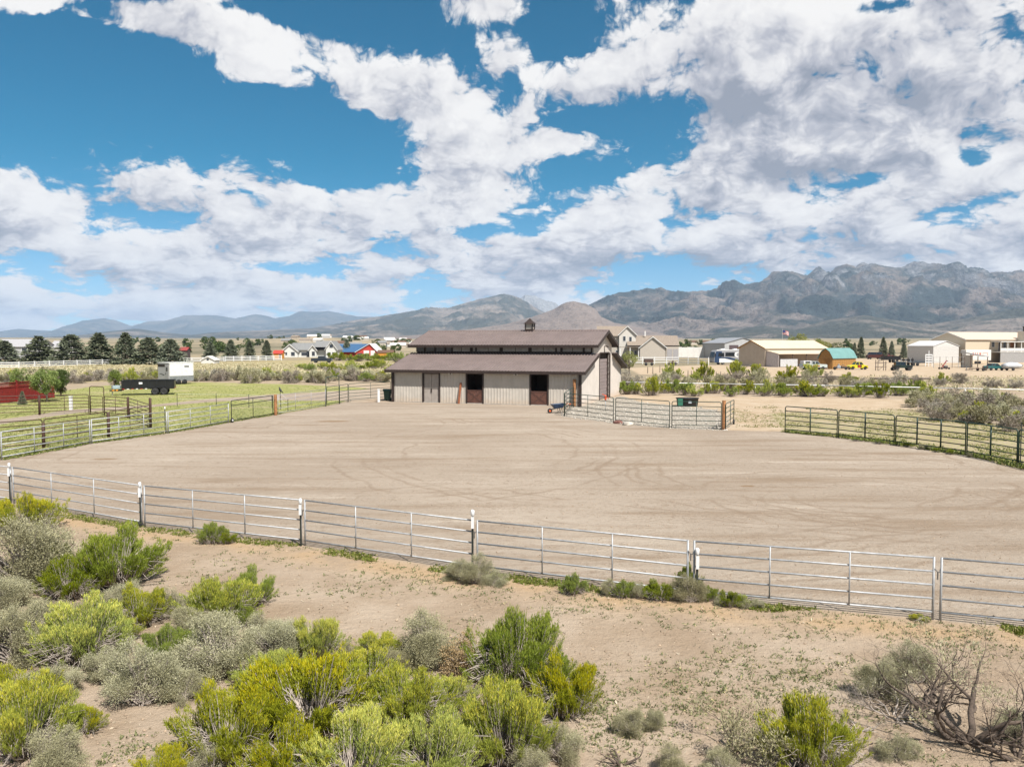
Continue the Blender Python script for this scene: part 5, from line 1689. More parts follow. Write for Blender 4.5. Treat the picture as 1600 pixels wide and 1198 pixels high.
# ================================================================ other buildings
m_tan = mat('tan_metal_siding', (0.52, 0.44, 0.35), 0.6, 0, .05, 1.0)
m_tanroof = mat('cream_metal_roof', (0.72, 0.60, 0.44), 0.5, 0, .06, .6)
m_whitew = mat('white_siding', (0.74, 0.72, 0.68), 0.6, 0, .06, 1.0)
m_greyw = mat('grey_siding', (0.46, 0.46, 0.46), 0.6, 0, .06, 1.0)
m_shingle = mat('grey_shingle', (0.24, 0.24, 0.235), 0.85, 0, .2, 3.0)
m_tshingle = mat('tan_shingle', (0.29, 0.235, 0.185), 0.85, 0, .2, 3.0)
m_win = mat('house_window', (0.05, 0.06, 0.075), 0.15, 0, .1, 1.0, spec=.6)
m_gdoor = mat('garage_door', (0.62, 0.59, 0.56), 0.6, 0, .06, 2.0)
m_dkdoor = mat('dark_door', (0.10, 0.075, 0.07), 0.6)
m_red = mat('red_barn_siding', (0.52, 0.055, 0.035), 0.6, 0, .12, 1.5)
m_blue = mat('blue_metal_roof', (0.055, 0.13, 0.25), 0.4, 0, .08, .5)
m_orange = mat('orange_siding', (0.62, 0.27, 0.035), 0.7, 0, .15, 2.0)
m_brownroof = mat('brown_shingle', (0.15, 0.085, 0.055), 0.8, 0, .2, 3.0)
m_trimw = mat('white_trim', (0.80, 0.79, 0.76), 0.5)
m_shedwood = mat('honey_wood_siding', (0.40, 0.205, 0.055), 0.75, 0, .3, 5.0, dirt=(0.25, 0.12, 0.035))
m_tealroof = mat('teal_metal_roof', (0.17, 0.33, 0.31), 0.45, 0, .08, .8)


def gabled(name, label, p0, rz, L, W, he, hr, mw, mr, front=(), left=(), right=(), over=.5, trim=None, cat='building', group=None, parent=None, seams=0.0):
    """gabled building; p0 its near corner, ridge along local x; openings in metres (a, b, z0, z1, name, material)"""
    t = thing(name, label, cat, p0, rz, group) if parent is None else None
    par = t
    if parent is not None:
        par = MB().box(0, .01, 0, .01, 0, .01).build(name, mw, parent)
        par.location = p0
        par.rotation_euler = (0, 0, rz)
    w = MB()
    prof_ = [(0, 0 - .1), (W, -.1), (W, he), (W / 2, hr), (0, he)]
    w.prism(prof_, 'x', 0, L)
    w.build('wall', mw, par)
    k = (hr - he) / (W / 2)
    th = .14
    for s in (0, 1):
        mb = MB()
        y0, y1 = (-over, W / 2) if s == 0 else (W + over, W / 2)
        z0, z1 = he - over * k + .02, hr + .02
        mb.add([(-over, y0, z0), (L + over, y0, z0), (L + over, y1, z1), (-over, y1, z1), (-over, y0, z0 + th), (L + over, y0, z0 + th), (L + over, y1, z1 + th), (-over, y1, z1 + th)],
               [(3, 2, 1, 0), (4, 5, 6, 7), (0, 1, 5, 4), (1, 2, 6, 5), (2, 3, 7, 6), (3, 0, 4, 7)])
        if seams:
            x = -over + seams
            while x < L + over:
                mb.add([(x - .05, y0, z0 + th), (x + .05, y0, z0 + th), (x, y0, z0 + th + .06), (x - .05, y1, z1 + th), (x + .05, y1, z1 + th), (x, y1, z1 + th + .06)], [(0, 1, 2), (5, 4, 3), (0, 2, 5, 3), (2, 1, 4, 5)])
                x += seams
        r = mb.build('roof', mr, par)
        if trim:
            for x in (-over - .03, L + over - .03):
                MB().add([(x, y0, z0 - .1), (x + .06, y0, z0 - .1), (x + .06, y1, z1 - .1), (x, y1, z1 - .1), (x, y0, z0 + th + .02), (x + .06, y0, z0 + th + .02), (x + .06, y1, z1 + th + .02), (x, y1, z1 + th + .02)],
                         [(3, 2, 1, 0), (4, 5, 6, 7), (0, 1, 5, 4), (1, 2, 6, 5), (2, 3, 7, 6), (3, 0, 4, 7)]).build('barge_board', trim, r)

    def opening(side, a, b, z0, z1, nm, m):
        f = MB()
        fr = .10
        q = {'f': lambda u, v, z: (u, -v, z), 'l': lambda u, v, z: (-v, u, z), 'r': lambda u, v, z: (L + v, u, z)}[side]

        def bx(a0, a1, d0, d1, c0, c1):
            f.add([q(a0, d0, c0), q(a1, d0, c0), q(a1, d1, c0), q(a0, d1, c0), q(a0, d0, c1), q(a1, d0, c1), q(a1, d1, c1), q(a0, d1, c1)],
                  [(3, 2, 1, 0), (4, 5, 6, 7), (0, 1, 5, 4), (1, 2, 6, 5), (2, 3, 7, 6), (3, 0, 4, 7)])
        bx(a, b, .012, .03, z0, z1)
        o = f.build(nm, m, par)
        f = MB()
        bx(a - fr, a, .01, .07, z0 - fr, z1 + fr)
        bx(b, b + fr, .01, .07, z0 - fr, z1 + fr)
        bx(a, b, .01, .07, z1, z1 + fr)
        if z0 > .3:
            bx(a - fr * 1.5, b + fr * 1.5, .01, .11, z0 - fr, z0)
        f.build(nm + '_frame', trim or m_trimw, o)
    for side, lst in (('f', front), ('l', left), ('r', right)):
        for o in lst:
            opening(side, *o)
    return par


# tan pole barn with its lean-to
p0 = D(1195, 195)
t = gabled('pole_barn', 'long tan pole barn with open lean-to at the right of the motorhome', p0, radians(25.5), 20.5, 9.2, 4.5, 6.3, m_tan, m_tanroof, over=.35, trim=m_shedwood, seams=.9)
MB().add([(.2, -4.4, 3.1), (19.5, -4.4, 3.1), (19.5, -.01, 3.9), (.2, -.01, 3.9), (.2, -4.4, 3.22), (19.5, -4.4, 3.22), (19.5, -.01, 4.02), (.2, -.01, 4.02)],
         [(3, 2, 1, 0), (4, 5, 6, 7), (0, 1, 5, 4), (1, 2, 6, 5), (2, 3, 7, 6), (3, 0, 4, 7)]).build('lean_to_roof', m_tanroof, t)
MB().add([(.4, -4.2, -.1), (.4, -.02, -.1), (.4, -.02, 3.84), (.4, -4.2, 3.08), (.5, -4.2, -.1), (.5, -.02, -.1), (.5, -.02, 3.84), (.5, -4.2, 3.08)],
         [(3, 2, 1, 0), (4, 5, 6, 7), (0, 1, 5, 4), (1, 2, 6, 5), (2, 3, 7, 6), (3, 0, 4, 7)]).build('lean_to_wall', mat('pinkish_panel', (0.60, 0.54, 0.52), .7), t)
for x in (5, 9.5, 14, 18.8):
    MB().box(x - .09, x + .09, -4.15, -3.97, -.1, 3.12).build('lean_to_post', m_trunk, t)
MB().box(1.0, 6.5, -4.16, -4.10, .1, 1.9).build('low_screen', mat('pale_screen', (0.55, 0.55, 0.55), .7), t)
# gambrel shed
p0 = D(1301, 176)
sh = thing('gambrel_shed', 'honey brown wooden gambrel shed with teal metal roof', 'shed', p0, radians(40))
Ls, Ws = 10.4, 3.3
gp_ = [(0, -.05), (Ws, -.05), (Ws, 2.45), (Ws * .80, 3.75), (Ws / 2, 4.45), (Ws * .2, 3.75), (0, 2.45)]
MB().prism(gp_, 'x', 0, Ls).build('wall', m_shedwood, sh)
gq = [(-.22, 2.30), (Ws * .19, 3.82), (Ws / 2, 4.55), (Ws * .81, 3.82), (Ws + .22, 2.30)]
for (y0, z0), (y1, z1) in zip(gq, gq[1:]):
    MB().add([(-.25, y0, z0), (Ls + .25, y0, z0), (Ls + .25, y1, z1), (-.25, y1, z1), (-.25, y0, z0 + .1), (Ls + .25, y0, z0 + .1), (Ls + .25, y1, z1 + .1), (-.25, y1, z1 + .1)],
             [(3, 2, 1, 0), (4, 5, 6, 7), (0, 1, 5, 4), (1, 2, 6, 5), (2, 3, 7, 6), (3, 0, 4, 7)]).build('roof', m_tealroof, sh)
for y in (.55, Ws / 2 + .03):
    MB().box(-.05, -.005, y, y + 1.05, .05, 2.3).build('door', mat('shed_door', (0.33, 0.16, 0.04), .75, 0, .25, 6.0), sh)
x = .3
while x < Ls:
    MB().box(x, x + .06, -.025, -.003, 0, 2.35).build('batten', m_shedwood, sh)
    x += 1.0
# white garage
t = thing('metal_garage', 'white metal garage with pale ribbed gable behind the flatbed trailer', 'garage', D(1458, 235), radians(10))
W_, L_, e_, r_ = 8.4, 11.5, 4.9, 6.35
# gable faces right-front (local -y), ridge along local y
MB().prism([(0, -.1), (W_, -.1), (W_, e_), (W_ / 2, r_), (0, e_)], 'y', 0, L_).build('wall', mat('white_garage_wall', (0.66, 0.64, 0.61), .55), t)
for s in (0, 1):
    x0, x1 = (-.15, W_ / 2) if s == 0 else (W_ + .15, W_ / 2)
    MB().add([(x0, -.2, e_), (x1, -.2, r_ + .04), (x1, L_ + .2, r_ + .04), (x0, L_ + .2, e_), (x0, -.2, e_ + .1), (x1, -.2, r_ + .14), (x1, L_ + .2, r_ + .14), (x0, L_ + .2, e_ + .1)],
             [(3, 2, 1, 0), (4, 5, 6, 7), (0, 1, 5, 4), (1, 2, 6, 5), (2, 3, 7, 6), (3, 0, 4, 7)]).build('roof', mat('white_metal_roof', (0.78, 0.77, 0.76), .45), t)
for k in range(8):
    MB().box(.05, W_ - .05, -.05, -.004, .5 + k * .58, .56 + k * .58).build('rib', m_whitew, t)
# long cream house
p0 = D(1508, 236)
t = gabled('long_house', 'long cream house with white porch rail and chimney at the right edge', p0, radians(20), 30, 12, 6.9, 9.0, mat('cream_house_siding', (0.62, 0.52, 0.39), .6, 0, .05), mat('beige_roof', (0.66, 0.52, 0.40), .7, 0, .08), over=.45, trim=m_trimw,
           front=((10.5, 11.6, 4.6, 6.2, 'window', m_win), (13.2, 14.6, 3.4, 6.0, 'door', m_dkdoor), (15.2, 16.4, 4.4, 6.1, 'window', m_win), (18.0, 20.2, 3.6, 6.0, 'door', mat('warm_door', (0.30, 0.13, 0.06), .6)), (23, 24.6, 4.2, 6.1, 'window', m_win)))
MB().box(20.5, 22.8, -3.2, -.4, 0, 9.3).build('chimney', mat('cream_chimney', (0.66, 0.58, 0.46), .7), t)
for x in (21.2, 22.1):
    MB().lathe([(.18, 9.2), (.18, 10.4), (.3, 10.45), (.3, 10.75), (.05, 10.8)], 8, (x, -1.8, 0)).build('flue', m_dark, t)
pc = MB().box(10, 30, -3.4, -.1, 3.0, 3.2).build('porch_deck', m_whitew, t)
MB().box(9.8, 30.2, -3.6, -.05, 6.1, 6.3).build('porch_roof', m_trimw, t)
for k in range(8):
    MB().box(10 + k * 2.8, 10.2 + k * 2.8, -3.4, -3.2, 3.2, 6.1).build('porch_post', m_trimw, pc)
MB().box(10, 30, -3.36, -3.30, 3.4, 4.3).build('porch_railing', mat('pale_railing', (.68, .66, .64), .6), pc)
MB().box(10, 30, -3.38, -3.2, 0, 2.9).build('porch_skirt', mat('grey_skirt', (0.34, .33, .32), .8), pc)
# grey metal barn
t = thing('grey_barn', 'grey metal barn with two dark doorways behind the motorhome', 'barn', D(1132, 300), radians(8))
MB().prism([(0, -.1), (14.5, -.1), (14.5, 5.6), (7.2, 7.7), (0, 5.8)], 'y', 0, 22).build('wall', m_greyw, t)
for x0, z0, x1, z1 in ((-.3, 5.75, 7.2, 7.8), (14.8, 5.55, 7.2, 7.8)):
    MB().add([(x0, -.3, z0), (x1, -.3, z1), (x1, 22.3, z1), (x0, 22.3, z0), (x0, -.3, z0 + .12), (x1, -.3, z1 + .12), (x1, 22.3, z1 + .12), (x0, 22.3, z0 + .12)],
             [(3, 2, 1, 0), (4, 5, 6, 7), (0, 1, 5, 4), (1, 2, 6, 5), (2, 3, 7, 6), (3, 0, 4, 7)]).build('roof', mat('grey_metal_roof', (0.33, 0.34, 0.36), .5), t)
for x0, x1 in ((1.8, 5.4), (7.9, 10.4)):
    MB().box(x0, x1, -.06, -.01, 0, 5.1).build('doorway', mat('maroon_door', (0.10, 0.07, 0.075), .7), t)
# tan house behind the barn
t = thing('tan_house', 'tan two-storey house with white-edged gables behind the barn', 'house', D(958, 290), radians(-6))


def sub_gable(par, x0, x1, y0, y1, z0, he, hr, mw, mr, trim, over=.5):
    """a gable block whose gable faces the viewer (local -y)"""
    w = MB().prism([(x0, z0), (x1, z0), (x1, he), ((x0 + x1) / 2, hr), (x0, he)], 'y', y0, y1).build('wall', mw, par)
    xm = (x0 + x1) / 2
    k = (hr - he) / (xm - x0)
    for s, xa in ((1, x0 - over), (-1, x1 + over)):
        za = he - over * k
        MB().add([(xa, y0 - over, za), (xm, y0 - over, hr + .02), (xm, y1, hr + .02), (xa, y1, za), (xa, y0 - over, za + .16), (xm, y0 - over, hr + .18), (xm, y1, hr + .18), (xa, y1, za + .16)],
                 [(3, 2, 1, 0), (4, 5, 6, 7), (0, 1, 5, 4), (1, 2, 6, 5), (2, 3, 7, 6), (3, 0, 4, 7)]).build('roof', mr, par)
        MB().add([(xa, y0 - over - .06, za - .12), (xm, y0 - over - .06, hr - .12), (xm, y0 - over - .005, hr - .12), (xa, y0 - over - .005, za - .12), (xa, y0 - over - .06, za + .18), (xm, y0 - over - .06, hr + .2), (xm, y0 - over - .005, hr + .2), (xa, y0 - over - .005, za + .18)],
                 [(3, 2, 1, 0), (4, 5, 6, 7), (0, 1, 5, 4), (1, 2, 6, 5), (2, 3, 7, 6), (3, 0, 4, 7)]).build('barge_board', trim, par)
    return w


m_hsid = mat('tan_house_siding', (0.52, 0.46, 0.39), .7, 0, .05)
m_hsid2 = mat('cream_gable_siding', (0.66, 0.62, 0.56), .7, 0, .05)
sub_gable(t, 2.2, 8.2, 2, 14, 0, 9.0, 11.9, m_hsid2, m_tshingle, m_trimw)
MB().prism([(2.5, 8.4), (9.5, 12.2), (16, 8.4)], 'x', -6, 5).build('upper_roof', m_tshingle, t)
MB().box(-5.5, 4.5, 3, 15.5, 0, 8.4).build('upper_wall', m_hsid, t)
MB().prism([(-1.5, 5.0), (7, 8.6), (16, 5.0)], 'x', 5.0, 23.5).build('main_roof', m_tshingle, t)
MB().box(5, 23, 0, 15, 0, 5.0).build('main_wall', m_hsid, t)
sub_gable(t, 9.5, 18.5, -2.5, 6, 0, 4.4, 8.0, m_hsid, m_tshingle, m_trimw)
MB().box(-3, 9.0, -2.4, -.1, 4.3, 4.5).build('porch_roof', m_tshingle, t)
for x in (-1.5, 2.5, 6.0, 9.0):
    MB().box(x - .15, x + .15, -2.3, -2.0, 0, 4.3).build('porch_post', m_trimw, t)
MB().box(18.8, 23.2, -1.2, -.02, 0, 4.7).build('garage_wall', m_hsid, t)
for x in (19.1, 21.3):
    MB().box(x, x + 1.8, -1.28, -1.21, .1, 3.7).build('garage_door', mat('grey_garage_door', (.40, .38, .38), .6), t)
for x, z, y in ((3.6, 6.6, 1.9), (5.8, 6.4, 1.9), (1.0, 1.5, 2.9), (6.2, 1.4, -.06), (7.6, 1.4, -.06)):
    o = MB().box(x, x + .9, y, y + .05, z, z + 1.7).build('window', m_win, t)
    MB().box(x - .12, x + 1.02, y + .012, y + .04, z - .12, z).box(x - .12, x, y + .012, y + .04, z, z + 1.82).box(x + .9, x + 1.02, y + .012, y + .04, z, z + 1.82).box(x, x + .9, y + .012, y + .04, z + 1.7, z + 1.82).build('window_frame', m_trimw, o)
MB().box(11.5, 11.9, 5, 5.4, 8.4, 10.2).build('vent_pipe', m_trimw, t)
# white house with grey roof, left
t = thing('white_house', 'white house with grey shingle roof and three gables', 'house', D(441, 330), 0)
q = 330 / FPX
m_hw = mat('white_house_siding', (0.70, 0.70, 0.66), .65, 0, .05)
MB().prism([(1.5, 3.0), (8.5, 6.0), (15.5, 3.0)], 'x', 4 * q * 2, 66 * q).build('main_roof', m_shingle, t)
MB().box(2, 65 * q, 2.2, 14, 0, 3.1).build('main_wall', m_hw, t)
sub_gable(t, 0, 24 * q, 0, 10, 0, 2.6, 5.3, m_hw, m_shingle, m_trimw)
sub_gable(t, 42 * q, 53 * q, .5, 8, 0, 3.2, 4.9, m_hw, m_shingle, m_trimw)
sub_gable(t, 69 * q, 86 * q, -1, 10, 0, 3.6, 6.6, m_hw, m_shingle, m_trimw)
MB().prism([(0, 4.2), (6, 6.8), (12, 4.2)], 'x', 48 * q, 72 * q).build('link_roof', m_shingle, t)
for x, z, w, h, y in ((14 * q, .6, 1.5, 1.6, -.06), (5 * q, .9, .7, 1.2, -.06), (28 * q, .7, 2.2, 1.3, 2.1), (36 * q, .3, 1.2, 2.1, 2.1), (75 * q, 3.9, 1.3, 1.4, -1.06), (72 * q, .8, 1.2, 1.3, -1.06), (79 * q, .8, 1.2, 1.3, -1.06), (46 * q, .6, 1.2, 1.8, .44)):
    o = MB().box(x, x + w, y, y + .05, z, z + h).build('window', m_win, t)
    MB().box(x - .12, x + w + .12, y + .01, y + .04, z - .14, z).box(x - .12, x + w + .12, y + .01, y + .04, z + h, z + h + .12).build('window_frame', m_trimw, o)
# red barn with blue roof
t = thing('red_barn', 'red barn with blue metal roof and two white doors', 'barn', D(556, 345), 0)
q = 345 / FPX
MB().prism([(0, -.1), (8.8, -.1), (8.8, 2.6), (6.0, 5.4), (0, 1.9)], 'y', 0, 16).build('gable_wall', m_red, t)
for x0, z0, x1, z1 in ((-.4, 1.75, 6.0, 5.5), (9.2, 2.3, 6.0, 5.5)):
    MB().add([(x0, -.5, z0), (x1, -.5, z1), (x1, 16, z1), (x0, 16, z0), (x0, -.5, z0 + .22), (x1, -.5, z1 + .22), (x1, 16, z1 + .22), (x0, 16, z0 + .22)],
             [(3, 2, 1, 0), (4, 5, 6, 7), (0, 1, 5, 4), (1, 2, 6, 5), (2, 3, 7, 6), (3, 0, 4, 7)]).build('gable_roof', m_trimw, t)
MB().prism([(1.0, 2.0), (8, 5.55), (15, 2.0)], 'x', -9.8, 5.6).build('long_roof', m_blue, t)
MB().box(-9.5, 0, 2, 14, 0, 2.1).build('side_wall', m_red, t)
for x0, x1 in ((3.4, 5.8), (6.4, 8.3)):
    o = MB().box(x0, x1, -.08, -.02, 0, 2.7).build('door', m_trimw, t)
    MB().box(x0 + .1, x1 - .1, -.1, -.081, .15, .25).box(x0 + .1, x1 - .1, -.1, -.081, 1.3, 1.4).build('door_rail', m_gdoor, o)
MB().box(.6, 2.8, -.06, -.01, 0, 1.6).build('stall_opening', m_dkdoor, t)
MB().box(-9.0, -7.2, 1.9, 1.98, .2, 1.5).build('window', m_win, t)
# orange shed, playhouse, white shed, grey roofs
t = gabled('orange_shed', 'low orange shed with brown roof right of the red barn', D(590, 330), 0, 6.2, 5, 1.9, 2.9, m_orange, m_brownroof, over=.25, front=((4.6, 5.6, .1, 1.7, 'door', m_brownroof),))
t = gabled('yellow_playhouse', 'yellow playhouse with red roof left of the white house', D(427.5, 300), 0, 3.2, 3, 2.0, 3.0, m_orange, m_red, over=.25, front=((2.1, 2.8, .1, 1.6, 'door', m_dkdoor),))
t = thing('white_shed', 'tiny white gabled shed behind the white fence', 'shed', D(314, 226), 0)
sub_gable(t, 0, 3.9, 0, 3.5, 0, 1.0, 2.0, m_whitew, m_whitew, m_trimw, .2)
MB().box(1.6, 2.2, -.05, -.005, .9, 1.4).build('window', m_win, t)
gabled('grey_roof_house', 'house with wide pale grey roof behind the leftmost spruces', D(-30, 300), 0, 21, 12, 4.6, 7.2, m_greyw, mat('pale_grey_roof', (.42, .41, .42), .7), over=.5, front=((15.5, 17.5, 2.5, 4.0, 'window', m_win), (8, 10, 2.5, 4.0, 'window', m_win)))
gabled('pale_roof_outbuilding', 'pale roofed outbuilding between the second and third spruces', D(78, 310), 0, 6, 8, 4.2, 6.6, m_whitew, mat('pale_grey_roof', (.42, .41, .42), .7), over=.4)
gabled('red_roof_cabin', 'small dark cabin with red roof right of the spruce row', D(281, 270), 0, 2.4, 3, 3.4, 4.3, m_dkdoor, mat('dull_red_roof', (.30, .05, .045), .7), over=.25)
# white privacy fence near the tan house
t = thing('privacy_fence', 'long white solid fence right of the tan house', 'fence', D(1055, 320), 0)
for k in range(5):
    MB().box(k * 2.5, k * 2.5 + 2.35, 0, .06, 2.6 * 0, 4.3 - .12 * (k % 2)).build('panel', m_whitew, t)
    MB().box(k * 2.5 + 2.36, k * 2.5 + 2.49, -.05, .1, 0, 4.5).build('post', m_whitew, t)
# red board fence at left
a, b = G(-40, 635), G(84, 621)
t = thing('red_board_fence', 'red wooden board fence with lattice top at the left edge', 'fence', a, heading(a, b))
L = (b - a).length
m_redf = mat('red_stained_board', (0.24, 0.018, 0.015), .7, 0, .25, 4.0)
bo = MB()
x = 0
while x < L - .1:
    bo.box(x, x + .138, 0, .03 + .004 * ((x * 37) % 1), .05, 1.45)
    x += .145
o = bo.build('boards', m_redf, t)
o['kind'] = 'stuff'
lt = MB()
x = 0
while x < L - .5:
    lt.bar((x, .015, 1.5), (x + .36, .015, 1.86), .012, .035).bar((x + .36, .03, 1.5), (x, .03, 1.86), .012, .035)
    x += .12
o = lt.build('lattice', m_redf, t)
o['kind'] = 'stuff'
for z in (1.47, 1.88):
    MB().bar((0, 0, z), (L, 0, z), .07, .08).build('rail', m_redf, t)
x = 0.0
while x <= L + .01:
    o = MB().box(x - .07, x + .07, -.07, .07, -.1, 2.0).build('post', m_redf, t)
    MB().box(x - .1, x + .1, -.1, .1, 2.0, 2.07).build('post_cap', m_redf, o)
    x += L / 4
# small shelter with blue-grey roof
t = thing('small_shelter', 'small open shelter under a sloping blue-grey roof by the pens', 'shelter', D(1518, 188), radians(6))
MB().add([(-1.2, -1.2, 3.3), (3.6, -1.2, 2.5), (3.6, 2.6, 2.7), (-1.2, 2.6, 3.6), (-1.2, -1.2, 3.42), (3.6, -1.2, 2.62), (3.6, 2.6, 2.82), (-1.2, 2.6, 3.72)],
         [(3, 2, 1, 0), (4, 5, 6, 7), (0, 1, 5, 4), (1, 2, 6, 5), (2, 3, 7, 6), (3, 0, 4, 7)]).build('roof', mat('blue_grey_sheet', (.33, .38, .46), .4), t)
for x, y, z in ((-.9, -1, 3.2), (3.3, -1, 2.5), (-.9, 2.3, 3.4), (3.3, 2.3, 2.6)):
    MB().box(x - .07, x + .07, y - .07, y + .07, -.1, z).build('post', m_trunk, t)
MB().box(-.8, 1.9, 2.2, 2.3, 0, 2.9).box(-.85, -.78, -.9, 2.2, 0, 2.9).build('panel_wall', mat('pale_box', (.58, .53, .46), .7), t)
# wire pens
t = thing('wire_pen', 'grey wire and pole animal pen before the white garage', 'pen', D(1459, 186), radians(4))
for k in range(6):
    MB().box(k * 1.5 - .04, k * 1.5 + .04, -.04, .04, -.1, 2.6).build('pole', m_trunk if k % 2 else m_galv, t)
for z in (.5, 1.4, 2.5):
    MB().bar((0, 0, z), (7.5, 0, z), .04, .05).build('rail', m_galv, t)
# tall white trailer with red lettering beside the house: a parked box
t = thing('box_trailer', 'white box trailer with faded red marks before the long house', 'trailer', D(1509, 222), radians(2))
MB().box(0, 7.2, 0, 2.4, 1.0, 3.9).build('box', m_whitew, t, bevel=.1)
for k, (x, w) in enumerate(((1.9, .4), (2.6, .3), (3.2, .25), (3.8, .5))):
    MB().box(x, x + w, -.012, -.004, 2.3 + .1 * (k % 2), 3.1).build('red_mark', mat('faded_red_paint', (.55, .20, .14), .7), t)
fr = MB().box(4.8, 6.2, -.012, -.004, 3.0, 3.1).box(4.8, 4.9, -.012, -.004, 2.3, 3.0).box(6.1, 6.2, -.012, -.004, 2.3, 3.0)
fr.build('red_frame_mark', mat('faded_red_paint', (.55, .20, .14), .7), t)
for x in (2.9, 3.9):
    MB().lathe([(.1, -.12), (.4, -.12), (.42, 0), (.4, .12), (.1, .12)], 14, (x, -.02, .42), 'y').build('wheel', m_rubber, t, True)
# flag
p = D(1222, 420)
t = thing('flag_pole', 'tall pole flying a small striped flag above the roofs', 'flag', p)
MB().lathe([(.12, 0), (.06, 13.0), (.1, 13.1), (.02, 13.25)], 8).build('pole', m_trimw, t, True)
fl = []
nx = 8
for k in range(7):
    v, f = [], []
    for i in range(nx + 1):
        u = i / nx
        for zz in (k / 7, (k + 1) / 7):
            v.append((.1 + u * 3.2, .35 * sin(u * 7), 12.7 - (1 - zz) * 2.2 - u * u * .9))
    f = [(2 * i, 2 * i + 2, 2 * i + 3, 2 * i + 1) for i in range(nx)]
    bm_obj('flag_stripe', v, f, mat('flag_red', (.55, .06, .07), .8) if k % 2 == 0 else m_trimw, t)
v = [(.1, -.03, 12.72), (1.4, -.38, 12.5), (1.4, -.38, 11.4), (.1, -.03, 11.6)]
bm_obj('flag_canton', v, [(0, 1, 2, 3)], mat('flag_blue', (.03, .05, .2), .8), t)
# far village on the rise
rv = random.Random(5)
for k in range(34):
    px = rv.uniform(425, 640) if k < 24 else rv.uniform(1060, 1250)
    dp = rv.uniform(750, 1250)
    p = D(px, dp)
    p.z = hgt(p.x, p.y) - .3
    w, d, h = rv.uniform(9, 15), rv.uniform(7, 9), rv.uniform(2.6, 3.4)
    t = thing('far_house', 'tiny far house on the valley rise', 'house', p, rv.uniform(-.5, .5), 'far houses of the valley')
    MB().box(0, w, 0, d, 0, h).build('wall', rv.choice([m_whitew, m_tan, m_greyw, m_hsid]), t)
    MB().prism([(-.5, h), (d / 2, h + 2.2), (d + .5, h)], 'x', -.4, w + .4).build('roof', rv.choice([m_shingle, m_tshingle, m_whitew, m_brownroof]), t)
fm, _ = leafy_meshes(77, 14, 60, m_leafd, (.5, .5, .36), .08, .11)
for k in range(110):
    px = rv.uniform(180, 660) if k < 72 else rv.uniform(1050, 1420)
    dp = rv.uniform(480, 1300)
    p = D(px, dp)
    p.z = hgt(p.x, p.y) - .3
    t = thing('far_tree', 'dark rounded tree far off in the valley', 'tree', p, rv.uniform(0, 6), 'far trees of the valley')
    h = rv.uniform(4, 9)
    o = bpy.data.objects.new('crown', fm)
    COL.objects.link(o)
    o.parent = t
    o.scale = (h * rv.uniform(.9, 1.8), h, h)
# ================================================================ vehicles and small things
def paint(name, col, rough=.35, metal=0.0):
    return mat(name, col, rough, metal, .06, 1.5, spec=.5)


m_carglass = mat('car_glass', (0.02, 0.025, 0.03), .08, 0, .05, 1.0, spec=.7)
m_rim = mat('wheel_rim', (0.50, 0.50, 0.50), .35, .7)
m_lamp_r = mat('tail_lamp', (.45, .02, .015), .3)
m_lamp_w = mat('head_lamp', (.75, .75, .72), .2)
m_amber = mat('amber_marker', (.75, .28, .02), .4)
m_blackp = paint('black_paint', (.012, .012, .013), .35)


def wheel(par, x, y, r, w=.22, rim=None):
    o = MB().lathe([(r * .55, -w / 2), (r * .93, -w / 2), (r, -w * .3), (r, w * .3), (r * .93, w / 2), (r * .55, w / 2)], 18, (x, y, r), 'y').build('wheel', m_rubber, par, True)
    s = -1 if y < 0 else 1
    MB().lathe([(r * .05, s * w * .30), (r * .25, s * w * .45), (r * .50, s * w * .40), (r * .58, s * w * .53), (r * .60, s * w * .40)], 14, (x, y, r), 'y').build('rim', rim or m_rim, o)
    return o


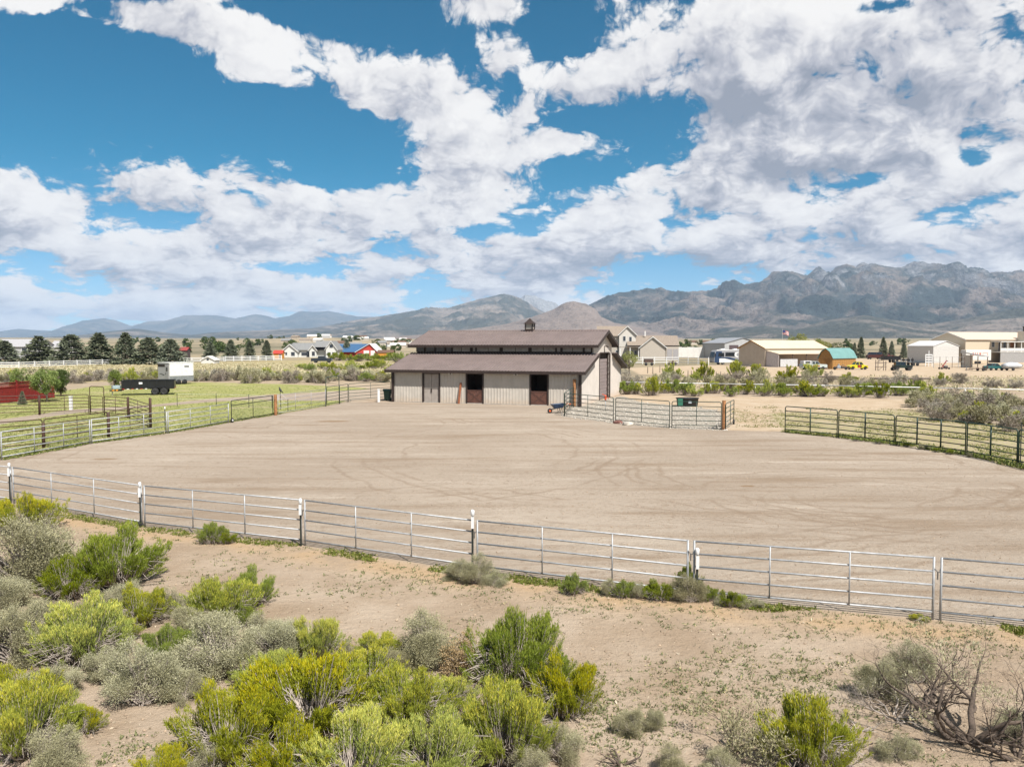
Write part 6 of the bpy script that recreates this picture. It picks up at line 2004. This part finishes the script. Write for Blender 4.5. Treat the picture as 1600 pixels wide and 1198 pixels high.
def car(name, label, p, rz, body, glass, axles, r, W, mb_, cat='car', roof=None, extras=True, wrim=None, group=None):
    """vehicle from its side outline (x forward, z up): body shell, tapered glasshouse, roof, wheels, lamps"""
    t = thing(name, label, cat, p, rz, group)
    rings = []
    for y, s in ((-W / 2, .97), (-W / 2 + .10, 1.0), (W / 2 - .10, 1.0), (W / 2, .97)):
        zc = sum(z for _, z in body) / len(body)
        rings.append([Vector((x, y, zc + (z - zc) * s)) for x, z in body])
    MB().loft(rings).build('body', mb_, t)
    if glass:
        for g in glass:
            zb = min(z for _, z in g)
            ring2 = []
            for sgn in (-1, 1):
                ring2.append([Vector((x, sgn * (W / 2 - .09 - .16 * (z - zb)), z)) for x, z in g])
            MB().loft(ring2).build('windows', m_carglass, t)
    if roof:
        x0, x1, z = roof
        o = MB().box(x0, x1, -W / 2 + .18, W / 2 - .18, z, z + .07).build('roof', mb_, t, bevel=.03)
        zb = min(z_ for g in glass for _, z_ in g)
        for xx, xb in ((x0 + .03, min(x for g in glass for x, _ in g) + .06), (x1 - .03, max(x for g in glass for x, _ in g) - .06), ((x0 + x1) / 2, (x0 + x1) / 2)):
            for sgn in (-1, 1):
                MB().bar((xb, sgn * (W / 2 - .08), zb), (xx, sgn * (W / 2 - .20), z + .03), .09, .06).build('pillar', mb_, t)
    for x in axles:
        for s in (-1, 1):
            wheel(t, x, s * (W / 2 - .06), r, rim=wrim)
    if extras:
        x1, x0 = max(x for x, _ in body), min(x for x, _ in body)
        zl = r + .35
        for s in (-1, 1):
            MB().box(x1 - .05, x1 + .02, s * W * .36 - .12, s * W * .36 + .12, zl, zl + .16).build('headlight', m_lamp_w, t)
            MB().box(x0 - .02, x0 + .05, s * W * .38 - .09, s * W * .38 + .09, zl, zl + .2).build('tail_light', m_lamp_r, t)
        MB().box(x1 - .02, x1 + .09, -W * .46, W * .46, r * .8, r * .8 + .16).build('bumper', m_rim, t, bevel=.02)
        MB().box(x0 - .09, x0 + .02, -W * .46, W * .46, r * .8, r * .8 + .16).build('bumper', m_rim, t, bevel=.02)
    return t


# motorhome
p = D(1112, 213)
t = thing('motorhome', 'large grey and blue motorhome parked beside the tan pole barn', 'motorhome', p, radians(14))
m_rvg = paint('motorhome_grey', (.34, .34, .35), .3)
m_rvb = paint('motorhome_navy', (.035, .065, .13), .3)
prof_ = [(0.3, .55), (11.5, .55), (11.5, 3.9), (.9, 3.9), (.35, 3.5), (.05, 2.2), (0, .8)]
MB().prism(prof_, 'y', -1.3, 1.3).build('body', m_rvg, t, bevel=.08)
MB().add([(-.03, -1.15, 1.9), (-.03, 1.15, 1.9), (.33, 1.15, 3.45), (.33, -1.15, 3.45), (-.01, -1.15, 1.9), (-.01, 1.15, 1.9), (.36, 1.15, 3.45), (.36, -1.15, 3.45)], [(0, 1, 2, 3), (7, 6, 5, 4), (0, 4, 5, 1), (3, 2, 6, 7)]).build('windscreen', m_carglass, t)
MB().prism([(.12, .6), (1.9, .6), (2.3, 3.6), (.55, 3.6), (.2, 2.2)], 'y', -1.345, -1.31).build('navy_front_panel', m_rvb, t)
MB().prism([(1.2, 2.2), (2.9, 2.2), (2.9, 3.2), (1.3, 3.2)], 'y', -1.37, -1.35).build('side_window', m_carglass, t)
MB().prism([(3.3, 2.3), (6.0, 2.3), (6.0, 3.3), (3.3, 3.3)], 'y', -1.36, -1.31).build('side_window', m_carglass, t)
MB().prism([(1.5, .62), (8.0, .62), (3.0, 1.7), (1.5, 1.7)], 'y', -1.365, -1.347).build('white_swoosh', m_trimw, t)
MB().prism([(2.0, 1.75), (3.3, 1.75), (8.4, .75), (8.4, 1.05), (4.4, 2.05), (2.0, 2.05)], 'y', -1.372, -1.35).build('navy_swoosh', m_rvb, t)
cres = [(6.9 + 1.0 * cos(a), 2.7 + .75 * sin(a)) for a in [radians(70 + k * 22) for k in range(10)]] + [(7.25 + .75 * cos(a), 2.7 + .52 * sin(a)) for a in [radians(268 - k * 22) for k in range(10)]]
MB().prism(cres, 'y', -1.36, -1.312).build('white_crescent', m_trimw, t)
MB().box(.8, 11.3, -1.15, 1.15, 3.9, 4.02).build('roof_cap', m_trimw, t)
for x in (2.5, 6.2):
    MB().box(x, x + 1.1, -.5, .5, 4.02, 4.3).build('air_conditioner', m_trimw, t, bevel=.06)
for x in (2.6, 6.6, 8.9):
    wheel(t, x, -1.2, .5)
    wheel(t, x, 1.2, .5)
MB().bar((.25, -1.5, 3.0), (.25, -1.5, 2.3), .25, .12).build('mirror', m_blackp, t)

PICK = [(-2.75, .50), (2.65, .50), (2.72, .95), (2.55, 1.18), (1.15, 1.24), (-2.7, 1.22), (-2.78, .9)]
PGL = [[(-.75, 1.2), (1.25, 1.2), (.65, 1.75), (-.62, 1.78)]]
car('old_pickup', 'old white and mint pickup with wood-coloured door before the pole barn', D(1271, 172.5), radians(6), PICK, PGL, (1.75, -1.65), .38, 1.9, paint('mint_white_paint', (.52, .58, .55), .4), 'pickup', (-.62, .66, 1.76))
o = [c for c in bpy.data.objects if c.get('label', '').startswith('old white and mint')][0]
MB().box(-.6, 1.0, -.972, -.955, .62, 1.05).build('door_panel', m_shedwood, o)
MB().box(-2.6, -.8, -.85, .85, 1.22, 1.95).build('bed_cap', mat('pale_camper', (.62, .62, .62), .5), o, bevel=.05)
MB().prism([(-2.2, 1.45), (-1.1, 1.45), (-1.1, 1.8), (-2.2, 1.8)], 'y', -.87, -.855).build('cap_window', m_carglass, o)
# dark pickup on the far road
car('dark_pickup', 'dark navy pickup on the far road before the white house', D(503, 236), radians(4), [(-3.0, .5), (2.9, .5), (3.0, 1.0), (2.8, 1.3), (1.4, 1.36), (-2.95, 1.32), (-3.02, .9)], [[(-1.1, 1.3), (1.5, 1.3), (.85, 1.95), (-.95, 1.98)]], (2.0, -1.8), .42, 2.0, paint('navy_paint', (.02, .028, .04), .3), 'pickup', (-.95, .86, 1.95))
# yellow beetle-like buggy
body = [(-1.9, .45), (-1.2, .35), (1.3, .35), (2.0, .55), (2.15, .75), (1.75, 1.0), (1.0, 1.05), (-.9, 1.05), (-1.6, .95), (-2.05, .7)]
t = car('yellow_buggy', 'yellow stripped beetle-shaped car with open dark doorway', D(1340, 174), radians(184), body, [[(-1.15, 1.03), (1.0, 1.03), (.62, 1.55), (.1, 1.72), (-.6, 1.62)]], (1.45, -1.35), .34, 1.55, paint('yellow_paint', (.72, .62, .02), .35), 'car', (-.62, .5, 1.66), True)
for x in (1.45, -1.35):
    for s in (-1, 1):
        rng_ = [(x + .55 * cos(a), .42 + .50 * sin(a)) for a in [radians(k * 20) for k in range(10)]] + [(x + .42 * cos(a), .40 + .38 * sin(a)) for a in [radians(180 - k * 20) for k in range(10)]]
        MB().prism(rng_, 'y', s * .62, s * .95).build('fender', paint('yellow_paint', (.72, .62, .02)), t)
MB().prism([(-.55, .45), (.35, .45), (.40, 1.02), (-.55, 1.02)], 'y', .775, .79).build('open_doorway', m_dark, t)
MB().prism([(-.3, .45), (.2, .45), (.2, 1.0), (-.3, 1.0)], 'y', .791, .80).build('red_seat', mat('red_vinyl', (.4, .04, .03), .5), t)
# jeep
body = [(-1.75, .55), (1.75, .55), (1.85, .85), (1.75, 1.12), (.55, 1.16), (-1.75, 1.16), (-1.82, .8)]
t = car('jeep', 'black and dark green open jeep standing in the yard', D(1410, 167.5), radians(-8), body, [[(-1.5, 1.16), (.6, 1.16), (.42, 1.80), (-1.45, 1.80)]], (1.2, -1.2), .42, 1.6, paint('dark_green_paint', (.015, .035, .03), .35), 'jeep', (-1.5, .45, 1.80), True)
wheel(t, -1.95, 0, .36)
for x in (1.2, -1.2):
    for s in (-1, 1):
        MB().box(x - .55, x + .55, s * .82 - .12, s * .82 + .12, .92, .99).build('fender', m_blackp, t)
# brown van, small trucks
car('brown_van', 'dark maroon boxy van parked behind the gambrel shed', D(1366, 290), radians(180), [(-2.7, .5), (2.4, .5), (2.75, .8), (2.7, 1.5), (2.2, 1.7), (-2.7, 1.7), (-2.75, .8)], [[(-2.6, 1.68), (2.2, 1.68), (1.6, 2.5), (-2.5, 2.5)]], (1.8, -1.7), .40, 2.0, paint('maroon_paint', (.07, .02, .016), .35), 'van', (-2.55, 1.65, 2.48))
car('red_blue_truck', 'faded red and blue small truck behind the black trailer', D(1385, 310), 0, PICK, PGL, (1.75, -1.65), .38, 1.9, paint('faded_red_paint_car', (.30, .05, .05), .5), 'truck', (-.62, .66, 1.76))
# teal car, covered boat
car('teal_car', 'old dark teal car among yard junk at the right', D(1553, 169), radians(10), [(-2.0, .4), (2.0, .4), (2.1, .7), (1.7, .92), (-1.8, .95), (-2.05, .7)], [[(-1.2, .93), (1.0, .93), (.45, 1.4), (-.85, 1.42)]], (1.3, -1.25), .32, 1.65, paint('dark_teal_paint', (.03, .13, .13), .35), 'car', (-.85, .46, 1.40))
t = thing('covered_boat', 'boat under a silver-white cover on a low trailer at right', 'boat', D(1583, 167), radians(4))
rings = []
for x, w, z0, z1 in ((-2.1, .75, .55, 1.35), (-1.6, .95, .5, 1.55), (-.4, 1.0, .5, 1.75), (.8, .9, .55, 1.65), (1.6, .55, .65, 1.35), (2.15, .10, .85, 1.1)):
    rings.append([Vector((x, -w * .55, z0)), Vector((x, w * .55, z0)), Vector((x, w, z0 + .35)), Vector((x, w * .85, z1 - .15)), Vector((x, w * .3, z1)), Vector((x, -w * .3, z1)), Vector((x, -w * .85, z1 - .15)), Vector((x, -w, z0 + .35))])
MB().loft(rings).build('cover', mat('silver_tarp', (.58, .60, .63), .45, 0, .12, 4.0, bump=.6, bscale=5.0), t, True)
MB().bar((-2.2, -.5, .45), (2.6, 0, .45), .1, .1).bar((-2.2, .5, .45), (2.6, 0, .45), .1, .1).build('trailer_frame', m_blackp, t)
for s in (-1, 1):
    wheel(t, -.6, s * .95, .30)


def trailer(name, label, p, rz, L, W, deck, side, axles, r, m, tongue=1.4, group=None, red=True, post=None):
    t = thing(name, label, 'trailer', p, rz, group)
    b = MB()
    b.box(0, L, -W / 2, W / 2, deck - .12, deck)
    b.build('deck', m, t)
    if side > 0:
        for nm, a in (('side_wall', (0, L, -W / 2, -W / 2 + .05)), ('side_wall', (0, L, W / 2 - .05, W / 2)), ('end_wall', (0, .05, -W / 2 + .05, W / 2 - .05)), ('tail_gate', (L - .05, L, -W / 2 + .05, W / 2 - .05))):
            MB().box(*a, deck, deck + side).build(nm, m, t)
        n = max(2, int(L / .8))
        for k in range(n + 1):
            x = .04 + (L - .16) * k / n
            for s in (-1, 1):
                MB().box(x, x + .08, s * (W / 2 + .02) - .03, s * (W / 2 + .02) + .03, deck - .05, deck + side).build('stake', m, t)
        for s in (-1, 1):
            MB().box(-.02, L + .02, s * (W / 2 + .01) - .05, s * (W / 2 + .01) + .05, deck + side, deck + side + .07).build('top_rail', m, t)
    MB().bar((0, -W * .35, deck - .25), (-tongue, 0, deck - .28), .1, .14).bar((0, W * .35, deck - .25), (-tongue, 0, deck - .28), .1, .14).build('tongue', m, t)
    MB().lathe([(.05, 0), (.05, deck - .1), (.09, deck - .08), (.09, deck + .3)], 8, (-tongue * .8, 0, 0)).build('jack', m_rim, t)
    for x in axles:
        for s in (-1, 1):
            wheel(t, x, s * (W / 2 + .16), r)
    ax0, ax1 = min(axles) - r - .08, max(axles) + r + .08
    for s in (-1, 1):
        MB().prism([(ax0, r * 1.5), (ax0 + .25, r * 2.15), (ax1 - .25, r * 2.15), (ax1, r * 1.5), (ax1 - .05, r * 1.5), (ax1 - .28, r * 2.05), (ax0 + .28, r * 2.05), (ax0 + .05, r * 1.5)], 'y', s * (W / 2 + .03), s * (W / 2 + .30)).build('mudguard', m, t)
        if red:
            k = 0
            x = .1
            while x < L - .3:
                if not ax0 - .2 < x < ax1:
                    MB().box(x, x + .22, s * (W / 2 + .066) - .008, s * (W / 2 + .066) + .008, deck - .11, deck - .04).build('reflector', (m_lamp_r, m_trimw)[k % 2], t)
                x += .45
                k += 1
        MB().box(L - .02, L + .03, s * W * .42 - .12, s * W * .42 + .12, deck - .1, deck).build('tail_light', m_lamp_r, t)
    return t


pA, pB = G(192, 617), G(274, 615.5)
t = trailer('dump_trailer', 'black dump trailer with two axles and red reflectors on the lawn', pA, heading(pA, pB), 5.3, 2.1, .78, .78, (3.35, 4.25), .40, m_blackp, 1.3)
MB().box(-.95, -.2, -.4, .4, .70, 1.05).build('pump_box', mat('pale_blue_box', (.35, .45, .48), .5), t, bevel=.03)
for x in (-1.0, -.6):
    MB().box(x, x + .25, -.56, -.50, .50, .62).build('amber_marker', m_amber, t)
MB().box(1.75, 2.1, -1.125, -1.115, 1.2, 1.42).build('decal', m_trimw, t)
# horse trailer: grey side, white nose
pA = G(247, 600)
t = thing('horse_trailer', 'grey and white enclosed trailer standing behind the black trailer', 'trailer', pA, radians(-38))
m_tg = mat('grey_trailer_skin', (.42, .41, .41), .4, 0, .05)
MB().box(0, 3.0, 0, 3.6, .45, 2.95).build('body', m_tg, t, bevel=.06)
MB().box(3.005, 3.05, .05, 3.55, 1.18, 2.92).build('white_side', m_trimw, t)
MB().box(3.005, 3.06, .05, 3.55, .48, 1.15).build('diamond_plate', mat('bright_plate', (.40, .42, .45), .3, .6, .2, 9.0), t)
MB().box(-.03, 3.03, -.06, 3.66, 2.95, 3.03).build('roof', m_trimw, t)
MB().box(.05, 1.9, -.025, -.003, 2.45, 2.75).build('vent_slot', m_dark, t)
d_ = MB().box(2.05, 2.85, -.04, -.005, .6, 2.75).build('side_door', mat('grey_trailer_door', (.37, .36, .36), .4), t)
MB().box(2.3, 2.65, -.06, -.045, 1.85, 2.4).build('door_window', m_carglass, d_)
MB().box(2.08, 2.16, -.07, -.045, 1.4, 1.6).build('door_handle', m_blackp, d_)
sw_ = [(0.5, 1.42), (.9, 1.52), (1.3, 1.40), (1.7, 1.36), (1.7, 1.26), (1.3, 1.32), (.9, 1.45), (.5, 1.38)]
MB().prism(sw_, 'y', -.02, -.004).build('dark_swirl', m_blackp, t)
for y in (1.3, 2.2):
    for xx in (-.02, 3.02):
        MB().lathe([(.1, -.1), (.34, -.1), (.36, 0), (.34, .1), (.1, .1)], 16, (xx, y, .36), 'x').build('wheel', m_rubber, t, True)
MB().bar((2.9, 3.6, .5), (1.5, 4.9, .5), .12, .12).bar((.1, 3.6, .5), (1.5, 4.9, .5), .12, .12).build('tongue', m_blackp, t)
MB().box(3.06, 3.075, 2.2, 2.9, 2.35, 2.6).build('emblem', mat('grey_emblem', (.25, .25, .25), .5), t)
trailer('black_yard_trailer', 'short black dump trailer parked behind the wooden rack', D(1379, 238), radians(3), 5.0, 2.0, .9, 1.0, (2.9, 3.8), .40, m_blackp, 1.2, red=False)
t = trailer('flatbed_trailer', 'long black and grey flatbed trailer with a white gate panel on it', D(1409, 203), radians(2), 7.6, 2.2, .85, 0, (2.4, 3.4), .40, m_blackp, 1.5, red=False)
for k in range(6):
    MB().box(.3 + k * .6, .42 + k * .6, .9, 1.0, .85, 1.9 + .2 * (k % 2)).build('stake', m_dark if k % 2 else m_galv, t)
MB().box(.2, 3.6, .92, .98, 1.2, 1.75).build('side_board', m_blackp, t)
t = thing('white_gate_panel', 'white slatted gate panel standing upright at the flatbed trailer', 'gate', D(1446, 200), 0)
for z in (.9, 1.5, 2.1, 2.7):
    MB().box(0, 1.7, -.03, .03, z, z + .28).build('slat', m_white, t)
for x in (-.05, .75, 1.6):
    MB().box(x, x + .16, -.06, -.031, 0, 3.0 + (.9 if x > .5 and x < 1 else 0)).build('post', m_white, t)
trailer('low_utility_trailer', 'low rusty utility trailer with bare wheels before the teal car', D(1518, 165), radians(4), 3.4, 1.5, .55, 0, (2.0,), .30, m_rust, 1.3, red=False)
# wooden rack
t = thing('wooden_rack', 'weathered open wooden rack between yellow car and jeep', 'rack', D(1372, 166), radians(8))
m_ww = mat('weathered_wood', (0.20, 0.16, 0.125), 0.9, 0, 0.3, 8.0)
for x in (0, 1.75):
    for y in (0, .8):
        MB().box(x, x + .12, y, y + .12, -.05, 2.0 + (.25 if x == 0 else 0)).build('post', m_ww, t)
for z in (.7, 1.55):
    MB().box(-.05, 1.92, -.06, -.005, z, z + .14).build('rail', m_ww, t)
    MB().box(-.05, 1.92, .925, .98, z, z + .14).build('rail', m_ww, t)
MB().bar((.1, -.08, .1), (1.8, -.08, 1.5), .04, .10).build('brace', m_ww, t)
# junk by the yellow car: bare engine and axle
t = thing('engine_parts', 'heap of bare engine parts and axle left of the yellow car', 'scrap', D(1304, 172), 0)
MB().bar((0, 0, .35), (2.6, .2, .35), .12, .12).build('axle', m_rust, t)
for x in (.1, 2.5):
    MB().lathe([(.1, -.1), (.33, -.1), (.36, 0), (.33, .1), (.1, .1)], 14, (x, 0, .36), 'y').build('wheel', m_rubber, t, True)
MB().box(.5, 1.3, -.3, .3, .3, .85).lathe([(.2, 0), (.25, .3), (.1, .4)], 10, (.9, 0, .85)).build('engine_block', mat('bare_alloy', (.40, .44, .48), .4, .5, .3, 8.0), t, bevel=.04)
MB().box(1.5, 2.2, -.25, .25, .35, .75).tube([(1.5, 0, .8), (1.8, .1, 1.1), (2.2, 0, .9)], .07, 6).build('gearbox', mat('greasy_metal', (.10, .09, .085), .6, .3, .3), t)
t = thing('red_jack', 'low red machine on the ground in front of the old pickup', 'machine', D(1263, 168), 0)
MB().prism([(0, .1), (1.0, .1), (1.1, .3), (.7, .55), (.2, .5)], 'y', -.3, .3).build('body', mat('worn_red_paint', (.33, .03, .03), .5), t, bevel=.03)
MB().bar((.2, 0, .4), (-.5, 0, .9), .05, .05).build('handle', m_blackp, t)
for x in (.15, .9):
    MB().lathe([(.02, -.36), (.12, -.36), (.12, .36), (.02, .36)], 10, (x, 0, .12), 'y').build('roller', m_rubber, t)
# engine hoist
t = thing('engine_hoist', 'rusty red hoist machine on wheels before the pens', 'machine', D(1469, 176), radians(5))
MB().box(0, 2.0, -.4, -.3, .15, .3).box(0, 2.0, .3, .4, .15, .3).box(0, .15, -.3, .3, .15, .3).build('base_frame', m_rust, t)
MB().bar((.3, 0, .2), (1.5, 0, 1.9), .12, .16).build('mast', mat('worn_red_paint', (.33, .03, .03), .5), t)
MB().bar((.6, 0, .7), (.3, 0, 1.3), .08, .08).bar((1.5, 0, 1.9), (1.8, 0, 1.8), .1, .1).build('arm', m_rust, t)
MB().box(.9, 1.7, -.25, .25, .3, .75).build('motor', mat('greasy_metal', (.10, .09, .085), .6, .3, .3), t, bevel=.04)
for x in (.15, 1.8):
    for s in (-1, 1):
        wheel(t, x, s * .5, .22, .14)
# wagon and rake in the field behind the barn
t = thing('rusty_wagon', 'small rusty wagon in the field left of the white fence', 'wagon', D(1007, 205), 0)
MB().box(0, 2.3, 0, 1.2, .8, 1.5).build('box', m_rust, t, bevel=.04)
MB().box(.05, 2.25, .05, 1.15, 1.5, 1.75).build('load', mat('greasy_metal', (.10, .09, .085), .6), t)
for x in (.4, 1.9):
    MB().lathe([(.1, -.06), (.36, -.06), (.4, 0), (.36, .06), (.1, .06)], 14, (x, -.05, .4), 'y').build('wheel', m_rubber, t, True)
t = thing('hay_rake', 'old dark hay rake standing on the dry field', 'machine', D(1045, 205), 0)
MB().bar((0, 0, .6), (2.0, 0, .6), .08, .08).bar((.3, 0, .6), (-.4, -.5, .4), .07, .07).build('beam', m_rust, t)
for k in range(4):
    MB().lathe([(.05, -.02), (.45, -.03), (.47, 0), (.45, .03), (.05, .02)], 14, (.2 + k * .5, .12, .48), 'y').build('tine_wheel', m_chain, t)
MB().box(.9, 1.2, -.1, .1, .6, 1.4).build('seat_post', m_rust, t)
# wooden cross and plank at the pole barn
t = thing('wooden_cross', 'dark wooden cross standing at the pole barn gable', 'cross', D(1191, 187), 0)
MB().box(-.06, .06, -.05, .05, -.1, 1.9).build('upright', m_ww, t)
MB().box(-.5, .5, -.06, .04, 1.15, 1.28).build('crossbar', m_ww, t)
o = MB().bar((0, 0, .1), (1.5, -.6, .35), .25, .05).bar((.2, -.4, .12), (1.7, .1, .7), .2, .05).build('loose_planks', m_ww)
o.location = D(1162, 186)
tag(o, 'pair of loose weathered planks on the yard dirt by the motorhome', 'planks')
for k, (px, dp) in enumerate(((1245, 118), (1360, 112))):
    o = MB().lathe([(.14, 0), (.15, 2), (.13, 8.5)], 8, axis='x').build('dark_log_rail', m_ww, None, True)
    o.location = D(px, dp) + Vector((0, 0, .75))
    tag(o, ('dark log rail lying in the brush, left one', 'dark log rail lying in the brush, right one')[k], 'log', 'log rails in the brush')

# ---- by the barn
# stock tank
p = G(1074, 634)
t = thing('stock_tank', 'big black oval stock tank behind the green panels', 'tank', p, 0)


def oval(a, b, z, n=24):
    return [Vector((a * cos(2 * pi * k / n), b * sin(2 * pi * k / n), z)) for k in range(n)]


MB().loft([oval(.90, .58, 0), oval(.93, .60, .05), oval(1.0, .66, .66), oval(1.06, .71, .68), oval(1.06, .71, .74), oval(.98, .64, .74), oval(.90, .58, .10)]).build('tub', mat('black_poly', (.016, .017, .018), .5, 0, .2, 3.0), t, True)
MB().loft([oval(.95, .61, .55), oval(.94, .60, .56)]).build('water', mat('tank_water', (.02, .05, .05), .05, 0, .1), t)
MB().prism([(-.05, .28), (.22, .28), (.22, .48), (-.05, .48)], 'y', -.68, -.645).build('label_plate', mat('pale_label', (.45, .50, .55), .6), t)
MB().prism([(-.98, .08), (-.55, .08), (-.55, .70), (-1.0, .70)], 'y', -.66, -.56).build('green_side', mat('faded_green_poly', (.03, .16, .10), .6), t)
# wheelbarrow
p = G(872, 645)
t = thing('wheelbarrow', 'blue wheelbarrow with orange grips parked at the green panel corner', 'wheelbarrow', p, radians(200))
rings = [[Vector(v) for v in q_] for q_ in (
    [(-.30, -.22, .42), (.30, -.18, .36), (.30, .18, .36), (-.30, .22, .42)],
    [(-.52, -.36, .78), (.58, -.32, .72), (.58, .32, .72), (-.52, .36, .78)],
    [(-.50, -.34, .78), (.56, -.30, .72), (.56, .30, .72), (-.50, .34, .78)],
    [(-.28, -.20, .45), (.28, -.16, .40), (.28, .16, .40), (-.28, .20, .45)])]
MB().loft(rings).build('tray', mat('navy_tray', (.03, .06, .12), .45), t)
for s in (-1, 1):
    h = MB().tube([(.75, s * .05, .24), (.2, s * .2, .40), (-.45, s * .27, .48), (-.95, s * .28, .72)], .022, 6).build('handle', m_rubber, t, True, fix=False)
    MB().tube([(-.85, s * .28, .67), (-1.0, s * .28, .745)], .032, 8).build('grip', mat('orange_grip', (.70, .13, .03), .5), h, True, fix=False)
    MB().tube([(-.20, s * .22, .43), (-.32, s * .24, .02), (-.12, s * .24, .02), (0, s * .2, .42)], .016, 6).build('leg', m_rubber, t, True, fix=False)
w_ = MB().lathe([(.08, -.05), (.17, -.06), (.20, -.03), (.20, .03), (.17, .06), (.08, .05)], 16, (.72, 0, .20), 'y').build('wheel', m_rubber, t, True)
MB().lathe([(.01, -.07), (.09, -.06), (.09, .06), (.01, .07)], 12, (.72, 0, .20), 'y').build('hub', mat('orange_grip', (.70, .13, .03), .5), w_)
# yard hydrant
p = D(946.5, 66.5)
t = thing('yard_hydrant', 'orange-red topped yard hydrant on a thin pipe before the barn gable', 'hydrant', p)
MB().lathe([(.025, 0), (.025, .95)], 8).build('pipe', m_galv, t, True)
MB().lathe([(.05, .9), (.085, .95), (.085, 1.25), (.05, 1.32)], 10).tube([(.05, 0, 1.15), (.22, 0, 1.13), (.26, 0, 1.02)], .035, 8).build('head', mat('orange_red_paint', (.75, .10, .03), .45), t, True)
MB().bar((-.03, 0, 1.32), (-.28, 0, 1.42), .03, .05).build('lever', mat('orange_red_paint', (.75, .10, .03), .45), t)
# green feed bin at the left corner
p = G(605.5, 626)
t = thing('green_bin', 'dark green wheeled bin at the left corner of the barn', 'bin', p, radians(-12))
MB().loft([[Vector((sx * w, sy * w, z)) for sx, sy in ((-1, -1), (1, -1), (1, 1), (-1, 1))] for w, z in ((.24, .08), (.31, .95), (.35, .96), (.35, 1.02))]).build('body', mat('green_poly', (.02, .075, .05), .5), t, bevel=.02)
MB().prism([(-.36, 1.02), (.36, 1.02), (.33, 1.12), (-.1, 1.18), (-.33, 1.12)], 'x', -.36, .36).build('lid', mat('green_poly', (.02, .075, .05), .5), t)
for s in (-1, 1):
    MB().lathe([(.02, -.04), (.11, -.04), (.11, .04), (.02, .04)], 12, (s * .22, .26, .11), 'y').build('wheel', m_rubber, t, True)
# timber leaning on the barn wall
b0 = BM @ Vector((fx(719.5), -.45, 0))
b1 = BM @ Vector((fx(720.5), -.07, 1.95))
o = MB().bar((0, 0, 0), b1 - b0, .16, .12).build('leaning_timber', mat('reddish_timber', (.34, .12, .055), .8, 0, .3, 6.0))
o.location = b0
tag(o, 'reddish timber leaning on the barn wall between the pale and middle doors', 'timber')
# rocks and block at the panel foot
for k, (px, py, s, m, lab) in enumerate(((966, 661.5, .30, mat('maroon_block', (.20, .09, .07), .85, 0, .2, 5.0), 'brown block at the foot where two green panels meet'), (981, 664, .34, m_stone, 'large pale rock beside the brown block on the gravel edge'))):
    rng = random.Random(k)
    n = 10
    rings = [[Vector((s * e * cos(2 * pi * i / n) * rng.uniform(.85, 1.15) * 1.2, s * e * sin(2 * pi * i / n) * rng.uniform(.85, 1.15), z * s)) for i in range(n)] for e, z in ((.8, -.1), (1, .15), (.85, .55), (.4, .75))]
    o = MB().loft(rings).build('rock', m)
    o.location = G(px, py)
    tag(o, lab, 'rock')

# ---- the bird on the steel post: one body
p = G(438.5, 640) + Vector((0, 0, 1.55))
me = bpy.data.meshes.new('bird')
bvs = [(0, 0, .10), (.05, 0, .20), (.09, 0, .30), (.12, 0, .37), (.19, 0, .36), (-.08, 0, .06), (-.20, 0, -.02), (-.33, 0, -.10), (.01, .035, .03), (.02, .04, -.01), (.01, -.035, .03), (.02, -.04, -.01)]
bes = [(0, 1), (1, 2), (2, 3), (3, 4), (0, 5), (5, 6), (6, 7), (0, 8), (8, 9), (0, 10), (10, 11)]
me.from_pydata(bvs, bes, [])
bird = bpy.data.objects.new('bird', me)
COL.objects.link(bird)
sk = bird.modifiers.new('skin', 'SKIN')
rad = [.085, .095, .06, .055, .012, .075, .045, .03, .015, .012, .015, .012]
for v, r in zip(me.skin_vertices[0].data, rad):
    v.radius = (r, r)
me.skin_vertices[0].data[0].use_root = True
ss = bird.modifiers.new('sub', 'SUBSURF')
ss.levels = ss.render_levels = 2
me.materials.append(mat('black_feather', (.012, .012, .015), .5))
bird.location = p
bird.rotation_euler = (0, 0, radians(150))
bird.scale = (0.95, 0.95, 0.95)
tag(bird, 'black bird perched on a thin steel post by the track', 'bird')
